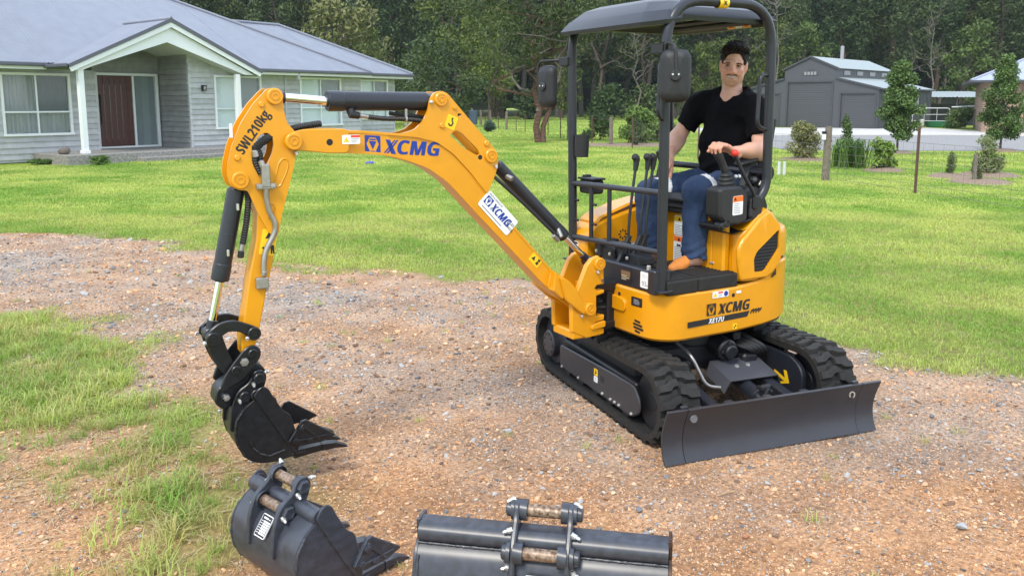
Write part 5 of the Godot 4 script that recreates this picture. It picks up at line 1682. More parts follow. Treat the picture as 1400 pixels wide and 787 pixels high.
# ------------------------------------------------------------------ ground, gravel, grass
const LAWN_EDGE := [-30.0, -11.6, -7.97, -11.04, -6.96, -11.29, -6.43, -11.43, -5.54, -11.04, -4.38, -10.34, -3.45, -9.77, -2.6, -9.17, -1.92, -8.68, -1.35, -8.46, -0.74, -8.35, -0.15, -8.24, 0.25, -8.1, 1.05, -7.36, 1.58, -6.78, 2.12, -6.13, 2.37, -5.86, 2.56, -5.68, 2.91, -5.38, 3.2, -5.06, 3.41, -4.82, 4.2, -4.1, 6.5, -3.0, 12.0, -1.0]
const PATCH := [-6.5, -6.2, -5.6, -6.5, -4.6, -6.6, -4.24, -6.78, -4.05, -6.93, -3.8, -6.98, -3.36, -6.6, -2.81, -5.97, -2.35, -5.38, -1.92, -4.82, -1.59, -4.31, -1.3, -3.77, -1.2, -3.41, -1.11, -3.06, -1.02, -2.7, -1.0, -2.3, -1.55, -2.4, -1.80, -2.86, -1.95, -3.2, -2.1, -3.5, -2.35, -3.8, -2.75, -4.05, -3.2, -4.35, -3.8, -4.6, -5.0, -5.0]
const GX0 := -13.0
const GZ0 := -14.0
const GS := 0.1
const GW := 240
const GH := 130
var sd_lawn := PackedFloat32Array()
var sd_patch := PackedFloat32Array()
var nz := FastNoiseLite.new()
var nz2 := FastNoiseLite.new()
func seg_dist(p: Vector2, poly: PackedVector2Array, closed: bool) -> float:
	var d := 1e9
	for i in (poly.size() if closed else poly.size() - 1):
		d = minf(d, p.distance_squared_to(Geometry2D.get_closest_point_to_segment(p, poly[i], poly[(i + 1) % poly.size()])))
	return sqrt(d)
func make_masks() -> void:
	nz.seed = 3; nz.frequency = 0.9; nz.fractal_octaves = 4
	nz2.seed = 8; nz2.frequency = 0.23; nz2.fractal_octaves = 3
	var edge := V2(LAWN_EDGE)
	var lawn := edge.duplicate()
	lawn.append_array(V2([60, -1, 60, -200, -60, -200, -60, -11.6]))
	var pat := V2(PATCH)
	sd_lawn.resize(GW * GH); sd_patch.resize(GW * GH)
	for j in GH:
		for i in GW:
			var p := Vector2(GX0 + i * GS, GZ0 + j * GS)
			var d := seg_dist(p, edge, false)
			sd_lawn[j * GW + i] = d if Geometry2D.is_point_in_polygon(p, lawn) else -d
			d = seg_dist(p, pat, true)
			sd_patch[j * GW + i] = d if Geometry2D.is_point_in_polygon(p, pat) else -d
func look(a: PackedFloat32Array, x: float, z: float) -> float:
	var u := clampf((x - GX0) / GS, 0, GW - 1.01); var v := clampf((z - GZ0) / GS, 0, GH - 1.01)
	var i := int(u); var j := int(v)
	u -= i; v -= j
	var k := j * GW + i
	return lerpf(lerpf(a[k], a[k + 1], u), lerpf(a[k + GW], a[k + GW + 1], u), v)
func grass_at(x: float, z: float) -> float:     # 0 bare earth .. 1 closed sward
	if z < GZ0 + 0.2: return 1.0
	var n := nz.get_noise_2d(x, z)
	var l := smoothstep(-0.22, 0.22, look(sd_lawn, x, z) + n * 0.55)
	var p := smoothstep(-0.35, 0.45, look(sd_patch, x, z) + n * 0.75) * clampf(1.05 + nz2.get_noise_2d(x * 4.0 + 31.0, z * 4.0) * 1.3 - 0.05 * smoothstep(-3.9, -2.9, z), 0.0, 1.0)
	return maxf(l, p)
func grey_at(x: float, z: float) -> float:      # how much of the yard is blue-grey road metal
	var g := 0.30 + nz2.get_noise_2d(x * 2.2 + 9.0, z * 2.2) * 0.8
	g += 0.9 * exp(-(Vector2(x + 6.2, z + 8.8).length_squared()) / 2.2)
	g += 0.55 * exp(-(Vector2((x + 2.0) * 1.0, (z + 7.3) * 0.7).length_squared()) / 0.9)
	g += 0.35 * exp(-(Vector2(x - 2.6, z + 4.6).length_squared()) / 1.2)
	g -= 0.5 * smoothstep(-4.2, -2.6, z) + 0.6 * smoothstep(-0.9, -1.5, x) * smoothstep(-5.2, -4.2, z)
	return clampf(g, 0.0, 1.0)
func bump_at(x: float, z: float) -> float:
	return nz.get_noise_2d(x * 1.3, z * 1.3 + 50.0) * 0.010 + nz.get_noise_2d(x * 6.0, z * 6.0) * 0.004 - 0.004
func ground() -> void:
	make_masks()
	# the wide sheet: meadow to the horizon
	var gm := StandardMaterial3D.new()
	gm.vertex_color_use_as_albedo = true
	gm.roughness = 0.95
	gm.metallic_specular = 0.2
	worn(gm, noise_tex(21, 0.03, Color(0.72, 0.74, 0.66), Color(1, 1, 1), 512, 5), 0.35, true)
	var v := PackedVector3Array(); var c := PackedColorArray(); var n := PackedVector3Array(); var ix := PackedInt32Array()
	var xs := []; var zs := []
	for i in 61: xs.append((i - 30) * 3.0)
	xs.push_front(-2000.0); xs.append(2000.0)
	for j in 51: zs.append(20.0 - j * 3.0)
	zs.append(-400.0); zs.append(-1900.0)
	for z in zs:
		for x in xs:
			v.append(Vector3(x, -0.022, z)); n.append(Vector3.UP)
			var t := clampf(0.5 + nz2.get_noise_2d(x * 0.5, z * 0.5), 0.0, 1.0)
			c.append(Color(0.30, 0.41, 0.07).lerp(Color(0.42, 0.49, 0.12), t))
	for j in zs.size() - 1:
		for i in xs.size() - 1:
			var k: int = j * xs.size() + i
			ix.append_array([k, k + xs.size(), k + 1, k + 1, k + xs.size(), k + xs.size() + 1])
	structure(part("ground", arrays(v, n, c, ix), gm))
	# the yard: bare reddish earth and road metal running out into the lawn
	var ym := StandardMaterial3D.new()
	ym.vertex_color_use_as_albedo = true
	ym.roughness = 0.92
	ym.metallic_specular = 0.25
	var grain := noise_tex(31, 0.045, Color(0.62, 0.60, 0.59), Color(1, 1, 1), 1024, 4, false, 4.0, FastNoiseLite.TYPE_VALUE_CUBIC)
	worn(ym, grain, 1.6, true)
	ym.heightmap_enabled = true
	ym.heightmap_texture = grain
	ym.heightmap_scale = 1.2
	ym.detail_enabled = true
	ym.detail_blend_mode = BaseMaterial3D.BLEND_MODE_MUL
	ym.detail_albedo = noise_tex(33, 0.012, Color(0.80, 0.79, 0.79), Color(1, 1, 1), 512, 5)
	ym.uv2_triplanar = true
	ym.uv2_world_triplanar = true
	ym.uv2_scale = Vector3.ONE * 0.31
	ym.detail_uv_layer = BaseMaterial3D.DETAIL_UV_2
	v = PackedVector3Array(); c = PackedColorArray(); n = PackedVector3Array(); ix = PackedInt32Array()
	var nx := 300; var nzc := 190
	for j in nzc + 1:
		for i in nx + 1:
			var x := -11.5 + 20.0 * i / nx; var z := -1.2 - 12.3 * j / nzc
			var g := grass_at(x, z)
			var edge := minf(minf(x + 11.5, 8.5 - x), z + 13.5)
			var y := bump_at(x, z)
			if edge < 0.3: y = lerpf(-0.03, y, clampf(edge / 0.3, 0, 1))
			v.append(Vector3(x, y, z))
			var e := 0.02
			n.append(Vector3(bump_at(x - e, z) - bump_at(x + e, z), 2 * e, bump_at(x, z - e) - bump_at(x, z + e)).normalized())
			var t := clampf(0.5 + nz.get_noise_2d(x * 1.7 + 4.0, z * 1.7) * 0.9, 0, 1)
			var soil := Color(0.70, 0.405, 0.215).lerp(Color(0.76, 0.535, 0.36), t)
			soil = soil.lerp(Color(0.66, 0.345, 0.155), 0.6 * smoothstep(-4.9, -3.1, z))
			var rut := nz2.get_noise_2d((x * 0.86 + z * 0.5) * 0.9 + 80.0, (z * 0.86 - x * 0.5) * 6.0)
			soil = soil * (1.0 + rut * 0.22)
			soil = soil.lerp(Color(0.54, 0.475, 0.41), grey_at(x, z) * 0.75)
			c.append(soil.lerp(Color(0.34, 0.36, 0.11), g * 0.85))
	for j in nzc:
		for i in nx:
			var k := j * (nx + 1) + i
			ix.append_array([k, k + nx + 1, k + 1, k + 1, k + nx + 1, k + nx + 2])
	var yard := structure(part("gravel_yard", arrays(v, n, c, ix), ym))
	stones()
	grass()
func arrays(v: PackedVector3Array, n: PackedVector3Array, c: PackedColorArray, ix: PackedInt32Array) -> ArrayMesh:
	var a := []
	a.resize(Mesh.ARRAY_MAX)
	a[Mesh.ARRAY_VERTEX] = v
	if n.size(): a[Mesh.ARRAY_NORMAL] = n
	if c.size(): a[Mesh.ARRAY_COLOR] = c
	if ix.size(): a[Mesh.ARRAY_INDEX] = ix
	var m := ArrayMesh.new()
	m.add_surface_from_arrays(Mesh.PRIMITIVE_TRIANGLES, a)
	return m
func scatter(called: String, mesh: Mesh, m: Material, where: Array, cols: PackedColorArray, label := "") -> MultiMeshInstance3D:
	var mm := MultiMesh.new()
	mm.transform_format = MultiMesh.TRANSFORM_3D
	mm.use_colors = true
	mm.mesh = mesh
	mm.instance_count = where.size()
	for i in where.size():
		mm.set_instance_transform(i, where[i])
		mm.set_instance_color(i, cols[i])
	var o := MultiMeshInstance3D.new()
	o.multimesh = mm
	o.material_override = m
	o.name = numbered(self, called)
	add_child(o, true)
	stuff(o)
	if label: o.set_meta("label", label)
	return o
func chip(seed_: int, flat: float) -> ArrayMesh:      # an angular pebble
	var r := rnd(seed_)
	var t := (1.0 + sqrt(5.0)) / 2.0
	var p := []
	for q in [[-1, t, 0], [1, t, 0], [-1, -t, 0], [1, -t, 0], [0, -1, t], [0, 1, t], [0, -1, -t], [0, 1, -t], [t, 0, -1], [t, 0, 1], [-t, 0, -1], [-t, 0, 1]]:
		var w := Vector3(q[0], q[1], q[2]).normalized() * r.randf_range(0.32, 0.62)
		p.append(w * Vector3(1.0, flat, 0.75))
	var mb := MB.new()
	for f in [[0, 11, 5], [0, 5, 1], [0, 1, 7], [0, 7, 10], [0, 10, 11], [1, 5, 9], [5, 11, 4], [11, 10, 2], [10, 7, 6], [7, 1, 8], [3, 9, 4], [3, 4, 2], [3, 2, 6], [3, 6, 8], [3, 8, 9], [4, 9, 5], [2, 4, 11], [6, 2, 10], [8, 6, 7], [9, 8, 1]]:
		mb.tri(p[f[0]], p[f[1]], p[f[2]])
	return mb.mesh(0.0)
func stones() -> void:
	var m := StandardMaterial3D.new()
	m.vertex_color_use_as_albedo = true
	m.roughness = 0.8
	m.metallic_specular = 0.35
	var r := rnd(77)
	var places := [[], [], [], []]
	var cols := [PackedColorArray(), PackedColorArray(), PackedColorArray(), PackedColorArray()]
	for zone in [[-1.9, -3.4, 7500.0, 0.0042], [-3.4, -5.2, 4200.0, 0.0052], [-5.2, -7.6, 1700.0, 0.0075], [-7.6, -11.6, 480.0, 0.0115]]:
		var z1: float = zone[0]; var z0: float = zone[1]
		var w0 := -0.72 * absf(z0) - 0.6; var w1 := 0.72 * absf(z0) + 0.6
		var num := int((z1 - z0) * (w1 - w0) * zone[2])
		for i in num:
			var x := r.randf_range(w0, w1); var z := r.randf_range(z0, z1)
			if absf(x) > 0.72 * absf(z) + 0.6: continue
			var g := grass_at(x, z)
			if g > 0.75 or r.randf() < g * 0.8: continue
			var grey := grey_at(x, z)
			var u := r.randf()
			var s: float = zone[3] * (0.7 + 0.34 / pow(u + 0.012, 0.60))
			s = minf(s, 0.06)
			if nz.get_noise_2d(x * 2.4, z * 2.4) + r.randf() * 0.6 < 0.05: s *= 0.7
			var c: Color
			var k := r.randf()
			if k < 0.16 + grey * 0.62: c = [Color(0.21, 0.21, 0.21), Color(0.30, 0.297, 0.29), Color(0.12, 0.122, 0.126), Color(0.36, 0.35, 0.335)][r.randi() % 4]
			else: c = [Color(0.52, 0.29, 0.145), Color(0.55, 0.38, 0.245), Color(0.42, 0.22, 0.11), Color(0.17, 0.105, 0.07), Color(0.50, 0.33, 0.20), Color(0.56, 0.34, 0.19), Color(0.24, 0.14, 0.085)][r.randi() % 7]
			c = c * r.randf_range(0.85, 1.3)
			c.a = 1.0
			var vi := r.randi() % 4
			var B := Basis(Vector3.UP, r.randf() * TAU) * Basis(Vector3(1, 0, 0), r.randf_range(-0.4, 0.4)) * Basis(Vector3(0, 0, 1), r.randf_range(-0.4, 0.4))
			B = B.scaled(Vector3.ONE)
			places[vi].append(Transform3D(B * Basis.from_scale(Vector3(s, s, s) * 1.5), Vector3(x, bump_at(x, z) + s * 0.14, z)))
			cols[vi].append(c)
	for i in 4:
		scatter("gravel", chip(100 + i, [0.5, 0.62, 0.4, 0.3][i]), m, places[i], cols[i], "loose angular gravel and chips strewn over the reddish yard")
	# a few stones one could pick up
	var pale := mat(0.62, 0.47, 0.36, 0.85)
	var dark := mat(0.15, 0.155, 0.17, 0.8)
	var blue := mat(0.33, 0.345, 0.35, 0.8)
	var brown := mat(0.36, 0.17, 0.09, 0.85)
	for q in [[1.98, -2.93, 0.055, pale, "pale tan stone near the picture's lower right corner"], [1.87, -3.27, 0.06, blue, "blue-grey stone in the gravel right of the mud bucket"], [2.36, -4.52, 0.045, dark, "dark stone in the gravel right of the blade"], [0.95, -3.2, 0.032, brown, "rusty brown stone between blade and mud bucket"], [2.15, -4.72, 0.04, dark, "small dark stone beyond the blade's right end"], [0.55, -3.42, 0.05, dark, "flat dark stone in front of the blade's left end"], [-0.02, -4.3, 0.05, blue, "grey stone lying left of the rubber track"], [0.42, -2.96, 0.04, blue, "light grey stone in front of the mud bucket's right end"]]:
		var o := part("stone", chip(int(q[0] * 100) + 7, 0.55), q[3], self)
		o.position = Vector3(q[0], q[2] * 0.2, q[1])
		o.scale = Vector3.ONE * q[2]
		o.rotation.y = q[0] * 3.0
		tag(o, q[4], "stone")
func clump(seed_: int, blades: int, radius: float, h0: float, h1: float, w: float, lean: float) -> ArrayMesh:
	var r := rnd(seed_)
	var v := PackedVector3Array(); var n := PackedVector3Array(); var c := PackedColorArray()
	for b in blades:
		var a := r.randf() * TAU
		var d := sqrt(r.randf()) * radius
		var base := Vector3(cos(a) * d, -0.012, sin(a) * d)
		var yaw := r.randf() * TAU
		var dir := Vector3(cos(yaw), 0, sin(yaw))
		var side := Vector3(-dir.z, 0, dir.x) * w * r.randf_range(0.7, 1.2)
		var h := r.randf_range(h0, h1)
		var ln := r.randf_range(0.15, lean)
		var mid := base + Vector3.UP * h * 0.6 + dir * h * ln * 0.35
		var tip := base + Vector3.UP * h * (1.0 - ln * 0.25) + dir * h * ln
		var tint := Color.WHITE * r.randf_range(0.72, 1.0)
		if r.randf() < 0.16: tint = Color(1.35, 1.0, 0.9) * r.randf_range(0.8, 1.0)      # a dry blade
		tint.a = 1.0
		var q := [base - side, base + side, mid + side * 0.8, base - side, mid + side * 0.8, mid - side * 0.8, mid - side * 0.8, mid + side * 0.8, tip]
		for k in 9:
			v.append(q[k]); c.append(tint)
	return arrays(v, n, c, PackedInt32Array())
func grass() -> void:
	var m := StandardMaterial3D.new()
	m.vertex_color_use_as_albedo = true
	m.roughness = 0.6
	m.metallic_specular = 0.3
	m.backlight_enabled = true
	m.backlight = Color(0.8, 0.8, 0.5)
	var r := rnd(5)
	var tone := func(x: float, z: float) -> Color:
		var t := clampf(0.5 + nz2.get_noise_2d(x * 1.6, z * 1.6) * 1.35 + nz.get_noise_2d(x * 0.8, z * 0.8) * 0.35, 0.0, 1.0)
		var c := Color(0.27, 0.445, 0.09).lerp(Color(0.54, 0.635, 0.19), t)
		if r.randf() < 0.04 + 0.22 * maxf(0.0, nz2.get_noise_2d(x * 3.0 + 60.0, z * 3.0)): c = c.lerp(Color(0.66, 0.58, 0.26), 0.6)
		c = c * r.randf_range(0.82, 1.12)
		c.a = 1
		return c
	# lawn in four belts, coarser with distance
	for belt in [[-4.4, -9.0, 620.0, 0.055, 16, 0.022, 0.050, 0.0022], [-9.0, -14.0, 330.0, 0.085, 18, 0.025, 0.055, 0.0032], [-14.0, -24.0, 90.0, 0.16, 26, 0.03, 0.065, 0.006], [-24.0, -42.0, 26.0, 0.32, 34, 0.04, 0.08, 0.012], [-42.0, -100.0, 4.5, 0.8, 44, 0.06, 0.13, 0.03]]:
		var z1: float = belt[0]; var z0: float = belt[1]
		var half := 0.86 * absf(z0) + 1.5
		var num := int((z1 - z0) * half * 2.0 * belt[2])
		var sets := [[], [], []]
		var cols := [PackedColorArray(), PackedColorArray(), PackedColorArray()]
		for i in num:
			var x := r.randf_range(-half, half); var z := r.randf_range(z0, z1)
			if absf(x) > 0.86 * absf(z) + 1.5: continue
			if grass_at(x, z) < r.randf_range(0.25, 1.0): continue
			if z < -14 and no_grass(x, z): continue
			var s := r.randf_range(0.75, 1.25) * (1.0 + 0.5 * maxf(0.0, nz.get_noise_2d(x * 1.4 + 7, z * 1.4)))
			var k := r.randi() % 3
			var y := bump_at(x, z) if z > -13.3 else -0.02
			sets[k].append(Transform3D(Basis(Vector3.UP, r.randf() * TAU) * Basis.from_scale(Vector3(1, s, 1)), Vector3(x, y, z)))
			cols[k].append(tone.call(x, z))
		for k in 3:
			scatter("grass", clump(int(-z1 * 10) + k, belt[4], belt[3], belt[5], belt[6], belt[7], 0.9), m, sets[k], cols[k], "short mown lawn, bright green with straw-coloured flecks")
	# rank grass and weeds of the near patch, and stray tufts in the earth
	var sets2 := [[], [], []]
	var cols2 := [PackedColorArray(), PackedColorArray(), PackedColorArray()]
	for i in 20000:
		var x := r.randf_range(-6.5, 3.6); var z := r.randf_range(-8.8, -1.9)
		var d := look(sd_patch, x, z)
		var g := grass_at(x, z)
		var lawn := look(sd_lawn, x, z)
		if lawn > 0.1 and r.randf() > 0.02: continue
		if lawn > -0.25 and r.randf() > 0.25: continue
		if d < 0.0 and lawn <= 0.0 and r.randf() > 0.012 + 0.16 * smoothstep(0.25, 0.6, g): continue
		if d >= 0.0 and r.randf() > g * 1.1: continue
		var s := r.randf_range(0.5, 1.15) * (1.0 if d > 0.15 else 0.62)
		var k := r.randi() % 3
		sets2[k].append(Transform3D(Basis(Vector3.UP, r.randf() * TAU) * Basis.from_scale(Vector3(1, r.randf_range(0.6, 1.2), 1) * s), Vector3(x, bump_at(x, z), z)))
		var c: Color = tone.call(x * 2.0, z * 2.0)
		if r.randf() < 0.5: c = c.lerp(Color(0.56, 0.46, 0.22), r.randf_range(0.2, 0.85))
		cols2[k].append(c)
	for k in 3:
		scatter("weeds", clump(700 + k, 22, 0.06, 0.05, 0.13, 0.0026, 1.25), m, sets2[k], cols2[k], "rank weedy grass patch at the yard's left edge")
	# dead runner stems and straw on the earth round the weeds
	var sm := mat(0.50, 0.39, 0.22, 0.9)
	sm.vertex_color_use_as_albedo = true
	var straw := MB.new()
	for i in 2:
		var a := r.randf() * TAU
		var p := Vector3(r.randf_range(-0.05, 0.05), 0.006, r.randf_range(-0.05, 0.05))
		var dd := Vector3(cos(a), 0, sin(a)) * r.randf_range(0.02, 0.06)
		var w := Vector3(-sin(a), 0, cos(a)) * 0.0011
		straw.quad(p - dd - w, p - dd + w, p + dd + w + Vector3(0, 0.006, 0), p + dd - w + Vector3(0, 0.006, 0))
	var st := []; var sc := PackedColorArray()
	for i in 14000:
		var x := r.randf_range(-5.5, 3.4); var z := r.randf_range(-7.5, -1.9)
		var d := look(sd_patch, x, z)
		if look(sd_lawn, x, z) > 0.1: continue
		if r.randf() > (0.5 * exp(-maxf(0.0, -d) * 4.0) + 0.02): continue
		st.append(Transform3D(Basis(Vector3.UP, r.randf() * TAU), Vector3(x, bump_at(x, z) + 0.002, z)))
		sc.append(Color(1, 1, 1) * r.randf_range(0.6, 1.0))
	scatter("straw_litter", straw.mesh(0.0), sm, st, sc, "straw and dead grass stems lying on the earth")
func no_grass(x: float, z: float) -> bool:
	# road metal and concrete of the neighbours, the house's footprint
	if x > 4.0 and z < -29.5 - 0.02 * x and z > -46.0 and x > 9.5 + (z + 29.5) * -0.15: return true
	if x > 11.0 and z <= -46.0 and z > -68.0: return true
	var d := Vector2(x + 12.5, z + 24.5)
	var s := d.dot(Vector2(0.63, -0.777)); var n := d.dot(Vector2(0.777, 0.63))
	if n < 0.0 and s < 14.0 and s > -12.0: return true
	if n < 0.7 and s > -0.6 and s < 7.0: return true
	return false
# ------------------------------------------------------------------ trees and shrubs
class Leaves:
	var v := PackedVector3Array()
	var n := PackedVector3Array()
	var c := PackedColorArray()
	func cloud(r: RandomNumberGenerator, o: Vector3, rad: Vector3, count: int, len_: float, wid: float, a: Color, b: Color, droop := 0.0, shell := 0.55) -> void:
		var tone := r.randf_range(0.78, 1.12)
		for i in count:
			var d := Vector3(r.randfn(), r.randfn(), r.randfn()).normalized()
			var q := o + d * rad * pow(r.randf(), shell * 0.6) * r.randf_range(0.75, 1.1)
			var ax := Vector3(r.randfn(), r.randfn() * 0.7 - droop * 1.6, r.randfn()).normalized()
			var nn := (d * 0.8 + Vector3(0, 0.5, 0) + Vector3(r.randfn(), r.randfn(), r.randfn()) * 0.55)
			nn = (nn - ax * nn.dot(ax)).normalized()
			var s := ax.cross(nn) * wid * r.randf_range(0.6, 1.2) * 0.5
			var l := ax * len_ * r.randf_range(0.6, 1.25) * 0.5
			var col := a.lerp(b, r.randf()) * tone * r.randf_range(0.8, 1.15)
			col.a = 1.0
			# a pointed leaf: four corners
			for p in [q - l, q + s, q + l, q - l, q + l, q - s]:
				v.append(p); n.append(nn); c.append(col)
	func mesh() -> ArrayMesh:
		# wind every triangle to its normal
		for i in range(0, v.size(), 3):
			if (v[i + 2] - v[i]).cross(v[i + 1] - v[i]).dot(n[i]) < 0.0:
				var t := v[i + 1]; v[i + 1] = v[i + 2]; v[i + 2] = t
		var a := []
		a.resize(Mesh.ARRAY_MAX)
		a[Mesh.ARRAY_VERTEX] = v; a[Mesh.ARRAY_NORMAL] = n; a[Mesh.ARRAY_COLOR] = c
		var m := ArrayMesh.new()
		m.add_surface_from_arrays(Mesh.PRIMITIVE_TRIANGLES, a)
		return m
func leaf_mat(tint := Color(1, 1, 1)) -> StandardMaterial3D:
	var m := StandardMaterial3D.new()
	m.vertex_color_use_as_albedo = true
	m.albedo_color = tint
	m.roughness = 0.55
	m.metallic_specular = 0.35
	m.backlight_enabled = true
	m.backlight = Color(0.5, 0.55, 0.3)
	return m
var bark := {}
func limb(mb: MB, a: Vector3, b: Vector3, r0: float, r1: float, r: RandomNumberGenerator, n := 7, sway := 0.06) -> void:
	var L := a.distance_to(b)
	var pts := PackedVector3Array(); var rr := PackedFloat32Array()
	var m := 6
	for i in m + 1:
		var t := float(i) / m
		var off := Vector3(r.randfn(), 0.3 * r.randfn(), r.randfn()) * L * sway * sin(PI * t)
		pts.append(a.lerp(b, t) + off)
		rr.append(lerpf(r0, r1, pow(t, 0.8)))
	mb.tube(pts, rr, n)
# a forest gum: [trunk mesh, crown mesh]
func gum(seed_: int, h: float, spread: float, a: Color, b: Color, leaf := 0.5, count := 2600, bare := 0.35) -> Array:
	var r := rnd(seed_)
	var mb := MB.new()
	var lv := Leaves.new()
	var top := Vector3(r.randf_range(-0.8, 0.8), h * 0.9, r.randf_range(-0.8, 0.8))
	limb(mb, Vector3(0, -0.2, 0), top, 0.020 * h * r.randf_range(0.6, 0.9), 0.05, r, 8, 0.02)
	var k := 15
	for i in k:
		var t := lerpf(bare, 1.0, float(i) / (k - 1))
		var base := Vector3(0, 0, 0).lerp(top, t * 0.92)
		var an := i * 2.4 + r.randf()
		var ext := spread * (1.0 - 0.55 * pow(t, 2.0)) * r.randf_range(0.45, 1.05)
		var tip := base + Vector3(cos(an) * ext, h * 0.10 * r.randf_range(0.4, 1.3), sin(an) * ext)
		limb(mb, base, tip, 0.0065 * h * (1.2 - t), 0.02, r, 5, 0.08)
		var rad := Vector3(1, 0.8, 1) * spread * r.randf_range(0.34, 0.6)
		lv.cloud(r, tip + Vector3(0, rad.y * 0.2, 0), rad, count / k, leaf, leaf * 0.42, a, b, 0.5)
	return [mb.mesh(60.0), lv.mesh()]
func plant_tree(called: String, label: String, parts: Array, at: Vector3, turn: float, sc: Vector3, mats: Array, group := "", cat := "tree") -> Node3D:
	var t := thing(called, label, cat, at, turn, group)
	part("trunk", parts[0], mats[0], t)
	part("crown", parts[1], mats[1], t)
	t.scale = sc
	return t
func forest() -> void:
	var greyb := worn(mat(0.24, 0.215, 0.19, 0.9), noise_tex(41, 0.03, Color(0.5, 0.48, 0.45), Color(1, 1, 1), 256, 4), 0.8)
	var browb := worn(mat(0.17, 0.125, 0.095, 0.9), noise_tex(42, 0.03, Color(0.45, 0.42, 0.4), Color(1, 1, 1), 256, 4), 0.9)
	var paleb := worn(mat(0.26, 0.235, 0.205, 0.9), noise_tex(43, 0.03, Color(0.6, 0.58, 0.55), Color(1, 1, 1), 256, 4), 0.8)
	bark = {"grey": greyb, "brown": browb, "pale": paleb}
	var lm := [leaf_mat(), leaf_mat(Color(0.86, 0.93, 0.9)), leaf_mat(Color(1.0, 0.96, 0.82))]
	var A := Color(0.036, 0.060, 0.020); var B := Color(0.092, 0.124, 0.042)
	var kinds := []
	for i in 7:
		kinds.append(gum(900 + i, 20.0, [3.6, 3.0, 4.2, 3.3, 3.8, 2.8, 4.0][i], A, B, 0.62, 3000, [0.30, 0.42, 0.22, 0.5, 0.35, 0.55, 0.28][i]))
	var saps := []
	for i in 3:
		saps.append(gum(950 + i, 9.0, 2.1, Color(0.055, 0.095, 0.022), Color(0.13, 0.18, 0.045), 0.42, 2200, 0.12))
	var bushes := []
	for i in 3:
		var r := rnd(970 + i)
		var lv := Leaves.new()
		for k in 9:
			var an := r.randf() * TAU
			lv.cloud(r, Vector3(cos(an) * r.randf_range(0, 1.4), r.randf_range(0.7, 2.4), sin(an) * r.randf_range(0, 1.4)), Vector3(1.3, 1.1, 1.3) * r.randf_range(0.6, 1.0), 210, 0.34, 0.16, Color(0.045, 0.075, 0.022), Color(0.10, 0.135, 0.04), 0.2)
		var mb := MB.new()
		for k in 4: limb(mb, Vector3(0, -0.1, 0), Vector3(r.randf_range(-1, 1), 1.8, r.randf_range(-1, 1)), 0.08, 0.03, r, 6)
		bushes.append([mb.mesh(60), lv.mesh()])
	var r := rnd(4242)
	var g := "forest trees behind the field"
	var lab := ["dark gum tree standing in the dense forest behind the field", "tall grey-trunked gum tree in the dense forest behind the field", "brown-trunked gum tree in the dense forest behind the field"]
	for row in [[-92.0, 4.6, 0.80], [-99.0, 5.2, 0.98], [-108.0, 5.6, 1.12], [-120.0, 6.2, 1.3]]:
		var x := -0.66 * absf(row[0]) - 3.0
		while x < 0.70 * absf(row[0]) + 4.0:
			var k := r.randi() % 7
			var s: float = row[2] * r.randf_range(0.82, 1.18)
			var bk := r.randi() % 3
			plant_tree("gum_tree", lab[[0, 1, 2][bk]], kinds[k], Vector3(x + r.randf_range(-1.2, 1.2), -0.05, row[0] + r.randf_range(-2.5, 2.5)), r.randf() * TAU, Vector3(r.randf_range(0.9, 1.15), 1.0, r.randf_range(0.9, 1.15)) * s, [[greyb, paleb, browb][bk] if r.randf() < 0.45 else browb, lm[r.randi() % 3]], g)
			x += row[1] * r.randf_range(0.75, 1.25)
	# saplings and bushes along the forest edge
	var x := -26.0
	while x < 66.0:
		if r.randf() < 0.55:
			plant_tree("young_gum_tree", "young light green gum along the forest edge", saps[r.randi() % 3], Vector3(x, -0.05, r.randf_range(-89, -84)), r.randf() * TAU, Vector3.ONE * r.randf_range(0.55, 1.15), [browb, lm[r.randi() % 3]], "young gums along the forest edge")
		else:
			plant_tree("forest_bush", "low dark bush along the forest edge", bushes[r.randi() % 3], Vector3(x, -0.05, r.randf_range(-88, -84)), r.randf() * TAU, Vector3.ONE * r.randf_range(0.7, 1.3), [browb, lm[r.randi() % 3]], "bushes along the forest edge", "bush")
		x += r.randf_range(2.0, 4.2)
	# the wood behind, one mass on rising ground
	var hill := MB.new()
	var hp := []
	for j in 5:
		var row := PackedVector3Array()
		for i in 33: row.append(Vector3(-160 + i * 10.0, [-0.3, 2.0, 9.0, 17.0, 21.0][j] + 1.5 * sin(i * 1.7 + j), -112.0 - j * 22.0))
		hp.append(row)
	for j in 4: hill.rows(hp[j], hp[j + 1])
	structure(part("hills", hill, mat(0.045, 0.06, 0.025, 0.95), self, 80.0))
	var lv2 := Leaves.new()
	for k in 5:
		lv2.cloud(r, Vector3(r.randf_range(-1.6, 1.6), 2.0 + k * 1.7, r.randf_range(-1.6, 1.6)), Vector3(2.4, 1.9, 2.4), 220, 0.9, 0.45, A, B, 0.4)
	var wm := lv2.mesh()
	var wt := []; var wc := PackedColorArray()
	for i in 900:
		var xx := r.randf_range(-120, 125); var zz := r.randf_range(-128, -190)
		var yy := lerpf(0.0, 17.0, clampf((-zz - 118) / 60.0, 0, 1))
		wt.append(Transform3D(Basis(Vector3.UP, r.randf() * TAU) * Basis.from_scale(Vector3.ONE * r.randf_range(0.8, 1.5)), Vector3(xx, yy, zz)))
		var c := Color.WHITE * r.randf_range(0.75, 1.1)
		c.a = 1
		wc.append(c)
	scatter("forest", wm, lm[0], wt, wc, "far forest on rising ground behind the tree rows")
	# single trees one can point at
	var olive := gum(1201, 8.6, 3.0, Color(0.095, 0.11, 0.035), Color(0.19, 0.19, 0.07), 0.42, 3600, 0.16)
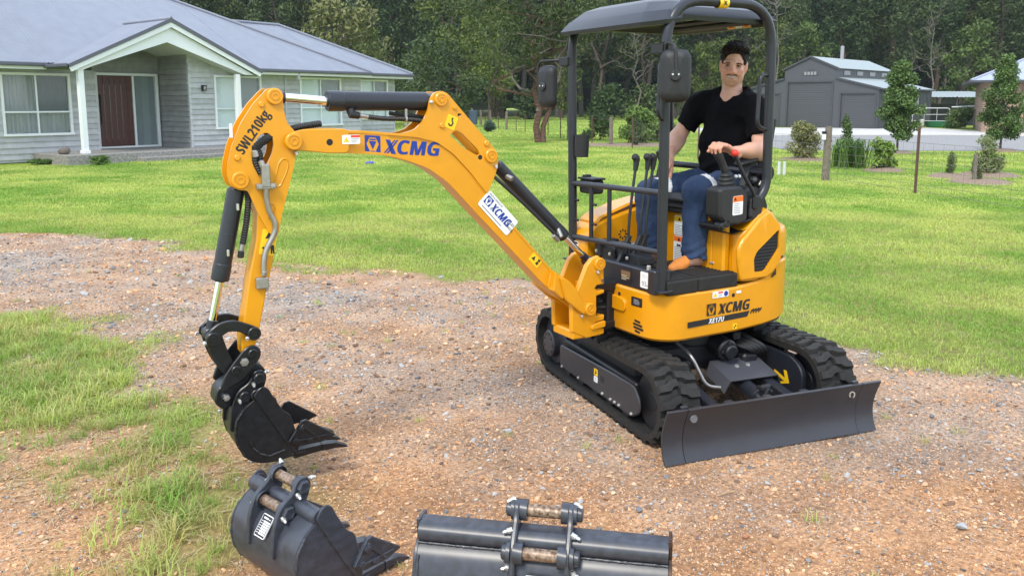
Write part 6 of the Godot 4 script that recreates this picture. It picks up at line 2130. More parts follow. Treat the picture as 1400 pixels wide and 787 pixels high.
	plant_tree("olive_tree", "rounded olive-yellow tree rising behind the house's right end", olive, Vector3(-11.6, 0, -58.0), 1.0, Vector3(1, 1, 1), [browb, lm[0]])
	var dk := gum(1202, 6.4, 2.9, Color(0.05, 0.075, 0.025), Color(0.115, 0.14, 0.05), 0.34, 3600, 0.10)
	plant_tree("bushy_tree", "low dark green bushy tree right of the house, behind the boom cylinder", dk, Vector3(-4.9, 0, -58.0), 2.0, Vector3(1.15, 0.9, 1.1), [browb, lm[1]])
	plant_tree("bushy_tree", "dark bushy tree between house end and forest", dk, Vector3(-9.2, 0, -66.0), 0.4, Vector3(1.1, 0.8, 1.1), [browb, lm[0]])
	var lt := gum(1203, 13.0, 3.0, Color(0.06, 0.10, 0.024), Color(0.15, 0.20, 0.05), 0.46, 3600, 0.22)
	plant_tree("light_green_gum", "light green gum in front of the forest, above the boom's bend", lt, Vector3(-5.0, 0, -80.0), 0.3, Vector3(1.1, 1.1, 1.1), [browb, lm[2]])
	plant_tree("light_green_gum", "slim light green gum left of the red-trunked gum", lt, Vector3(-2.0, 0, -72.0), 2.2, Vector3(0.7, 0.75, 0.7), [browb, lm[2]])
	for q in [[11.6, -78.0, 0.95, "pale bare tree in the forest seen through the canopy frame"], [26.0, -84.0, 1.35, "tall pale bare tree in the forest right of the canopy"], [-15.5, -76.0, 1.25, "pale bare tree in the forest above the house roof"], [42.5, -86.0, 1.2, "pale bare tree in the forest above the barn"]]:
		var mb := MB.new()
		var rr := rnd(int(q[0] * 10) + 5)
		var top := Vector3(rr.randf_range(-0.8, 0.8), 9.0, 0)
		limb(mb, Vector3(0, -0.1, 0), top, 0.11, 0.02, rr, 7, 0.03)
		for i in 13:
			var t := rr.randf_range(0.35, 0.95)
			var an := rr.randf() * TAU
			var b0 := top * t
			var b1 := b0 + Vector3(cos(an) * 1.9, rr.randf_range(0.9, 2.3), sin(an) * 1.9) * (1.25 - t * 0.6)
			limb(mb, b0, b1, 0.045, 0.012, rr, 5, 0.1)
			for k in 2:
				var f := b0.lerp(b1, rr.randf_range(0.5, 0.9))
				limb(mb, f, f + Vector3(rr.randfn() * 0.7, rr.randf_range(0.3, 1.0), rr.randfn() * 0.7), 0.02, 0.008, rr, 4, 0.1)
		var o := thing("bare_tree", q[3], "tree", Vector3(q[0], 0, q[1]))
		o.scale = Vector3.ONE * q[2]
		part("trunk", mb, greyb, o, 60)
	red_gum()
func red_gum() -> void:
	var r := rnd(31)
	var o := thing("red_trunked_gum", "large gum with two reddish trunks on the lawn in front of the far fence", "tree", Vector3(1.25, 0, -37.2))
	var rb := worn(mat(0.20, 0.115, 0.075, 0.9), noise_tex(44, 0.03, Color(0.45, 0.42, 0.42), Color(1, 1, 1), 256, 4), 1.3)
	var forks := [[Vector3(-0.07, 0, 0), Vector3(-0.30, 4.6, 0.2), 0.17], [Vector3(0.12, 0, 0.05), Vector3(0.50, 4.4, -0.3), 0.14]]
	var tips := []
	for f in forks:
		var mb := MB.new()
		limb(mb, f[0] + Vector3(0, -0.1, 0), f[1], f[2], f[2] * 0.5, r, 9, 0.04)
		part("trunk", mb, rb, o, 60)
		for i in 7:
			var t := r.randf_range(0.28, 1.0)
			var b0: Vector3 = f[0].lerp(f[1], t)
			var an := r.randf() * TAU
			var b1 := b0 + Vector3(cos(an) * r.randf_range(1.2, 3.2), r.randf_range(1.0, 3.4), sin(an) * r.randf_range(0.8, 2.2))
			var bm := MB.new()
			limb(bm, b0, b1, 0.085, 0.03, r, 6, 0.10)
			for k in 3:
				var c0 := b0.lerp(b1, r.randf_range(0.5, 0.95))
				var c1 := c0 + Vector3(r.randfn() * 1.1, r.randf_range(0.2, 1.6), r.randfn() * 0.9)
				limb(bm, c0, c1, 0.035, 0.012, r, 5, 0.1)
				tips.append(c1)
			tips.append(b1)
			part("branch", bm, [rb, bark.grey][i % 2], o, 60)
	var lv := Leaves.new()
	for p in tips:
		var q: Vector3 = p
		if q.y < 3.2: continue
		lv.cloud(r, q + Vector3(0, 0.3, 0), Vector3(1.0, 0.8, 1.0) * r.randf_range(0.6, 1.0), 110, 0.26, 0.07, Color(0.04, 0.065, 0.02), Color(0.095, 0.125, 0.04), 0.5)
	for i in 34:
		var an := r.randf() * TAU
		var d := r.randf_range(0.8, 4.4)
		lv.cloud(r, Vector3(cos(an) * d - 1.1, r.randf_range(4.0, 9.6), sin(an) * d * 0.7), Vector3(1.1, 0.9, 1.1) * r.randf_range(0.6, 1.1), 120, 0.26, 0.07, Color(0.04, 0.065, 0.02), Color(0.10, 0.13, 0.04), 0.5)
	part("crown", lv.mesh(), leaf_mat(), o)
func garden() -> void:
	var r := rnd(64)
	var lm := leaf_mat()
	# two pear trees with egg-shaped crowns
	for q in [[Vector3(13.39, 0, -29.3), 3.08, "slim pear tree with an egg-shaped crown in front of the barn", 1], [Vector3(17.9, 0, -30.9), 3.4, "pear tree with a pointed crown in front of the brick house", 2]]:
		var t := thing("pear_tree", q[2], "tree", q[0], q[3], "pear trees on the neighbours' lawn")
		var h: float = q[1]
		var mb := MB.new()
		limb(mb, Vector3(0, -0.05, 0), Vector3(0.03, h * 0.75, 0), 0.045, 0.015, r, 8, 0.015)
		part("trunk", mb, bark.brown, t, 60)
		var lv := Leaves.new()
		for i in 56:
			var y := r.randf_range(0.16, 0.98)
			var w := 0.80 * pow(sin(PI * pow(clampf((y - 0.10) / 0.92, 0.01, 0.99), 0.62)), 0.95)
			var an := r.randf() * TAU
			var d := w * r.randf_range(0.25, 0.92)
			lv.cloud(r, Vector3(cos(an) * d, y * h, sin(an) * d), Vector3(0.27, 0.25, 0.27) * r.randf_range(0.8, 1.2), 230, 0.105, 0.062, Color(0.055, 0.105, 0.035), Color(0.16, 0.24, 0.07), 0.5)
		part("crown", lv.mesh(), lm, t)
	# shrubs of the neighbours' garden and along the fence
	var bush := func(at: Vector3, w: float, h: float, a: Color, b: Color, leaf: float, narrow: float, count: int, label: String, called := "shrub") -> void:
		var t := thing(called, label, "shrub", at, 0)
		var lv := Leaves.new()
		for i in 16:
			var an := r.randf() * TAU
			var y := r.randf_range(0.12, 0.92)
			var d := w * 0.5 * r.randf_range(0.1, 0.85) * (1.0 - 0.45 * y)
			lv.cloud(r, Vector3(cos(an) * d, y * h, sin(an) * d), Vector3(w * 0.22, h * 0.19, w * 0.22) * r.randf_range(0.8, 1.25), count / 8, leaf * 1.1, leaf * narrow, a, b, -0.5)
		var mb := MB.new()
		for i in 5: limb(mb, Vector3(0, -0.03, 0), Vector3(r.randf_range(-0.3, 0.3) * w, h * 0.6, r.randf_range(-0.3, 0.3) * w), 0.02, 0.008, r, 5)
		part("stem", mb, bark.brown, t, 60)
		part("crown", lv.mesh(), lm, t)
	var G1 := Color(0.045, 0.085, 0.025); var G2 := Color(0.12, 0.17, 0.05)
	bush.call(Vector3(8.95, 0, -25.9), 1.25, 1.12, Color(0.12, 0.14, 0.05), Color(0.30, 0.28, 0.12), 0.10, 0.35, 2600, "round yellowish bottlebrush shrub behind the cab, left of the wooden post")
	bush.call(Vector3(9.95, 0, -25.2), 0.5, 1.35, G1, G2, 0.09, 0.5, 900, "small upright green shrub in front of the barn's big door")
	bush.call(Vector3(9.66, 0, -21.9), 0.75, 0.76, Color(0.10, 0.19, 0.03), Color(0.24, 0.34, 0.06), 0.13, 0.5, 1000, "bright lime green broad-leaved shrub right of the wooden post")
	bush.call(Vector3(11.5, 0, -20.4), 0.9, 0.95, Color(0.12, 0.16, 0.06), Color(0.26, 0.29, 0.13), 0.09, 0.3, 1500, "airy grey-green shrub on mulch below the right pear tree")
	bush.call(Vector3(10.5, 0, -20.1), 0.28, 0.6, Color(0.07, 0.10, 0.04), Color(0.15, 0.19, 0.07), 0.07, 0.3, 500, "thin young shrub on mulch right of the steel fence post")
	bush.call(Vector3(10.3, 0, -18.6), 0.28, 0.5, Color(0.08, 0.11, 0.05), Color(0.17, 0.2, 0.09), 0.07, 0.3, 500, "small shrub tied to a grey stake on mulch")
	bush.call(Vector3(5.4, 0, -36.2), 1.9, 1.5, Color(0.07, 0.12, 0.03), Color(0.17, 0.25, 0.06), 0.16, 0.45, 2600, "bright green shrub by the far fence seen through the cab")
	bush.call(Vector3(4.1, 0, -39.5), 1.7, 1.15, G1, G2, 0.15, 0.4, 1800, "green shrub by the far fence right of the red-trunked gum")
	bush.call(Vector3(6.7, 0, -38.0), 1.5, 1.0, Color(0.06, 0.10, 0.03), Color(0.15, 0.19, 0.06), 0.15, 0.4, 1800, "low shrub by the far fence behind the cab's right half")
	bush.call(Vector3(5.05, 0, -34.0), 0.6, 1.1, Color(0.05, 0.08, 0.03), Color(0.10, 0.14, 0.05), 0.12, 0.3, 700, "slender dark shrub in the mulch bed by the far fence")
	bush.call(Vector3(-1.3, 0, -50.0), 0.9, 0.7, Color(0.05, 0.09, 0.06), Color(0.10, 0.15, 0.11), 0.14, 0.4, 700, "small blue-green shrub beside the far fence left of the gum")
	bush.call(Vector3(30.6, 0, -58.0), 2.2, 1.4, G1, G2, 0.2, 0.45, 1600, "garden shrub behind the white gate")
	bush.call(Vector3(33.6, 0, -60.0), 2.0, 0.9, Color(0.10, 0.15, 0.05), Color(0.22, 0.27, 0.09), 0.2, 0.45, 1300, "pale green garden shrub left of the brick house")
	bush.call(Vector3(-11.75, 0, -23.95), 0.6, 0.22, Color(0.06, 0.12, 0.02), Color(0.13, 0.22, 0.05), 0.10, 0.35, 900, "low weed tuft at the porch step")
	bush.call(Vector3(-13.6, 0, -24.3), 0.7, 0.12, Color(0.05, 0.10, 0.02), Color(0.11, 0.19, 0.04), 0.10, 0.3, 700, "grassy weeds along the foot of the house wall")
	# a strappy clump
	var t := thing("strappy_plant", "dark green strappy clump right of the wooden fence post", "shrub", Vector3(9.2, 0, -22.9))
	var v := PackedVector3Array(); var n := PackedVector3Array(); var c := PackedColorArray()
	for i in 330:
		var an := r.randf() * TAU
		var d := Vector3(cos(an), 0, sin(an))
		var b := Vector3(r.randfn() * 0.22, 0, r.randfn() * 0.2)
		var h := r.randf_range(0.45, 0.8)
		var s := Vector3(-d.z, 0, d.x) * 0.012
		var mid := b + Vector3.UP * h + d * h * 0.3
		var tip := b + Vector3.UP * h * r.randf_range(0.75, 1.05) + d * h * r.randf_range(0.6, 0.95)
		var nn := (Vector3.UP + d * 0.4).normalized()
		var col := Color(0.06, 0.12, 0.03).lerp(Color(0.14, 0.23, 0.055), r.randf())
		for p in [b - s, b + s, mid + s, b - s, mid + s, mid - s, mid - s, mid + s, tip]:
			v.append(p); c.append(col * 1.0)
	part("crown", arrays(v, n, c, PackedInt32Array()), lm, t)
	# mulch rings
	var mu := worn(mat(0.44, 0.34, 0.26, 0.95), noise_tex(47, 0.08, Color(0.45, 0.4, 0.36), Color(1, 1, 1), 256, 4), 1.4, true)
	for q in [[10.4, -20.0, 0.6, "mulch ring round the thin young shrub"], [10.4, -18.6, 0.75, "mulch mound round the staked shrub"], [9.65, -21.8, 0.6, "mulch ring under the lime green shrub"], [11.6, -20.4, 0.9, "mulch ring under the airy grey-green shrub"], [8.95, -25.9, 0.9, "mulch ring under the bottlebrush shrub"], [13.39, -29.3, 0.7, "mulch ring under the slim pear tree"], [17.9, -30.9, 0.8, "mulch ring under the right pear tree"]]:
		var mb := MB.new()
		var ringa := PackedVector3Array()
		for k in 22: ringa.append(Vector3(q[0] + cos(-TAU * k / 22) * q[2] * r.randf_range(0.85, 1.1), -0.03, q[1] + sin(-TAU * k / 22) * q[2] * r.randf_range(0.85, 1.1)))
		var ringb := PackedVector3Array()
		for p in ringa: ringb.append(Vector3(lerpf(q[0], p.x, 0.55), 0.07, lerpf(q[1], p.z, 0.55)))
		mb.rows(ringa, ringb, true)
		mb.fan(Vector3(q[0], 0.09, q[1]), ringb)
		tag(part("mulch_ring", mb, mu, self, 80), q[3], "mulch")
	var bed := MB.new()
	bed.box(Vector3(4.9, 0.0, -34.6), Vector3(3.6, 0.12, 2.2), 0.05)
	tag(part("mulch_bed", bed, mu), "long mulch bed along the far fence behind the cab", "mulch")
# ------------------------------------------------------------------ the house, the barn, the brick house, the fences
func corrugated(mb: MB, p00: Vector3, p10: Vector3, p01: Vector3, p11: Vector3, pitch: float, amp: float) -> void:
	# p00 -> p10 runs across the ribs (eave), p01 -> p11 the same at the top
	var nn := (p10 - p00).cross(p01 - p00).normalized()
	if nn.y < 0: nn = -nn
	var m := maxi(2, int(maxf(p00.distance_to(p10), p01.distance_to(p11)) / pitch) * 4)
	var prev := []
	for i in m + 1:
		var t := float(i) / m
		var o: Vector3 = nn * amp * [0.0, 1.0, 0.0, -0.6][i % 4]
		var a: Vector3 = p00.lerp(p10, t) + o; var b: Vector3 = p01.lerp(p11, t) + o
		if i > 0: mb.quad(prev[0], a, b, prev[1])
		prev = [a, b]
var tones := 0
func boards(house: Node, frame: Callable, s0: float, s1: float, y0: float, y1: float, openings: Array, m: Array) -> void:
	# horizontal weatherboards on a wall; openings are [s0, s1, y0, y1]
	var h := 0.172
	var y := y0
	while y < y1 - 0.02:
		var yt := minf(y + h, y1)
		var cuts := [[s0, s1]]
		for o in openings:
			if yt > o[2] + 0.01 and y < o[3] - 0.01:
				var nx := []
				for c in cuts:
					if o[0] > c[0]: nx.append([c[0], minf(o[0], c[1])])
					if o[1] < c[1]: nx.append([maxf(o[1], c[0]), c[1]])
				cuts = nx
		tones += 1
		for c in cuts:
			if c[1] - c[0] < 0.03: continue
			var mb := MB.new()
			var a: Vector3 = frame.call(c[0], y, 0.0); var b: Vector3 = frame.call(c[1], y, 0.0)
			var out: Vector3 = (frame.call(0.0, 0.0, 1.0) - frame.call(0.0, 0.0, 0.0))
			var up := Vector3.UP * (yt - y + 0.012)
			# lower edge stands 22 mm out, upper edge tucks under the next board
			var q := [a + out * 0.042, b + out * 0.042, b + up + out * 0.004, a + up + out * 0.004]
			mb.quad(q[0], q[1], q[2], q[3])
			mb.quad(a, b, q[1], q[0])
			mb.quad(a, q[0], q[3], a + up)
			mb.quad(q[1], b, b + up, q[2])
			part("weatherboard", mb, m[(tones * 7 + tones / 3) % 3], house, 0.0)
		y = yt
func house() -> void:
	var H := thing("house", "low grey weatherboard house with a corrugated steel roof and gabled porch", "house", Vector3(-12.5, 0, -24.5))
	H.basis = Basis(Vector3(0.63, 0, -0.777), Vector3.UP, Vector3(0.777, 0, 0.63)).orthonormalized()
	var wall := worn(mat(0.50, 0.515, 0.525, 0.7), noise_tex(51, 0.02, Color(0.88, 0.88, 0.87), Color(1, 1, 1), 256, 4), 0.6)
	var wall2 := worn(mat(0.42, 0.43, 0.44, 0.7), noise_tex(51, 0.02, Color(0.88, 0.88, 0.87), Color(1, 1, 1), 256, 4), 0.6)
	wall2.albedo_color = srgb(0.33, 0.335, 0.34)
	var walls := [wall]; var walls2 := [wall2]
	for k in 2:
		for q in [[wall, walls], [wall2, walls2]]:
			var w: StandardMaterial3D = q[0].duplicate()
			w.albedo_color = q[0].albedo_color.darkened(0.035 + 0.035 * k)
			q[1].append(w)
	var white := mat(0.70, 0.73, 0.73, 0.5)
	var steel := worn(mat(0.205, 0.222, 0.272, 0.45, 0.0), noise_tex(52, 0.015, Color(0.9, 0.9, 0.9), Color(1, 1, 1), 256, 4), 0.4)
	var trim := mat(0.085, 0.09, 0.115, 0.45)
	var conc := worn(mat(0.34, 0.33, 0.315, 0.85), noise_tex(53, 0.05, Color(0.7, 0.69, 0.67), Color(1, 1, 1), 256, 5), 0.9)
	var blind := mat(0.60, 0.68, 0.68, 0.8)
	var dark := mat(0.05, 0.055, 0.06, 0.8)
	var mesh_dark := mat(0.16, 0.17, 0.18, 0.8)
	var glass := StandardMaterial3D.new()
	glass.transparency = BaseMaterial3D.TRANSPARENCY_ALPHA
	glass.albedo_color = Color(0.75, 0.85, 0.85, 0.12)
	glass.roughness = 0.03
	var timber := worn(mat(0.115, 0.024, 0.012, 0.45), noise_tex(54, 0.03, Color(0.5, 0.45, 0.42), Color(1, 1, 1), 256, 5), 1.2)
	timber.uv1_scale = Vector3(6, 0.5, 6)
	var curtain := mat(0.26, 0.265, 0.275, 0.9)
	var veil := StandardMaterial3D.new()
	veil.transparency = BaseMaterial3D.TRANSPARENCY_ALPHA
	veil.albedo_color = Color(0.1, 0.11, 0.12, 0.55)
	veil.roughness = 0.8
	var win := func(s0: float, s1: float, y0: float, y1: float, n: float, look_: String) -> void:
		var f := MB.new()
		var w := 0.075
		f.box(Vector3((s0 + s1) / 2, y1 - w / 2, n + 0.02), Vector3(s1 - s0, w, 0.10), 0.008)
		f.box(Vector3((s0 + s1) / 2, y0 + w / 2, n + 0.03), Vector3(s1 - s0 + 0.04, w, 0.13), 0.008)
		f.box(Vector3(s0 + w / 2, (y0 + y1) / 2, n + 0.018), Vector3(w, y1 - y0 - w * 1.9, 0.10), 0.008)
		f.box(Vector3(s1 - w / 2, (y0 + y1) / 2, n + 0.018), Vector3(w, y1 - y0 - w * 1.9, 0.10), 0.008)
		var wn := part("window", f, white, H)
		var mid := (s0 + s1) / 2; var rail := lerpf(y0, y1, 0.38)
		var sh := MB.new()
		sh.box(Vector3(mid, (y0 + y1) / 2, n + 0.01), Vector3(0.045, y1 - y0 - 2 * w, 0.05), 0.005)
		part("mullion", sh, white, wn)
		var sr := MB.new()
		sr.box(Vector3(mid, rail, n + 0.004), Vector3(s1 - s0 - 2 * w, 0.05, 0.045), 0.005)
		part("sash_rail", sr, white, wn)
		for i in 2:
			for j in 2:
				var a := lerpf(s0 + w, s1 - w, i * 0.5) + 0.01; var b := lerpf(s0 + w, s1 - w, i * 0.5 + 0.5) - 0.01
				var c := (y0 + w if j == 0 else rail + 0.02); var d := (rail - 0.02 if j == 0 else y1 - w)
				var g := MB.new()
				g.quad(Vector3(a, c, n - 0.012), Vector3(b, c, n - 0.012), Vector3(b, d, n - 0.012), Vector3(a, d, n - 0.012))
				part("pane", g, glass, wn)
				if i == 1 and j == 1:      # insect screen over the upper right pane
					var sc := MB.new()
					sc.box(Vector3((a + b) / 2, (c + d) / 2, n - 0.05), Vector3(b - a, d - c, 0.006))
					part("insect_screen", sc, mesh_dark if look_ == "blind" else veil, wn)
		if look_ == "blind":
			var bl := MB.new()
			bl.box(Vector3(mid, (y0 + y1) / 2, n - 0.09), Vector3(s1 - s0 - 0.06, y1 - y0 - 0.06, 0.01))
			part("blind", bl, blind, wn)
		else:
			var cu := MB.new()
			var m := 90
			for i in m:
				var x0 := lerpf(s0, s1, float(i) / m); var x1 := lerpf(s0, s1, float(i + 1) / m)
				var d0 := -0.14 + 0.03 * sin(i * 0.95) + 0.012 * sin(i * 2.3); var d1 := -0.14 + 0.03 * sin((i + 1) * 0.95) + 0.012 * sin((i + 1) * 2.3)
				cu.quad(Vector3(x0, y0, n + d0), Vector3(x1, y0, n + d1), Vector3(x1, y1, n + d1), Vector3(x0, y1, n + d0))
			part("curtain", cu, curtain, wn, 60)
	# walls with thickness behind the boards
	var nl := -1.8
	var core := func(s0: float, s1: float, n: float, ops: Array, wm: Material) -> void:
		var b := MB.new()
		var xs := [s0, s1]; var poly := V2([s0, 0.0, s1, 0.0, s1, 2.74, s0, 2.74])
		var holes := []
		for o in ops: holes.append(V2([o[0], o[2], o[1], o[2], o[1], o[3], o[0], o[3]]))
		b.plate(poly, n - 0.14, n, 0.0, holes)
		part("wall", b, wm, H)
	var w1 := [[-1.40, 0.57, 0.765, 2.62]]
	core.call(-11.0, 1.32, nl, w1, wall)
	boards(H, func(s, y, n): return Vector3(s, y, nl + n), -11.0, 1.32, 0.08, 2.72, w1, walls)
	win.call(-1.40, 0.57, 0.765, 2.62, nl, "curtain")
	var cn := MB.new()
	cn.box(Vector3(1.35, 1.36, nl - 0.02), Vector3(0.07, 2.7, 0.10), 0.006)
	part("corner_board", cn, wall, H)
	# recess with the door
	var nd := -2.45
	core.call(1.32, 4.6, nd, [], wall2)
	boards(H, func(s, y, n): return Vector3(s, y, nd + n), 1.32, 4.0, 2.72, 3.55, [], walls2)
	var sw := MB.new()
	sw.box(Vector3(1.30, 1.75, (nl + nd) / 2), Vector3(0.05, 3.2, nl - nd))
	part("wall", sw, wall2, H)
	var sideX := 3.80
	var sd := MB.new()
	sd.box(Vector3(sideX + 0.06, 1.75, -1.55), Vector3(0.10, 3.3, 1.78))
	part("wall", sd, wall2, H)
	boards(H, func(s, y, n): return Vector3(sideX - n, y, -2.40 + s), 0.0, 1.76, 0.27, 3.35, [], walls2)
	var df := MB.new()
	for q in [[1.62, 1.5, 0.09, 2.34], [2.84, 1.5, 0.07, 2.34], [3.66, 1.5, 0.09, 2.34]]:
		df.box(Vector3(q[0], 0.27 + q[3] / 2, nd + 0.05), Vector3(q[2], q[3], 0.12), 0.008)
	df.box(Vector3(2.64, 2.66, nd + 0.052), Vector3(2.13, 0.09, 0.12), 0.008)
	df.box(Vector3(2.64, 0.30, nd + 0.055), Vector3(2.13, 0.06, 0.14), 0.008)
	var frame := part("door_frame", df, white, H)
	var door := MB.new()
	door.box(Vector3(2.235, 1.47, nd + 0.03), Vector3(1.13, 2.28, 0.05), 0.006)
	var dr := part("door", door, timber, H)
	for i in 6:
		var pl := MB.new()
		pl.box(Vector3(1.76 + i * 0.19, 1.47, nd + 0.058), Vector3(0.176, 2.26, 0.012), 0.005)
		part("plank", pl, timber, dr)
	for i in 4:
		var sl := MB.new()
		sl.box(Vector3(1.865 + i * 0.19, 1.45, nd + 0.066), Vector3(0.030, 1.75, 0.006), 0.002)
		part("glazed_slot", sl, mat(0.12, 0.09, 0.08, 0.15), dr)
	part("door_handle", MB.new().cyl(Vector3(1.74, 1.05, nd + 0.10), Vector3(1.74, 2.0, nd + 0.10), 0.016, 10), M.black, dr)
	var gl := MB.new()
	gl.box(Vector3(3.24, 1.47, nd + 0.03), Vector3(0.72, 2.28, 0.012))
	part("sidelight", gl, glass, H)
	var gd := MB.new()
	gd.box(Vector3(3.24, 1.47, nd + 0.005), Vector3(0.74, 2.3, 0.008))
	part("hall_curtain", gd, mat(0.07, 0.08, 0.085, 0.9), H)
	var gv := MB.new()
	gv.box(Vector3(3.27, 1.47, nd + 0.02), Vector3(0.24, 2.25, 0.006))
	part("hall_curtain", gv, mat(0.13, 0.145, 0.15, 0.9), H)
	# right wing in two planes
	var nw := -0.6
	var w2 := [[4.70, 6.55, 0.85, 2.66], [8.18, 10.12, 0.875, 2.67]]
	core.call(sideX, 11.08, nw, w2, wall)
	boards(H, func(s, y, n): return Vector3(s, y, nw + n), sideX, 11.05, 0.16, 2.74, w2, walls)
	win.call(4.70, 6.55, 0.85, 2.66, nw, "blind")
	win.call(8.18, 10.12, 0.875, 2.67, nw, "blind")
	var nb := -1.0
	var w3 := [[11.42, 12.90, 1.065, 2.665]]
	core.call(11.0, 13.25, nb, w3, wall)
	boards(H, func(s, y, n): return Vector3(s, y, nb + n), 11.08, 13.23, 0.16, 2.74, w3, walls)
	win.call(11.42, 12.90, 1.065, 2.665, nb, "blind")
	for q in [[sideX + 0.03, nw], [11.07, nw], [13.24, nb]]:
		var cb := MB.new()
		cb.box(Vector3(q[0], 1.42, q[1] - 0.01), Vector3(0.08, 2.6, 0.09), 0.006)
		part("corner_board", cb, wall, H)
	var gable_wall := MB.new()
	gable_wall.plate(V2([sideX, 2.74, 5.9, 2.74, 4.4, 3.45, sideX, 3.6]), nw - 0.1, nw)
	part("wall", gable_wall, wall, H)
	boards(H, func(s, y, n): return Vector3(s, y, nw + n), sideX, 4.6, 2.74, 3.3, [], walls)
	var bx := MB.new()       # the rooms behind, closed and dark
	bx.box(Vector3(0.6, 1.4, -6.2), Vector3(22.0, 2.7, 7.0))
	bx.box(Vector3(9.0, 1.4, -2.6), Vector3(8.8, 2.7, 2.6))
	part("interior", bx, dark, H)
	var endw := MB.new()
	endw.box(Vector3(13.25, 1.42, -4.8), Vector3(0.14, 2.75, 7.6))
	part("wall", endw, wall, H)
	# downpipes, wall lamp
	for q in [[7.55, nw + 0.05, 0.3], [11.16, nb + 0.06, 0.3]]:
		part("downpipe", MB.new().cyl(Vector3(q[0], q[2], q[1]), Vector3(q[0], 2.7, q[1]), 0.04, 12), wall, H)
	var rw := MB.new()
	rw.cyl(Vector3(7.75, 2.55, -0.02), Vector3(7.75, 2.84, -0.02), 0.055, 12, 0.006)
	part("rainwater_head", rw, wall, H)
	var lp := MB.new()
	lp.box(Vector3(4.29, 2.15, nw + 0.12), Vector3(0.13, 0.03, 0.13), 0.006)
	lp.box(Vector3(4.29, 2.30, nw + 0.12), Vector3(0.15, 0.03, 0.15), 0.006)
	for a in [-1, 1]:
		for b in [-1, 1]: lp.box(Vector3(4.29 + a * 0.055, 2.22, nw + 0.12 + b * 0.055), Vector3(0.014, 0.15, 0.014))
	lp.box(Vector3(4.29, 2.24, nw + 0.04), Vector3(0.08, 0.14, 0.04), 0.006)
	var wl := part("wall_lamp", lp, M.black, H)
	part("lamp_glass", MB.new().cyl(Vector3(4.29, 2.17, nw + 0.12), Vector3(4.29, 2.27, nw + 0.12), 0.035, 10), mat(0.45, 0.45, 0.42, 0.3), wl)
	# porch: slab, step, posts
	var sb := MB.new()
	sb.box(Vector3(3.05, 0.10, -0.95), Vector3(7.4, 0.34, 2.9), 0.012)
	part("porch_slab", sb, conc, H)
	var st := MB.new()
	st.box(Vector3(4.0, 0.03, 0.70), Vector3(5.3, 0.20, 0.42), 0.012)
	part("porch_step", st, conc, H)
	for s in [0.10, 5.24]:
		var c := MB.new()
		c.box(Vector3(s, 1.47, -0.02), Vector3(0.16, 2.42, 0.16), 0.008)
		c.box(Vector3(s, 0.32, -0.02), Vector3(0.22, 0.10, 0.22), 0.01)
		part("porch_post", c, white, H)
	# porch gable: roof planes, barge boards, white panel, ceiling
	var ap := Vector2(2.9, 4.30); var eL := -0.28; var eR := 6.12; var ey := 2.80
	var rf := MB.new()
	corrugated(rf, Vector3(eL, ey, -3.2), Vector3(eL, ey, 0.16), Vector3(ap.x, ap.y, -4.6), Vector3(ap.x, ap.y, 0.16), 0.09, 0.010)
	corrugated(rf, Vector3(eR, ey, 0.16), Vector3(eR, ey, -1.0), Vector3(ap.x, ap.y, 0.16), Vector3(ap.x, ap.y, -4.6), 0.09, 0.010)
	part("porch_roof", rf, steel, H, 60)
	for sgn in [0, 1]:
		var e := Vector2(eL if sgn == 0 else eR, ey)
		var bg := MB.new()
		var d := (ap - e).normalized(); var up := Vector2(-d.y, d.x) * (1.0 if sgn == 0 else -1.0)
		bg.plate(PackedVector2Array([e + up * 0.03, ap + Vector2(0, 0.035), ap - Vector2(0, 0.085), e - up * 0.07]), 0.165, 0.195)
		part("barge_cap", bg, trim, H, 30)
		var fb := MB.new()
		fb.plate(PackedVector2Array([e - up * 0.072, ap - Vector2(0, 0.088), ap - Vector2(0, 0.245), e - up * 0.20]), 0.120, 0.162)
		part("barge_board", fb, white, H, 30)
	var gp := MB.new()
	gp.plate(V2([-0.04, 2.67, ap.x, ap.y - 0.225, 5.86, 2.67, 5.5, 2.67, 2.78, 3.60, 0.45, 2.80, 0.15, 2.67]), 0.02, 0.06)
	part("gable_panel", gp, white, H, 20)
	var ce := MB.new()
	ce.quad(Vector3(0.40, 2.80, 0.02), Vector3(2.78, 3.63, 0.02), Vector3(2.78, 3.63, -2.5), Vector3(0.40, 2.80, -2.5))
	ce.quad(Vector3(2.78, 3.63, 0.02), Vector3(5.55, 2.68, 0.02), Vector3(5.55, 2.68, -2.5), Vector3(2.78, 3.63, -2.5))
	part("porch_ceiling", ce, mat(0.55, 0.56, 0.56, 0.7), H, 10)
	# main roof: left front slope, right front slope with its hip, ridge caps
	var pitch := 0.51
	var ry := 2.90 + 5.5 * pitch
	var mr := MB.new()
	var n0 := -1.22
	corrugated(mr, Vector3(-13.0, 2.90, n0), Vector3(eL + 0.0, 2.90, n0), Vector3(-13.0, ry, -5.5), Vector3(eL, ry, -5.5), 0.09, 0.010)
	# behind the porch gable the slope goes on
	var strips := 142
	for i in strips:
		var c := []
		for k in 2:
			var s := lerpf(eL, eR, float(i + k) / strips)
			var e := Vector3(s, 2.90, lerpf(n0, 0.0, clampf((s - eL) / (2.9 - eL), 0, 1)))
			var yp := ey + (ap.y - ey) * (1.0 - absf(s - ap.x) / (ap.x - eL if s < ap.x else eR - ap.x)) - 0.04
			var tp := Vector3(s, ry, -5.5) if s < 5.65 else Vector3(s, 2.90 + (11.15 - s) * pitch, -(11.15 - s))
			var t := clampf((yp - 2.90) / (ry - 2.90), 0.0, 1.0)
			var lift := Vector3(0, 0.012 if (i + k) % 2 else -0.004, 0.0)
			c.append(e.lerp(tp, t) + lift); c.append(tp + lift)
		mr.quad(c[0], c[2], c[3], c[1])
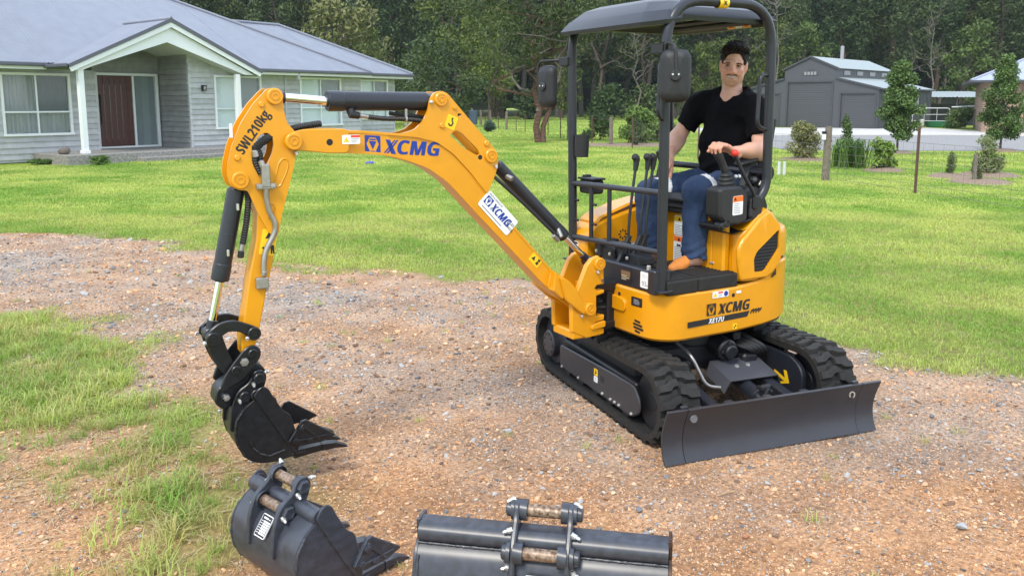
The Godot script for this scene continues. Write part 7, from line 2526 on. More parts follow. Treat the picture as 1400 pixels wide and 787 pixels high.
	# hip part: ribs shorten towards the corner
	var m := 60
	for i in m:
		var s0 := lerpf(eR, 11.15, float(i) / m); var s1 := lerpf(eR, 11.15, float(i + 1) / m)
		var t0 := 11.15 - s0; var t1 := 11.15 - s1
		var sm := (s0 + s1) / 2; var tm := 11.15 - sm
		var lift := Vector3(0, 0.014, 0)
		mr.quad(Vector3(s0, 2.90, 0), Vector3(sm, 2.90, 0) + lift, Vector3(sm, 2.90 + tm * pitch, -tm) + lift, Vector3(s0, 2.90 + t0 * pitch, -t0))
		mr.quad(Vector3(sm, 2.90, 0) + lift, Vector3(s1, 2.90, 0), Vector3(s1, 2.90 + t1 * pitch, -t1), Vector3(sm, 2.90 + tm * pitch, -tm) + lift)
	# the hidden slopes, plain
	mr.quad(Vector3(5.65, ry, -5.5), Vector3(-13.0, ry, -5.5), Vector3(-13.0, 2.90, -11.0), Vector3(11.15, 2.90, -11.0))
	mr.tri(Vector3(11.15, 2.90, 0), Vector3(11.15, 2.90, -11.0), Vector3(5.65, ry, -5.5))
	part("roof", mr, steel, H, 60)
	var br := MB.new()
	var nB := -0.42; var rB := 2.90 + 3.8 * pitch
	corrugated(br, Vector3(6.0, 2.90, nB), Vector3(10.0, 2.90, nB), Vector3(6.0, rB, nB - 3.8), Vector3(10.0, rB, nB - 3.8), 0.09, 0.010)
	for i in 42:
		var s0 := lerpf(10.0, 13.8, float(i) / 42); var s1 := lerpf(10.0, 13.8, float(i + 1) / 42)
		var t0 := 13.8 - s0; var t1 := 13.8 - s1
		var sm := (s0 + s1) / 2; var tm := 13.8 - sm
		var lift := Vector3(0, 0.014, 0)
		br.quad(Vector3(s0, 2.90, nB), Vector3(sm, 2.90, nB) + lift, Vector3(sm, 2.90 + tm * pitch, nB - tm) + lift, Vector3(s0, 2.90 + t0 * pitch, nB - t0))
		br.quad(Vector3(sm, 2.90, nB) + lift, Vector3(s1, 2.90, nB), Vector3(s1, 2.90 + t1 * pitch, nB - t1), Vector3(sm, 2.90 + tm * pitch, nB - tm) + lift)
	br.quad(Vector3(10.0, rB, nB - 3.8), Vector3(4.0, rB, nB - 3.8), Vector3(4.0, 2.90, nB - 7.6), Vector3(13.8, 2.90, nB - 7.6))
	br.tri(Vector3(13.8, 2.90, nB), Vector3(13.8, 2.90, nB - 7.6), Vector3(10.0, rB, nB - 3.8))
	part("roof", br, steel, H, 60)
	for q in [[Vector3(11.15, 2.93, 0.02), Vector3(5.65, ry + 0.03, -5.5)], [Vector3(5.65, ry + 0.03, -5.5), Vector3(-13, ry + 0.03, -5.5)], [Vector3(13.8, 2.93, nB), Vector3(10.0, rB + 0.03, nB - 3.8)], [Vector3(10.0, rB + 0.03, nB - 3.8), Vector3(4.0, rB + 0.03, nB - 3.8)], [Vector3(ap.x, ap.y + 0.03, 0.18), Vector3(ap.x, ap.y + 0.03, -4.6)]]:
		var a: Vector3 = q[0]; var b: Vector3 = q[1]
		var mb := MB.new()
		mb.tube(PackedVector3Array([a, b]), 0.055, 8)
		part("ridge_cap", mb, steel, H, 60)
	var vl := MB.new()
	vl.tube(V3([eL - 0.02, 2.88, -1.25, ap.x, ap.y - 0.01, -4.1]), 0.03, 6)
	part("valley_flashing", vl, trim, H)
	# gutters, fascia, soffits
	for q in [[-13.0, eL - 0.02, n0], [eR + 0.0, 11.17, 0.02], [11.17, 13.82, nB]]:
		var gt := MB.new()
		gt.box(Vector3((q[0] + q[1]) / 2, 2.85, q[2] + 0.055), Vector3(q[1] - q[0], 0.11, 0.11), 0.02)
		part("gutter", gt, trim, H)
		var fa := MB.new()
		fa.box(Vector3((q[0] + q[1]) / 2, 2.755, q[2] - 0.02), Vector3(q[1] - q[0], 0.10, 0.03), 0.004)
		part("fascia", fa, white, H)
		var so := MB.new()
		so.box(Vector3((q[0] + q[1]) / 2, 2.735, q[2] - 0.32), Vector3(q[1] - q[0], 0.012, 0.60))
		part("soffit", so, white, H)
	var gs := MB.new()
	gs.box(Vector3(eL - 0.05, 2.80, -0.55), Vector3(0.11, 0.11, 1.40), 0.02)
	part("gutter", gs, trim, H)
	var fl := MB.new()
	fl.box(Vector3(13.6, 2.66, nB - 0.05), Vector3(0.16, 0.07, 0.08), 0.01)
	fl.cyl(Vector3(13.53, 2.62, nB), Vector3(13.49, 2.56, nB + 0.08), 0.045, 12, 0.005)
	part("flood_light", fl, mat(0.12, 0.12, 0.13, 0.5), H)
	# things on the porch
	var rk := MB.new()
	rk.add(MB.new().ell(Vector3(0, 0.08, 0), Vector3(0.17, 0.10, 0.11), 10))
	rk.add(MB.new().ell(Vector3(0.13, 0.11, 0.02), Vector3(0.08, 0.10, 0.08), 10))
	var pot := part("bundle", rk, mat(0.12, 0.10, 0.085, 0.8))
	pot.position = H.transform * Vector3(-0.42, 0.27, -0.25)
	tag(pot, "small dark bundle lying on the porch slab left of the white post", "bundle")

func barn() -> void:
	var F := Vector3(0.71, 0, 0.704).normalized()
	var B := thing("barn", "dark grey steel barn with a raised centre gable and roller doors", "barn", Vector3(21.05, 0, -60.2))
	B.basis = Basis(F, Vector3.UP, F.cross(Vector3.UP)).orthonormalized()
	var wallm := mat(0.062, 0.065, 0.075, 0.55)
	var doorm := mat(0.062, 0.065, 0.074, 0.5)
	var roofm := mat(0.25, 0.29, 0.29, 0.45)
	var trimm := mat(0.05, 0.052, 0.06, 0.5)
	var cw := 1.92; var tw := 4.85; var dep := 10.0
	var front := V2([-tw, 0, tw, 0, tw, 2.72, cw, 3.42, cw, 4.12, 0, 4.92, -cw, 4.12, -cw, 3.42, -tw, 2.72])
	var fw := MB.new()
	fw.plate(front, -0.12, 0.0, 0.0, [V2([-1.62, 0.02, 1.62, 0.02, 1.62, 3.16, -1.62, 3.16]), V2([2.3, 0.02, 4.6, 0.02, 4.6, 2.34, 2.3, 2.34]), V2([-4.6, 0.02, -2.3, 0.02, -2.3, 2.34, -4.6, 2.34])])
	part("wall", fw, wallm, B, 20)
	for s in [-1, 1]:
		var sd := MB.new()
		sd.box(Vector3(s * (tw - 0.05), 1.35, -dep / 2), Vector3(0.1, 2.7, dep - 0.25))
		part("wall", sd, wallm, B)
		var cl := MB.new()
		cl.box(Vector3(s * (cw - 0.05), 3.75, -dep / 2), Vector3(0.1, 0.74, dep - 0.25))
		part("wall", cl, wallm, B)
		for i in 4:
			var w := MB.new()
			w.box(Vector3(s * (cw + 0.005), 3.80, -1.6 - i * 2.2), Vector3(0.03, 0.36, 1.1), 0.004)
			var win := part("window", w, trimm, B)
			var g := MB.new()
			g.box(Vector3(s * (cw + 0.022), 3.80, -1.6 - i * 2.2), Vector3(0.008, 0.28, 1.0))
			part("pane", g, mat(0.10, 0.11, 0.12, 0.1), win)
		# vertical ribs of the cladding
		var rb := MB.new()
		for i in 34:
			rb.box(Vector3(s * (tw + 0.008), 1.35, -0.2 - i * 0.29), Vector3(0.03, 2.66, 0.04))
		stuff(part("cladding_rib", rb, wallm, B))
		var lr := MB.new()
		var a := [Vector3(s * (tw + 0.22), 2.68, 0.12), Vector3(s * (tw + 0.22), 2.68, -dep), Vector3(s * cw, 3.47, 0.12), Vector3(s * cw, 3.47, -dep)]
		if s > 0: corrugated(lr, a[0], a[1], a[2], a[3], 0.2, 0.016)
		else: corrugated(lr, a[1], a[0], a[3], a[2], 0.2, 0.016)
		part("roof", lr, roofm, B, 50)
		var ur := MB.new()
		var c := [Vector3(s * (cw + 0.16), 4.08, 0.12), Vector3(s * (cw + 0.16), 4.08, -dep), Vector3(0, 4.96, 0.12), Vector3(0, 4.96, -dep)]
		if s > 0: corrugated(ur, c[0], c[1], c[2], c[3], 0.2, 0.016)
		else: corrugated(ur, c[1], c[0], c[3], c[2], 0.2, 0.016)
		part("roof", ur, roofm, B, 50)
		for q in [[V2([s * (tw + 0.22), 2.60, s * (tw + 0.22), 2.72, s * cw, 3.50, s * cw, 3.38])], [V2([s * (cw + 0.16), 4.0, s * (cw + 0.16), 4.12, 0, 5.0, 0, 4.88])]]:
			var bg := MB.new()
			bg.plate(q[0], 0.02, 0.13)
			part("barge_cap", bg, trimm, B)
		var gt := MB.new()
		gt.box(Vector3(s * (tw + 0.25), 2.64, -dep / 2 + 0.06), Vector3(0.1, 0.12, dep), 0.02)
		part("gutter", gt, trimm, B)
		var cp := MB.new()
		cp.box(Vector3(s * (tw - 0.04), 1.34, 0.02), Vector3(0.12, 2.66, 0.06), 0.006)
		part("corner_trim", cp, trimm, B)
	var rearw := MB.new()
	rearw.plate(front, -dep, -dep + 0.1)
	part("wall", rearw, wallm, B, 20)
	for q in [[0.0, 1.62, 3.16], [3.45, 1.15, 2.34], [-3.45, 1.15, 2.34]]:
		var dr := MB.new()
		var rows := int(q[2] / 0.16)
		dr.box(Vector3(q[0], q[2] / 2, -0.10), Vector3(q[1] * 2 + 0.1, q[2], 0.03))
		var door := part("roller_door", dr, doorm, B)
		var rr := MB.new()
		for i in rows: rr.box(Vector3(q[0], 0.08 + i * 0.16, -0.078), Vector3(q[1] * 2, 0.10, 0.02), 0.006)
		stuff(part("door_rib", rr, doorm, door))
		var fr := MB.new()
		fr.box(Vector3(q[0], q[2] + 0.05, 0.01), Vector3(q[1] * 2 + 0.26, 0.10, 0.06), 0.004)
		for s in [-1, 1]: fr.box(Vector3(q[0] + s * (q[1] + 0.06), q[2] / 2, 0.012), Vector3(0.11, q[2] - 0.01, 0.06), 0.004)
		part("door_frame", fr, trimm, B)
	# louvred vent in the gable, side window, ridge mast
	var vt := MB.new()
	vt.plate(V2([-0.55, 3.62, 0.55, 3.62, 0.55, 3.80, 0.3, 4.0, 0, 4.1, -0.3, 4.0, -0.55, 3.80]), 0.0, 0.03)
	var vent := part("gable_vent", vt, trimm, B)
	for x in [-0.36, -0.12, 0.12, 0.36]:
		var g := MB.new()
		g.box(Vector3(x, 3.78, 0.032), Vector3(0.17, 0.22, 0.01))
		part("pane", g, mat(0.22, 0.23, 0.24, 0.2), vent)
	var sw := MB.new()
	sw.box(Vector3(tw + 0.03, 1.75, -6.6), Vector3(0.05, 0.95, 1.2), 0.005)
	var wn := part("window", sw, mat(0.75, 0.76, 0.76, 0.5), B)
	for k in 2:
		var g := MB.new()
		g.box(Vector3(tw + 0.058, 1.75, -6.32 - k * 0.56), Vector3(0.01, 0.82, 0.46))
		part("pane", g, mat(0.12, 0.13, 0.14, 0.1), wn)
	var ma := MB.new()
	ma.cyl(Vector3(0.0, 4.9, -5.0), Vector3(0.0, 5.9, -5.0), 0.13, 10, 0.02)
	part("flue", ma, mat(0.3, 0.31, 0.33, 0.4), B)
	# what stands beside it
	var lean := thing("carport", "low grey carport roof behind the barn's right side", "carport", Vector3(33.6, 0, -66.0))
	var lr := MB.new()
	corrugated(lr, Vector3(-4.2, 2.15, 2), Vector3(4.2, 2.15, 2), Vector3(-4.2, 2.65, -4), Vector3(4.2, 2.65, -4), 0.3, 0.02)
	part("roof", lr, roofm, lean, 50)
	for x in [-4.0, 0.0, 4.0]: part("post", MB.new().cyl(Vector3(x, 0, 1.8), Vector3(x, 2.2, 1.8), 0.07, 8), trimm, lean)
	var fn := MB.new()
	fn.box(Vector3(0, 0.8, -1.0), Vector3(8.2, 1.7, 0.1))
	part("back_wall", fn, wallm, lean)
	var gt := thing("white_gate", "white tubular gate between the barn and its garden", "gate", Vector3(29.9, 0, -60.6))
	gt.rotation.y = -0.15
	part("gate_frame", MB.new().tube(bend(V3([-1.2, 0.1, 0, -1.2, 1.35, 0, 1.3, 1.35, 0, 1.3, 0.1, 0]), 0.2), 0.04, 8), mat(0.50, 0.52, 0.53, 0.4), gt)
	for y in [0.45, 0.9]: part("gate_rail", MB.new().cyl(Vector3(-1.2, y, 0), Vector3(1.3, y, 0), 0.025, 8), mat(0.50, 0.52, 0.53, 0.4), gt)
	for x in [-0.4, 0.45]: part("gate_bar", MB.new().cyl(Vector3(x, 0.45, 0), Vector3(x, 1.35, 0), 0.02, 8), mat(0.50, 0.52, 0.53, 0.4), gt)
	var hr := part("handrail", MB.new().tube(V3([31.3, 1.42, -60.4, 36.5, 1.75, -57.0]), 0.05, 8), mat(0.50, 0.52, 0.53, 0.4))
	tag(hr, "long white rail running from the white gate towards the brick house", "rail")
	var tb := MB.new()
	tb.lathe(Vector3(30.9, 0.02, -61.0), Vector3.UP, V2([0, 0.0, 0.95, 0.0, 1.1, 0.36, 1.12, 0.40, 1.0, 0.40, 0.9, 0.08, 0, 0.08]), 18)
	tag(part("green_tub", tb, mat(0.03, 0.20, 0.12, 0.5)), "low green plastic tub on the concrete beside the white gate", "tub")
	var wc := MB.new()
	wc.box(Vector3(29.5, 0.26, -60.9), Vector3(0.24, 0.46, 0.2), 0.03)
	wc.box(Vector3(29.5, 0.52, -60.9), Vector3(0.27, 0.08, 0.22), 0.03)
	tag(part("white_box", wc, mat(0.72, 0.72, 0.72, 0.5)), "small white box standing behind the white gate's left post", "box")
	var pk := MB.new()
	pk.lathe(Vector3(32.1, 0.0, -60.5), Vector3.UP, V2([0, 0, 0.32, 0, 0.4, 0.5, 0.28, 0.9, 0.1, 1.1, 0, 1.1]), 12)
	tag(part("covered_bundle", pk, mat(0.62, 0.58, 0.56, 0.8)), "pale wrapped bundle beside the green tub", "bundle")

func brick_house() -> void:
	var F := Vector3(0.90, 0, 0.44).normalized()
	var B := thing("brick_house", "tan brick house with a blue-grey steel roof at the picture's right edge", "house", Vector3(27.9, 0, -50.3))
	B.basis = Basis(F, Vector3.UP, F.cross(Vector3.UP)).orthonormalized()
	var brick := StandardMaterial3D.new()
	var im := Image.create(128, 128, false, Image.FORMAT_RGB8)
	var r := rnd(3)
	im.fill(Color(0.62, 0.57, 0.52))
	for j in 8:
		for i in 5:
			var x0 := i * 32 + (16 if j % 2 else 0) - 16
			var c := Color(0.57, 0.46, 0.38) * r.randf_range(0.8, 1.12)
			im.fill_rect(Rect2i(x0, j * 16, 29, 13), c)
	brick.albedo_texture = ImageTexture.create_from_image(im)
	brick.uv1_triplanar = true
	brick.uv1_scale = Vector3.ONE * 1.05
	brick.roughness = 0.85
	var w := MB.new()
	w.box(Vector3(1.05, 1.5, -0.15), Vector3(2.1, 3.0, 0.3))
	w.box(Vector3(8.0, 1.5, -0.15), Vector3(7.0, 3.0, 0.3))
	w.box(Vector3(3.4, 2.75, -0.15), Vector3(2.6, 0.5, 0.298))
	w.box(Vector3(0.15, 1.5, -5.0), Vector3(0.3, 3.0, 9.4))
	w.box(Vector3(5.8, 1.5, -9.8), Vector3(11.4, 3.0, 0.3))
	w.box(Vector3(11.4, 1.5, -5.0), Vector3(0.3, 3.0, 9.3))
	part("wall", w, brick, B)
	var d := MB.new()
	d.box(Vector3(3.4, 1.25, -0.2), Vector3(2.6, 2.5, 0.06))
	var door := part("garage_door", d, mat(0.07, 0.075, 0.085, 0.5), B)
	for i in 5:
		var p := MB.new()
		p.box(Vector3(3.4, 0.25 + i * 0.5, -0.16), Vector3(2.56, 0.46, 0.03), 0.01)
		part("panel", p, mat(0.07, 0.075, 0.085, 0.5), door)
	var roofm := mat(0.30, 0.335, 0.42, 0.42)
	var rf := MB.new()
	var e := [Vector3(-0.75, 3.02, 0.75), Vector3(12.3, 3.02, 0.75), Vector3(12.3, 3.02, -10.7), Vector3(-0.75, 3.02, -10.7)]
	var a := Vector3(5.0, 5.6, -4.97); var b := Vector3(6.6, 5.6, -4.97)
	var m := 50
	for i in m:       # front slope, ribbed
		var t0 := float(i) / m; var t1 := float(i + 1) / m
		var lo0: Vector3 = e[0].lerp(e[1], t0); var lo1: Vector3 = e[0].lerp(e[1], t1)
		var f := func(x: float) -> Vector3:
			var k := clampf(minf((x + 0.75) / 5.75, (12.3 - x) / 5.7), 0, 1)
			return Vector3(x, lerpf(3.02, 5.6, k), lerpf(0.75, -4.97, k))
		var mid := lo0.lerp(lo1, 0.5) + Vector3(0, 0.025, 0)
		var hm: Vector3 = f.call(mid.x) + Vector3(0, 0.025, 0)
		rf.quad(lo0, mid, hm, f.call(lo0.x)); rf.quad(mid, lo1, f.call(lo1.x), hm)
	rf.tri(e[3], e[0], a)
	rf.quad(e[2], e[3], a, b)
	rf.tri(e[1], e[2], b)
	part("roof", rf, roofm, B, 50)
	var sf := MB.new()
	sf.box(Vector3(5.78, 2.97, -4.97), Vector3(12.9, 0.05, 11.3))
	part("soffit", sf, mat(0.06, 0.065, 0.08, 0.6), B)
	for q in [[Vector3(5.78, 2.97, 0.80), Vector3(13.1, 0.14, 0.11)], [Vector3(-0.80, 2.97, -4.97), Vector3(0.11, 0.14, 11.4)]]:
		var g := MB.new()
		g.box(q[0], q[1], 0.02)
		part("gutter", g, mat(0.05, 0.055, 0.07, 0.5), B)
	for q in [[e[0], a], [a, b], [b, e[1]]]:
		var p0: Vector3 = q[0]; var p1: Vector3 = q[1]
		part("ridge_cap", MB.new().tube(PackedVector3Array([p0 + Vector3(0, 0.03, 0), p1 + Vector3(0, 0.03, 0)]), 0.07, 8), roofm, B)

func roads() -> void:
	# the neighbours' drive: road metal, then concrete
	var gv := worn(mat(0.40, 0.39, 0.385, 0.95), noise_tex(61, 0.09, Color(0.55, 0.55, 0.55), Color(1, 1, 1), 256, 4), 0.7, true)
	var road := MB.new()
	road.fan(Vector3(24, -0.012, -37), V3([10.4, -0.012, -31.5, 14.0, -0.012, -31.2, 20.0, -0.012, -31.0, 24.0, -0.012, -29.0, 45.0, -0.012, -27.0, 60.0, -0.012, -45.0, 30.0, -0.012, -46.0, 8.0, -0.012, -46.0]))
	structure(part("gravel_road", road, gv, self, 80))
	var cn := worn(mat(0.56, 0.55, 0.53, 0.85), noise_tex(62, 0.03, Color(0.82, 0.81, 0.8), Color(1, 1, 1), 256, 4), 0.3, true)
	var ap := MB.new()
	ap.box(Vector3(20.0, -0.04, -52.6), Vector3(18.0, 0.10, 13.0))
	structure(part("concrete_apron", ap, cn))
	var ap2 := MB.new()
	ap2.xf = Transform3D(Basis(Vector3.UP, -0.44), Vector3(31.5, 0, -46.6))
	ap2.box(Vector3(0, -0.045, 0), Vector3(15.0, 0.10, 7.0))
	structure(part("concrete_apron", ap2, worn(mat(0.60, 0.54, 0.46, 0.85), noise_tex(62, 0.03, Color(0.82, 0.81, 0.8), Color(1, 1, 1), 256, 4), 0.3, true)))

func fences() -> void:
	var r := rnd(12)
	var wood := worn(mat(0.30, 0.26, 0.215, 0.95), noise_tex(71, 0.03, Color(0.5, 0.48, 0.45), Color(1, 1, 1), 256, 5), 1.0)
	wood.uv1_scale = Vector3(8, 1, 8)
	var iron := mat(0.11, 0.06, 0.045, 0.8)
	var wire := mat(0.14, 0.13, 0.12, 0.7)
	var line := func(called_label: String, pts: Array, wires: Array, vert: float) -> void:
		var f := thing("wire_fence", called_label, "fence")
		for i in pts.size():
			var q: Array = pts[i]
			var mb := MB.new()
			var h: float = q[3]
			if q[2] == "wood":
				mb.tube(PackedVector3Array([Vector3(q[0], -0.1, q[1]), Vector3(q[0] + 0.01, h * 0.5, q[1]), Vector3(q[0] + r.randf_range(-0.03, 0.03), h, q[1])]), [0.085, 0.08, 0.075], 10)
				part("wooden_post", mb, wood, f, 50)
			else:
				mb.box(Vector3(q[0], h / 2, q[1]), Vector3(0.045, h, 0.045), 0.006)
				mb.box(Vector3(q[0], h / 2, q[1] + 0.03), Vector3(0.012, h, 0.03), 0.003)
				part("steel_post", mb, iron, f)
		for y in wires:
			var path := PackedVector3Array()
			for q in pts: path.append(Vector3(q[0], y, q[1] + 0.03))
			part("wire", MB.new().tube(path, 0.0032, 4, false), wire, f)
		if vert > 0.0:
			var vm := MB.new()
			for i in pts.size() - 1:
				var a := Vector3(pts[i][0], 0, pts[i][1]); var b := Vector3(pts[i + 1][0], 0, pts[i + 1][1])
				var n := int(a.distance_to(b) / vert)
				for k in n:
					var p := a.lerp(b, (k + 0.5) / n) + Vector3(0, 0, 0.03)
					vm.tube(PackedVector3Array([p + Vector3(0, wires[0], 0), p + Vector3(0, wires[wires.size() - 1], 0)]), 0.0024, 3, false)
			stuff(part("wire_netting", vm, wire, f))
	line.call("wire netting fence from the steel post on the right back to the cab", [[8.75, -11.2, "iron", 1.30], [7.87, -16.33, "iron", 1.29], [7.15, -19.14, "wood", 1.22], [6.35, -22.6, "iron", 1.2], [5.75, -26.0, "iron", 1.2], [5.22, -29.2, "iron", 1.2], [4.62, -32.4, "iron", 1.2]], [0.05, 0.18, 0.32, 0.46, 0.62, 0.80, 0.98], 0.28)
	line.call("far wire fence of wooden and steel posts across the meadow", [[4.05, -34.6, "wood", 1.15], [3.45, -36.4, "iron", 1.15], [2.9, -38.4, "iron", 1.15], [2.62, -39.2, "wood", 1.25], [2.35, -41.0, "iron", 1.1], [1.85, -43.4, "iron", 1.15], [1.30, -45.6, "wood", 1.15], [0.75, -48.2, "iron", 1.1], [0.25, -50.4, "iron", 1.15], [-0.35, -52.8, "wood", 1.2], [-0.9, -55.6, "iron", 1.1], [-1.5, -58.6, "wood", 1.2], [-1.95, -61.4, "iron", 1.1], [-2.35, -64.0, "wood", 1.2], [-2.75, -66.6, "iron", 1.1], [-3.25, -69.0, "wood", 1.3], [-6.0, -74.0, "iron", 1.1]], [0.15, 0.45, 0.75, 1.05], 0.0)
	# small things by the posts
	var cm := MB.new()
	cm.box(Vector3(0, 0.12, 0), Vector3(0.075, 0.14, 0.07), 0.012)
	var tc := thing("post_camera", "small white and black box hung on the wooden fence post", "box", Vector3(7.04, 0.86, -19.05))
	part("case", cm, M.white, tc)
	var ck := MB.new()
	ck.box(Vector3(0, 0.205, 0), Vector3(0.085, 0.03, 0.08), 0.008)
	ck.box(Vector3(0, 0.235, 0), Vector3(0.09, 0.03, 0.085), 0.01)
	ck.box(Vector3(0, 0.05, 0), Vector3(0.07, 0.02, 0.066), 0.006)
	part("cap", ck, M.black, tc)
	for i in 2:
		var tg := MB.new()
		tg.tube(V3([6.55 + i * 0.13, -0.02, -20.6, 6.55 + i * 0.13, 0.32, -20.6]), [0.042, 0.036], 6)
		tag(part("tree_guard", tg, mat(0.52, 0.56, 0.55, 0.5)), ["left of two white plastic tree guards behind the cab's rear post", "right of two white plastic tree guards behind the cab's rear post"][i], "tree guard")
	var sk := MB.new()
	sk.box(Vector3(10.2, 0.3, -18.5), Vector3(0.07, 0.66, 0.07), 0.006)
	tag(part("stake", sk, wood), "grey wooden stake beside the small shrub on mulch", "stake")
	var wt := MB.new()
	wt.cyl(Vector3(-3.05, 0, -66.2), Vector3(-3.05, 1.15, -66.2), 0.34, 14, 0.03)
	tag(part("water_drum", wt, mat(0.05, 0.08, 0.12, 0.5)), "dark blue drum beside the far fence's last posts", "drum")
	# a blue bit of litter on the lawn beyond the boom
	var ll := MB.new().ell(Vector3(-4.1, 0.02, -24.3), Vector3(0.16, 0.06, 0.10), 8)
	tag(part("blue_litter", ll, mat(0.06, 0.08, 0.3, 0.6)), "small blue object lying on the lawn under the boom", "litter")
# ------------------------------------------------------------------ the operator: distance fields meshed as surface nets
class Field:
	var o: Vector3
	var h: float
	var nx: int
	var ny: int
	var nz: int
	var s := PackedFloat32Array()      # sum of exp(-k d)
	var dent := PackedFloat32Array()
	var k: float
	func _init(lo: Vector3, hi: Vector3, cell: float, kk: float) -> void:
		o = lo; h = cell; k = kk
		nx = int((hi.x - lo.x) / h) + 2; ny = int((hi.y - lo.y) / h) + 2; nz = int((hi.z - lo.z) / h) + 2
		s.resize(nx * ny * nz)
		dent.resize(nx * ny * nz)
	func each(lo: Vector3, hi: Vector3, f: Callable) -> void:
		var a := ((lo - o) / h).floor(); var b := ((hi - o) / h).ceil()
		for z in range(maxi(0, int(a.z)), mini(nz, int(b.z) + 1)):
			for y in range(maxi(0, int(a.y)), mini(ny, int(b.y) + 1)):
				for x in range(maxi(0, int(a.x)), mini(nx, int(b.x) + 1)):
					f.call((z * ny + y) * nx + x, o + Vector3(x, y, z) * h)
	func bone(a: Vector3, b: Vector3, ra: float, rb: float, flat := false) -> void:
		var m := maxf(ra, rb) + 5.0 / k
		var ab := b - a
		var l2 := maxf(ab.length_squared(), 1e-8)
		var dn := ab.normalized()
		each(a.min(b) - Vector3.ONE * m, a.max(b) + Vector3.ONE * m, func(i: int, p: Vector3) -> void:
			var t := clampf((p - a).dot(ab) / l2, 0.0, 1.0)
			var d := p.distance_to(a + ab * t) - lerpf(ra, rb, t)
			if flat: d = maxf(d, (p - b).dot(dn))
			s[i] += exp(-k * d))
	func ell(c: Vector3, r: Vector3, B := Basis()) -> void:
		var m := maxf(r.x, maxf(r.y, r.z)) + 5.0 / k
		var I := B.transposed()
		each(c - Vector3.ONE * m, c + Vector3.ONE * m, func(i: int, p: Vector3) -> void:
			var q := I * (p - c)
			var k0 := (q / r).length()
			var k1 := (q / (r * r)).length()
			var d := -minf(r.x, minf(r.y, r.z)) if k1 < 1e-6 else k0 * (k0 - 1.0) / k1
			s[i] += exp(-k * d))
	func push(c: Vector3, r: float, depth: float) -> void:      # a soft dent (depth > 0) or bump
		each(c - Vector3.ONE * r * 2.4, c + Vector3.ONE * r * 2.4, func(i: int, p: Vector3) -> void:
			dent[i] += depth * exp(-p.distance_squared_to(c) / (r * r)))
	func value(i: int) -> float:
		return (-log(s[i]) / k if s[i] > 1e-30 else 1.0) + dent[i]
	func mesh(extra = null, colour = null) -> ArrayMesh:
		var d := PackedFloat32Array(); d.resize(s.size())
		for z in nz:
			for y in ny:
				for x in nx:
					var i := (z * ny + y) * nx + x
					d[i] = value(i)
					if extra != null and d[i] < h * 4.0: d[i] = extra.call(o + Vector3(x, y, z) * h, d[i])
		var v := PackedVector3Array(); var n := PackedVector3Array(); var ix := PackedInt32Array(); var col := PackedColorArray()
		var id := {}
		var st := [1, nx, nx * ny]
		var corner := PackedInt32Array()
		for q in 8: corner.append((q & 1) + ((q >> 1) & 1) * nx + ((q >> 2) & 1) * nx * ny)
		for z in nz - 1:
			for y in ny - 1:
				for x in nx - 1:
					var i := (z * ny + y) * nx + x
					var neg := 0
					for q in 8:
						if d[i + corner[q]] < 0.0: neg += 1
					if neg == 0 or neg == 8: continue
					var c := Vector3(); var m := 0
					for q in 8:
						for ax in 3:
							if (q >> ax) & 1: continue
							var a := d[i + corner[q]]; var b := d[i + corner[q] + st[ax]]
							if (a < 0.0) != (b < 0.0):
								var w := Vector3(q & 1, (q >> 1) & 1, (q >> 2) & 1)
								w[ax] += a / (a - b)
								c += w; m += 1
					id[i] = v.size()
					c /= m
					v.append(o + (Vector3(x, y, z) + c) * h)
					# gradient, trilinear over the cell's corners
					var g := Vector3()
					for q in 8:
						var wx := c.x if q & 1 else 1.0 - c.x
						var wy := c.y if (q >> 1) & 1 else 1.0 - c.y
						var wz := c.z if (q >> 2) & 1 else 1.0 - c.z
						var e := d[i + corner[q]]
						g.x += (e if q & 1 else -e) * wy * wz
						g.y += (e if (q >> 1) & 1 else -e) * wx * wz
						g.z += (e if (q >> 2) & 1 else -e) * wx * wy
					n.append(g.normalized())
					if colour != null: col.append(colour.call(v[v.size() - 1]))
		for z in range(1, nz - 1):
			for y in range(1, ny - 1):
				for x in range(1, nx - 1):
					var i := (z * ny + y) * nx + x
					for ax in 3:
						var a := d[i] < 0.0
						if a == (d[i + st[ax]] < 0.0): continue
						var u: int = st[(ax + 1) % 3]; var w: int = st[(ax + 2) % 3]
						var q := [i, i - u, i - u - w, i - w]
						if not (id.has(q[0]) and id.has(q[1]) and id.has(q[2]) and id.has(q[3])): continue
						if a: q.reverse()
						ix.append_array([id[q[0]], id[q[1]], id[q[2]], id[q[0]], id[q[2]], id[q[3]]])
		# clockwise fronts
		var arr := []
		arr.resize(Mesh.ARRAY_MAX)
		for t in range(0, ix.size(), 3):
			var f := (v[ix[t + 2]] - v[ix[t]]).cross(v[ix[t + 1]] - v[ix[t]])
			if f.dot(n[ix[t]] + n[ix[t + 1]] + n[ix[t + 2]]) < 0.0:
				var sw := ix[t + 1]; ix[t + 1] = ix[t + 2]; ix[t + 2] = sw
		arr[Mesh.ARRAY_VERTEX] = v; arr[Mesh.ARRAY_NORMAL] = n; arr[Mesh.ARRAY_INDEX] = ix
		if col.size(): arr[Mesh.ARRAY_COLOR] = col
		var am := ArrayMesh.new()
		if v.size(): am.add_surface_from_arrays(Mesh.PRIMITIVE_TRIANGLES, arr)
		return am
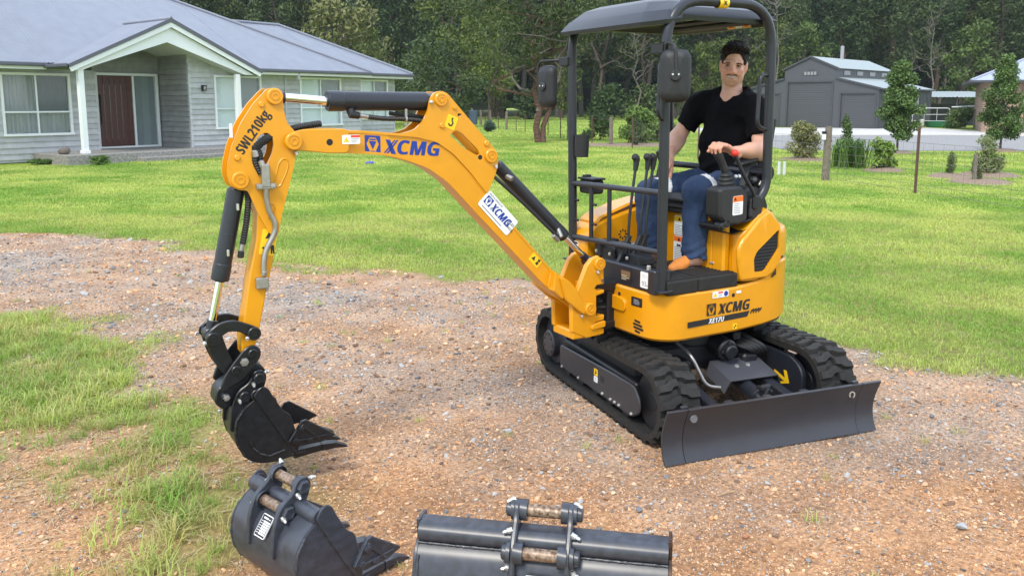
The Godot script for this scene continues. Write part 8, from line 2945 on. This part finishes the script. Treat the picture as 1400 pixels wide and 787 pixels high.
func operator() -> void:
	var P := thing("person", "man in black T-shirt and blue jeans seated in the cab, hand on joystick", "person", EXO)
	P.basis = Basis(FW, Vector3.UP, RT)
	var skin := StandardMaterial3D.new()
	skin.vertex_color_use_as_albedo = true
	skin.roughness = 0.52
	skin.metallic_specular = 0.4
	skin.subsurf_scatter_enabled = true
	skin.subsurf_scatter_strength = 0.06
	var tone := Color(0.62, 0.355, 0.258)
	# joints
	var sL := Vector3(-0.370, 1.728, -0.178); var sR := Vector3(-0.255, 1.742, 0.160)
	var eL := Vector3(-0.350, 1.470, -0.275); var eR := Vector3(-0.175, 1.520, 0.275)
	var wL := Vector3(-0.055, 1.480, -0.335); var wR := Vector3(-0.010, 1.430, 0.145)
	var hpL := Vector3(-0.31, 1.265, -0.095); var hpR := Vector3(-0.30, 1.265, 0.095)
	var kL := Vector3(0.060, 1.245, -0.185); var kR := Vector3(0.165, 1.215, 0.105)
	var aL := Vector3(0.085, 0.880, -0.200); var aR := Vector3(0.150, 0.875, 0.120)
	var hd := Vector3(-0.350, 1.968, -0.020)
	var f := Vector3(0.73, -0.05, -0.68).normalized()
	var upv := Vector3(-0.07, 1.0, -0.05)
	var xl := upv.cross(f).normalized()
	var HB := Basis(xl, f.cross(xl), f)          # x to his left, y up, z out of the face
	var H := func(x: float, y: float, z: float) -> Vector3: return hd + HB * Vector3(x, y, z)
	# one skin: trunk, arms, legs, feet at 12 mm; the head and hands have grids of their own
	var body := Field.new(Vector3(-0.56, 0.78, -0.45), Vector3(0.36, 1.86, 0.42), 0.012, 60.0)
	body.bone(Vector3(-0.35, 1.80, -0.01), Vector3(-0.345, 1.70, -0.01), 0.060, 0.07)
	body.ell(Vector3(-0.335, 1.735, -0.015), Vector3(0.075, 0.06, 0.10))
	body.ell(Vector3(-0.345, 1.60, -0.01), Vector3(0.080, 0.13, 0.115))
	body.ell(Vector3(-0.34, 1.38, 0), Vector3(0.085, 0.15, 0.115))
	body.bone(sL, eL, 0.052, 0.043); body.bone(sR, eR, 0.052, 0.043)
	body.bone(eL, wL, 0.044, 0.028); body.bone(eR, wR, 0.044, 0.028)
	body.bone(eL.lerp(wL, 0.15), eL.lerp(wL, 0.45), 0.045, 0.040); body.bone(eR.lerp(wR, 0.15), eR.lerp(wR, 0.45), 0.045, 0.040)
	body.bone(hpL, kL, 0.075, 0.05); body.bone(hpR, kR, 0.075, 0.05)
	body.bone(kL, aL, 0.048, 0.034); body.bone(kR, aR, 0.048, 0.034)
	for q in [[aL, -0.215], [aR, 0.125]]:
		var a: Vector3 = q[0]
		body.bone(a, a + Vector3(-0.035, -0.035, 0), 0.034, 0.028)
		body.bone(a + Vector3(0.0, -0.015, 0), a + Vector3(0.12, -0.045, -0.012), 0.034, 0.024)
		body.bone(a + Vector3(0.12, -0.047, -0.005), a + Vector3(0.165, -0.052, -0.02), 0.024, 0.016)
	var bm := body.mesh(null, func(_p): return tone)
	var head := Field.new(hd + Vector3(-0.16, -0.24, -0.16), hd + Vector3(0.16, 0.17, 0.16), 0.0042, 130.0)
	head.ell(H.call(0, 0.030, -0.018), Vector3(0.069, 0.088, 0.092), HB)
	head.ell(H.call(0, -0.035, 0.022), Vector3(0.058, 0.072, 0.066), HB)
	head.ell(H.call(0, -0.082, 0.040), Vector3(0.040, 0.030, 0.038), HB)
	head.ell(H.call(0, -0.101, 0.056), Vector3(0.021, 0.016, 0.018), HB)
	for s in [-1.0, 1.0]:
		head.ell(H.call(0.044 * s, -0.060, 0.008), Vector3(0.020, 0.032, 0.032), HB)
		head.ell(H.call(0.041 * s, -0.026, 0.062), Vector3(0.022, 0.016, 0.018), HB)
		head.ell(H.call(0.034 * s, -0.048, 0.068), Vector3(0.016, 0.014, 0.014), HB)
		head.bone(H.call(0.012 * s, 0.021, 0.083), H.call(0.046 * s, 0.020, 0.068), 0.010, 0.009)
		head.ell(H.call(0.011 * s, -0.036, 0.092), Vector3(0.008, 0.007, 0.009), HB)
		head.ell(H.call(0.070 * s, -0.010, -0.008), Vector3(0.007, 0.029, 0.017), HB)
		head.bone(H.call(0.072 * s, 0.016, -0.006), H.call(0.074 * s, -0.012, -0.018), 0.006, 0.006)
		head.push(H.call(0.032 * s, 0.000, 0.086), 0.012, 0.0038)
		head.push(H.call(0.030 * s, -0.060, 0.090), 0.006, 0.002)
	head.bone(H.call(0, 0.008, 0.087), H.call(0, -0.033, 0.104), 0.0075, 0.0125)
	head.push(H.call(0, -0.063, 0.092), 0.010, 0.003)
	head.ell(H.call(0, -0.078, 0.080), Vector3(0.022, 0.008, 0.010), HB)
	head.bone(H.call(0, -0.06, -0.025), Vector3(-0.352, 1.765, -0.012), 0.056, 0.060)
	head.bone(Vector3(-0.352, 1.80, -0.012), Vector3(-0.345, 1.735, -0.012), 0.058, 0.078)
	var hm := head.mesh(null, func(p: Vector3) -> Color:
		var q := HB.transposed() * (p - hd)
		var c := tone
		var blush := exp(-(Vector2(absf(q.x) - 0.040, q.y + 0.035).length_squared()) / 0.0005) if q.z > 0.03 else 0.0
		blush += exp(-(Vector2(q.x, q.y + 0.03).length_squared()) / 0.00025) if q.z > 0.08 else 0.0
		c = c.lerp(Color(0.60, 0.235, 0.16), clampf(blush, 0, 1) * 0.55)
		if q.y < -0.05 and q.z > -0.01: c = c.lerp(Color(0.40, 0.235, 0.175), 0.28 * smoothstep(-0.05, -0.07, q.y))
		if absf(q.x) > 0.055 and absf(q.x) < 0.09 and q.z < 0.03: c = c.lerp(Color(0.58, 0.24, 0.17), 0.5)
		return c)
	# hands
	var hand := func(w: Vector3, kn: Vector3, across: Vector3, bends: Array, thumb: Array) -> ArrayMesh:
		var lo := w.min(kn) - Vector3.ONE * 0.11; var hi := w.max(kn) + Vector3.ONE * 0.12
		var F := Field.new(lo, hi, 0.0036, 260.0)
		for i in 4:
			var t: float = [0.031, 0.0105, -0.0105, -0.030][i]
			F.bone(w + across * t * 0.55, kn + across * t, 0.016, 0.0115)
		F.ell(w.lerp(kn, 0.5), Vector3.ONE * 0.022)
		for i in 4:
			var t: float = [0.032, 0.0108, -0.0108, -0.031][i]
			var ls: float = [0.95, 1.05, 1.0, 0.8][i]
			var p := kn + across * t
			for k in 3:
				var q: Vector3 = p + bends[k] * ls + across * t * 0.06
				F.bone(p, q, [0.0098, 0.0090, 0.0082][k], [0.0090, 0.0082, 0.0070][k])
				p = q
		var p2: Vector3 = thumb[0]
		for k in range(1, thumb.size()):
			F.bone(p2, thumb[k], [0, 0.0135, 0.0108, 0.0095][k], [0, 0.0112, 0.0098, 0.0078][k])
			p2 = thumb[k]
		F.bone(w - (kn - w).normalized() * 0.05, w, 0.0265, 0.0235)
		return F.mesh(null, func(p: Vector3) -> Color: return tone.lerp(Color(0.60, 0.25, 0.17), 0.30 + 0.2 * smoothstep(0.03, 0.10, p.distance_to(w))))
	var hL: ArrayMesh = hand.call(wL, Vector3(0.040, 1.519, -0.352), Vector3(-0.10, 0.10, 1).normalized(), [Vector3(0.044, 0.002, -0.004), Vector3(0.026, -0.020, -0.002), Vector3(-0.004, -0.024, 0.0)], [wL.lerp(Vector3(0.040, 1.515, -0.352), 0.3) + Vector3(0.0, -0.004, 0.02), Vector3(0.030, 1.488, -0.298), Vector3(0.075, 1.490, -0.300), Vector3(0.112, 1.484, -0.316)])
	var hR: ArrayMesh = hand.call(wR, Vector3(0.042, 1.362, 0.105), Vector3(0.35, 0.25, 0.9).normalized() * -1.0, [Vector3(0.020, -0.038, -0.010), Vector3(0.004, -0.027, -0.002), Vector3(-0.006, -0.020, 0.002)], [wR.lerp(Vector3(0.042, 1.362, 0.105), 0.3) + Vector3(0.01, -0.008, -0.02), Vector3(0.045, 1.385, 0.075), Vector3(0.070, 1.350, 0.068), Vector3(0.082, 1.322, 0.070)])
	# all of it one mesh
	var st := SurfaceTool.new()
	st.begin(Mesh.PRIMITIVE_TRIANGLES)
	for m in [bm, hm, hL, hR]: st.append_from(m, 0, Transform3D())
	part("body", st.commit(), skin, P)
	# face
	var ink := mat(0.022, 0.014, 0.010, 0.6)
	var brown := mat(0.085, 0.046, 0.031, 0.85)
	var white := mat(0.72, 0.70, 0.67, 0.3)
	for s in [-1.0, 1.0]:
		var ey := MB.new()
		ey.xf = Transform3D(HB, H.call(0.0315 * s, 0.0005, 0.0715))
		ey.ell(Vector3(), Vector3(0.0112, 0.0042, 0.0095), 14)
		var eye := part("eye", ey, white, P, 60)
		var ir := MB.new()
		ir.xf = Transform3D(HB, H.call(0.0315 * s, 0.0, 0.0795))
		ir.ell(Vector3(), Vector3(0.0052, 0.0041, 0.0030), 12)
		part("iris", ir, ink, eye, 60)
		var ld := MB.new()
		ld.tube(curve(PackedVector3Array([H.call(0.0175 * s, 0.001, 0.078), H.call(0.026 * s, 0.0075, 0.084), H.call(0.037 * s, 0.0075, 0.082), H.call(0.0465 * s, 0.000, 0.071)]), 5), 0.0030, 8)
		part("eyelid", ld, mat(0.46, 0.245, 0.175, 0.55), eye, 60)
		var la := MB.new()
		la.tube(curve(PackedVector3Array([H.call(0.0195 * s, -0.0005, 0.0800), H.call(0.026 * s, 0.0043, 0.0848), H.call(0.037 * s, 0.0042, 0.0826), H.call(0.0455 * s, -0.0015, 0.0725)]), 5), 0.0019, 6)
		part("lashes", la, ink, eye, 60)
		var bag := MB.new()
		bag.tube(curve(PackedVector3Array([H.call(0.0195 * s, -0.0035, 0.0785), H.call(0.027 * s, -0.0068, 0.0825), H.call(0.037 * s, -0.0065, 0.0805), H.call(0.0455 * s, -0.0025, 0.0715)]), 5), 0.0024, 8)
		part("lower_eyelid", bag, mat(0.52, 0.285, 0.205, 0.55), eye, 60)
		var eb := MB.new()
		var rb := rnd(40 + int(s))
		var bc := curve(PackedVector3Array([H.call(0.013 * s, 0.0150, 0.0910), H.call(0.027 * s, 0.0165, 0.0885), H.call(0.040 * s, 0.0155, 0.0805), H.call(0.052 * s, 0.0100, 0.0695)]), 10)
		for i in 130:
			var t := rb.randi_range(0, 28)
			var p0 := bc[t] + HB.y * rb.randf_range(-0.0038, 0.0028) * (1.0 - 0.5 * t / 30.0) + HB.z * 0.002
			var p1 := p0 + (bc[t + 2] - bc[t]).normalized() * 0.0075 + HB.y * rb.randf_range(-0.001, 0.0022) + HB.z * 0.0006
			eb.tube(PackedVector3Array([p0, p1]), [0.0010, 0.0003], 4)
		part("eyebrow", eb, brown, P, 60)
		var mo := MB.new()
		mo.tube(curve(PackedVector3Array([H.call(0.001 * s, -0.0495, 0.0985), H.call(0.014 * s, -0.051, 0.0965), H.call(0.025 * s, -0.0525, 0.0900), H.call(0.033 * s, -0.0555, 0.083)]), 5), [0.0028, 0.0032, 0.0035, 0.0037, 0.0038, 0.0038, 0.0038, 0.0037, 0.0036, 0.0034, 0.0032, 0.003, 0.0026, 0.0022, 0.0016, 0.001], 8)
		var mc := curve(PackedVector3Array([H.call(0.001 * s, -0.0475, 0.0990), H.call(0.014 * s, -0.0495, 0.0968), H.call(0.025 * s, -0.0515, 0.0902), H.call(0.033 * s, -0.0545, 0.083)]), 10)
		for i in 60:
			var t := rb.randi_range(0, 27)
			var p0 := mc[t] + HB.y * rb.randf_range(-0.002, 0.003) + HB.z * 0.0028
			mo.tube(PackedVector3Array([p0, p0 + (mc[t + 2] - mc[t]).normalized() * 0.004 - HB.y * rb.randf_range(0.0015, 0.0045)]), [0.0010, 0.0003], 4)
		part("moustache", mo, brown, P, 60)
	var tt := MB.new()
	tt.tube(curve(PackedVector3Array([H.call(-0.031, -0.0530, 0.0775), H.call(-0.015, -0.0640, 0.0890), H.call(0.0, -0.0662, 0.0920), H.call(0.015, -0.0640, 0.0890), H.call(0.031, -0.0530, 0.0775)]), 5), [0.001, 0.002, 0.003, 0.0036, 0.0042, 0.0046, 0.005, 0.0052, 0.0054, 0.0055, 0.0055, 0.0055, 0.0054, 0.0052, 0.005, 0.0046, 0.0042, 0.0036, 0.003, 0.002, 0.001], 8)
	part("teeth", tt, mat(0.50, 0.48, 0.45, 0.3), P, 60)
	var lp := MB.new()
	lp.tube(curve(PackedVector3Array([H.call(-0.034, -0.0510, 0.0755), H.call(-0.015, -0.0715, 0.0885), H.call(0.0, -0.0750, 0.0915), H.call(0.015, -0.0715, 0.0885), H.call(0.034, -0.0510, 0.0755)]), 5), 0.0032, 8)
	part("lip", lp, mat(0.48, 0.19, 0.14, 0.45), P, 60)
	# hair: a rough cap, then locks
	var nh := FastNoiseLite.new()
	nh.seed = 4; nh.frequency = 18.0; nh.fractal_octaves = 3
	var hf := Field.new(hd + Vector3(-0.17, -0.12, -0.17), hd + Vector3(0.17, 0.19, 0.17), 0.0052, 150.0)
	hf.ell(H.call(0, 0.045, -0.024), Vector3(0.079, 0.090, 0.099), HB)
	hf.ell(H.call(0.012, 0.108, 0.028), Vector3(0.058, 0.027, 0.052), HB)
	hf.ell(H.call(-0.03, 0.106, 0.008), Vector3(0.036, 0.024, 0.05), HB)
	var I := HB.transposed()
	var hairm := hf.mesh(func(p: Vector3, d: float) -> float:
		var q := I * (p - hd)
		d -= nh.get_noise_3d(q.x * 3.0, q.y * 1.2, q.z * 3.0) * 0.012
		# keep the face, ears and neck free
		var e4 := Vector3(q.x / 0.061, (q.y + 0.035) / (0.108 + 0.008 * q.x / 0.06), (q.z - 0.092) / 0.080)
		var face := 1.0 - pow(pow(absf(e4.x), 3.6) + pow(absf(e4.y), 3.6) + pow(absf(e4.z), 2.4), 0.36)
		d = maxf(d, face * 0.06)
		d = maxf(d, (-q.y - 0.012 - 0.06 * smoothstep(0.0, -0.07, q.z)))
		d = maxf(d, 0.03 * (1.0 - Vector2((q.y + 0.012) / 0.034, (q.z + 0.006) / 0.024).length()) if absf(q.x) > 0.06 else -1.0)
		return d)
	var hairmat := mat(0.012, 0.008, 0.007, 0.7, 0.0, 0.35)
	var hair := part("hair", hairm, hairmat, P)
	var r := rnd(17)
	var lk := MB.new()
	for i in 900:
		var an := r.randf() * TAU
		var el := r.randf_range(0.25, 1.45)
		var d := Vector3(cos(an) * cos(el), sin(el), sin(an) * cos(el))
		var b: Vector3 = Vector3(0, 0.045, -0.022) + d * Vector3(0.078, 0.089, 0.098)
		if b.z > 0.048 and b.y < 0.075: continue
		var sw := Vector3(r.randf_range(-0.6, 0.9), r.randf_range(0.0, 0.7), 0.5 + r.randf_range(-0.5, 0.6)) * 0.016
		var tip := b + d * r.randf_range(0.003, 0.010) + sw * 1.3
		lk.tube(PackedVector3Array([H.call(b.x, b.y, b.z), H.call(lerpf(b.x, tip.x, 0.5) + d.x * 0.006, lerpf(b.y, tip.y, 0.5) + d.y * 0.006, lerpf(b.z, tip.z, 0.5) + d.z * 0.006), H.call(tip.x, tip.y, tip.z)]), [0.0018, 0.0016, 0.0004], 4)
	stuff(part("lock_of_hair", lk, hairmat, hair, 60))
	# T-shirt
	var ns := FastNoiseLite.new()
	ns.seed = 9; ns.frequency = 5.0; ns.fractal_octaves = 3
	var sh := Field.new(Vector3(-0.58, 1.22, -0.40), Vector3(-0.02, 1.84, 0.40), 0.0105, 55.0)
	var tw := Basis(Vector3.UP, -0.30)
	tw = Basis(Vector3.UP, 0.30)
	sh.ell(Vector3(-0.335, 1.672, -0.005), Vector3(0.108, 0.130, 0.160), tw)
	sh.ell(Vector3(-0.325, 1.52, 0.0), Vector3(0.122, 0.15, 0.160), tw)
	sh.ell(Vector3(-0.315, 1.375, 0.0), Vector3(0.138, 0.125, 0.158))
	sh.bone(Vector3(-0.385, 1.822, -0.048), sL, 0.044, 0.062); sh.bone(Vector3(-0.37, 1.828, 0.030), sR, 0.044, 0.062)
	sh.bone(sL, sL.lerp(eL, 0.66), 0.068, 0.066, true); sh.bone(sR, sR.lerp(eR, 0.62), 0.068, 0.066, true)
	var shirtm := sh.mesh(func(p: Vector3, d: float) -> float:
		d += ns.get_noise_3d(p.x * 1.4, p.y * 0.9 + p.x, p.z * 1.4) * 0.016
		d += 0.005 * sin(p.y * 75.0 + p.z * 38.0 + p.x * 20.0) * smoothstep(1.56, 1.42, p.y)
		var c := p - Vector3(-0.318, 1.872, -0.045)
		d = maxf(d, 0.080 - pow(pow(absf(c.x) * 0.9, 3.0) + pow(absf(c.y) * 0.95, 3.0) + pow(absf(c.z), 3.0), 0.3333))
		return maxf(d, 1.268 - p.y))
	var shirtmat := mat(0.0045, 0.0045, 0.0062, 0.85)
	shirtmat.metallic_specular = 0.2
	shirtmat.rim_enabled = true
	shirtmat.rim = 0.08
	part("t_shirt", shirtm, shirtmat, P)
	# jeans
	var je := Field.new(Vector3(-0.56, 0.84, -0.34), Vector3(0.30, 1.42, 0.26), 0.0105, 60.0)
	je.ell(Vector3(-0.335, 1.285, 0), Vector3(0.14, 0.10, 0.165))
	je.bone(hpL, kL, 0.098, 0.078); je.bone(hpR, kR, 0.098, 0.078)
	je.bone(kL + Vector3(0, 0.0, 0), aL + Vector3(0.0, -0.010, 0), 0.077, 0.076, true)
	je.bone(kR, aR + Vector3(0, -0.010, 0), 0.077, 0.076, true)
	var fold := func(p: Vector3, d: float) -> float:
		d += ns.get_noise_3d(p.x * 2.2 + 3.0, p.y * 1.3, p.z * 2.2) * 0.014
		d += 0.0045 * sin(p.y * 120.0 + p.x * 50.0 + p.z * 30.0) * smoothstep(1.0, 0.88, p.y)
		d += 0.003 * sin(p.x * 90.0 + p.y * 60.0) * smoothstep(-0.1, -0.28, p.x)
		return d
	var denim := worn(mat(0.030, 0.066, 0.150, 0.85), noise_tex(81, 0.06, Color(0.55, 0.58, 0.64), Color(1, 1, 1), 512, 4), 5.0)
	denim.uv1_scale = Vector3(5, 2.2, 5)
	var jeans := part("jeans", je.mesh(fold), denim, P)
	var band := mat(0.60, 0.62, 0.64, 0.45)
	for q in [[hpL, kL, 0.80, 0.96], [hpR, kR, 0.80, 0.95]]:
		var dn: Vector3 = (q[1] - q[0]).normalized()
		var c0: Vector3 = q[0].lerp(q[1], q[2]); var c1: Vector3 = q[0].lerp(q[1], q[3])
		# stripes run askew over the knee
		dn = (dn + Vector3(0, 0.35, 0)).normalized()
		part("reflective_stripe", je.mesh(func(p: Vector3, d: float) -> float:
			d = fold.call(p, d) - 0.004
			if absf(p.z - q[1].z) > 0.12 or p.distance_to(q[0].lerp(q[1], 0.92)) > 0.135: return 1.0
			return maxf(d, maxf((c0 - p).dot(dn), (p - c1).dot(dn)))), band, jeans)
	# sandals
	for q in [[aL, "left"], [aR, "right"]]:
		var a: Vector3 = q[0]
		var so := MB.new()
		so.xf = Transform3D(Basis(Vector3(1, 0, 0), Vector3(0, 0, -1), Vector3(0, 1, 0)), Vector3(a.x, 0, a.z))
		so.plate(curve2(V2([-0.075, 0.0, -0.060, 0.032, 0.0, 0.034, 0.08, 0.042, 0.15, 0.05, 0.195, 0.038, 0.20, 0.008, 0.17, -0.022, 0.10, -0.030, 0.0, -0.030, -0.06, -0.028]), 3, true), a.y - 0.078, a.y - 0.060, 0.005)
		var sole := part("sandal", so, mat(0.10, 0.10, 0.105, 0.7), P)
		var up := Field.new(a + Vector3(0.0, -0.09, -0.09), a + Vector3(0.22, 0.04, 0.07), 0.0065, 110.0)
		up.bone(a + Vector3(0.0, -0.015, 0), a + Vector3(0.12, -0.045, -0.012), 0.041, 0.033)
		up.bone(a + Vector3(0.12, -0.047, -0.005), a + Vector3(0.175, -0.054, -0.02), 0.035, 0.026)
		part("orange_upper", up.mesh(func(p: Vector3, d: float) -> float: return maxf(d, maxf(a.x + 0.055 - p.x - (p.y - a.y) * 0.3, a.y - 0.066 - p.y))), mat(0.80, 0.27, 0.05, 0.6), sole)
const FW := Vector3(-0.86309, 0, 0.50505)
const RT := Vector3(-0.50505, 0, -0.86309)
const EXO := Vector3(1.02, 0, -4.98)
func camera_and_light() -> void:
	var cam := Camera3D.new()
	cam.name = "camera"
	cam.projection = Camera3D.PROJECTION_FRUSTUM
	# focal length 1150 px on a frame of 1400 x 787 px, optical centre 83.5 px above the frame's middle
	cam.near = 0.1
	cam.far = 2000.0
	cam.size = 0.1 * 787.0 / 1150.0
	cam.frustum_offset = Vector2(0, -83.5 / 1150.0 * 0.1)
	cam.position = Vector3(0, 1.75, 0)
	cam.rotation = Vector3(-atan(170.0 / 1150.0), 0, 0)
	add_child(cam, true)
	var sky := ProceduralSkyMaterial.new()
	sky.sky_top_color = Color(0.80, 0.86, 0.95)
	sky.sky_horizon_color = Color(0.93, 0.95, 0.97)
	sky.sky_curve = 0.2
	sky.ground_bottom_color = Color(0.25, 0.28, 0.2)
	sky.ground_horizon_color = Color(0.45, 0.48, 0.42)
	sky.energy_multiplier = 1.0
	var s := Sky.new()
	s.sky_material = sky
	var env := Environment.new()
	env.background_mode = Environment.BG_SKY
	env.sky = s
	env.tonemap_mode = Environment.TONE_MAPPER_LINEAR
	env.tonemap_exposure = 2.3
	env.fog_enabled = true
	env.fog_density = 0.00025
	env.fog_light_color = Color(0.72, 0.77, 0.78)
	env.sdfgi_enabled = true
	env.ssao_enabled = true
	env.ssil_enabled = true
	var we := WorldEnvironment.new()
	we.name = "world_environment"
	we.environment = env
	add_child(we, true)
	var sun := DirectionalLight3D.new()
	sun.name = "sun"
	sun.light_energy = 0.45
	sun.light_angular_distance = 12.0
	sun.light_color = Color(1, 0.97, 0.92)
	sun.shadow_enabled = true
	sun.rotation_degrees = Vector3(-50, -24, 0)
	add_child(sun, true)
func _ready() -> void:
	camera_and_light()
	materials()
	ground()
	roads()
	forest()
	house()
	barn()
	brick_house()
	fences()
	garden()
	build_excavator()
	operator()
	var b := thing("digging_bucket", "toothed charcoal digging bucket lying on the gravel under the machine's own bucket", "bucket", Vector3(-0.815, 0, -2.885))
	digging_bucket(b, Transform3D(Basis(Vector3.UP, deg_to_rad(48.0 + 180.0)), Vector3(0, 0.164, 0)), 0.42, 1.0, "bucket", M.bucket_grey, true)
	mud_bucket()
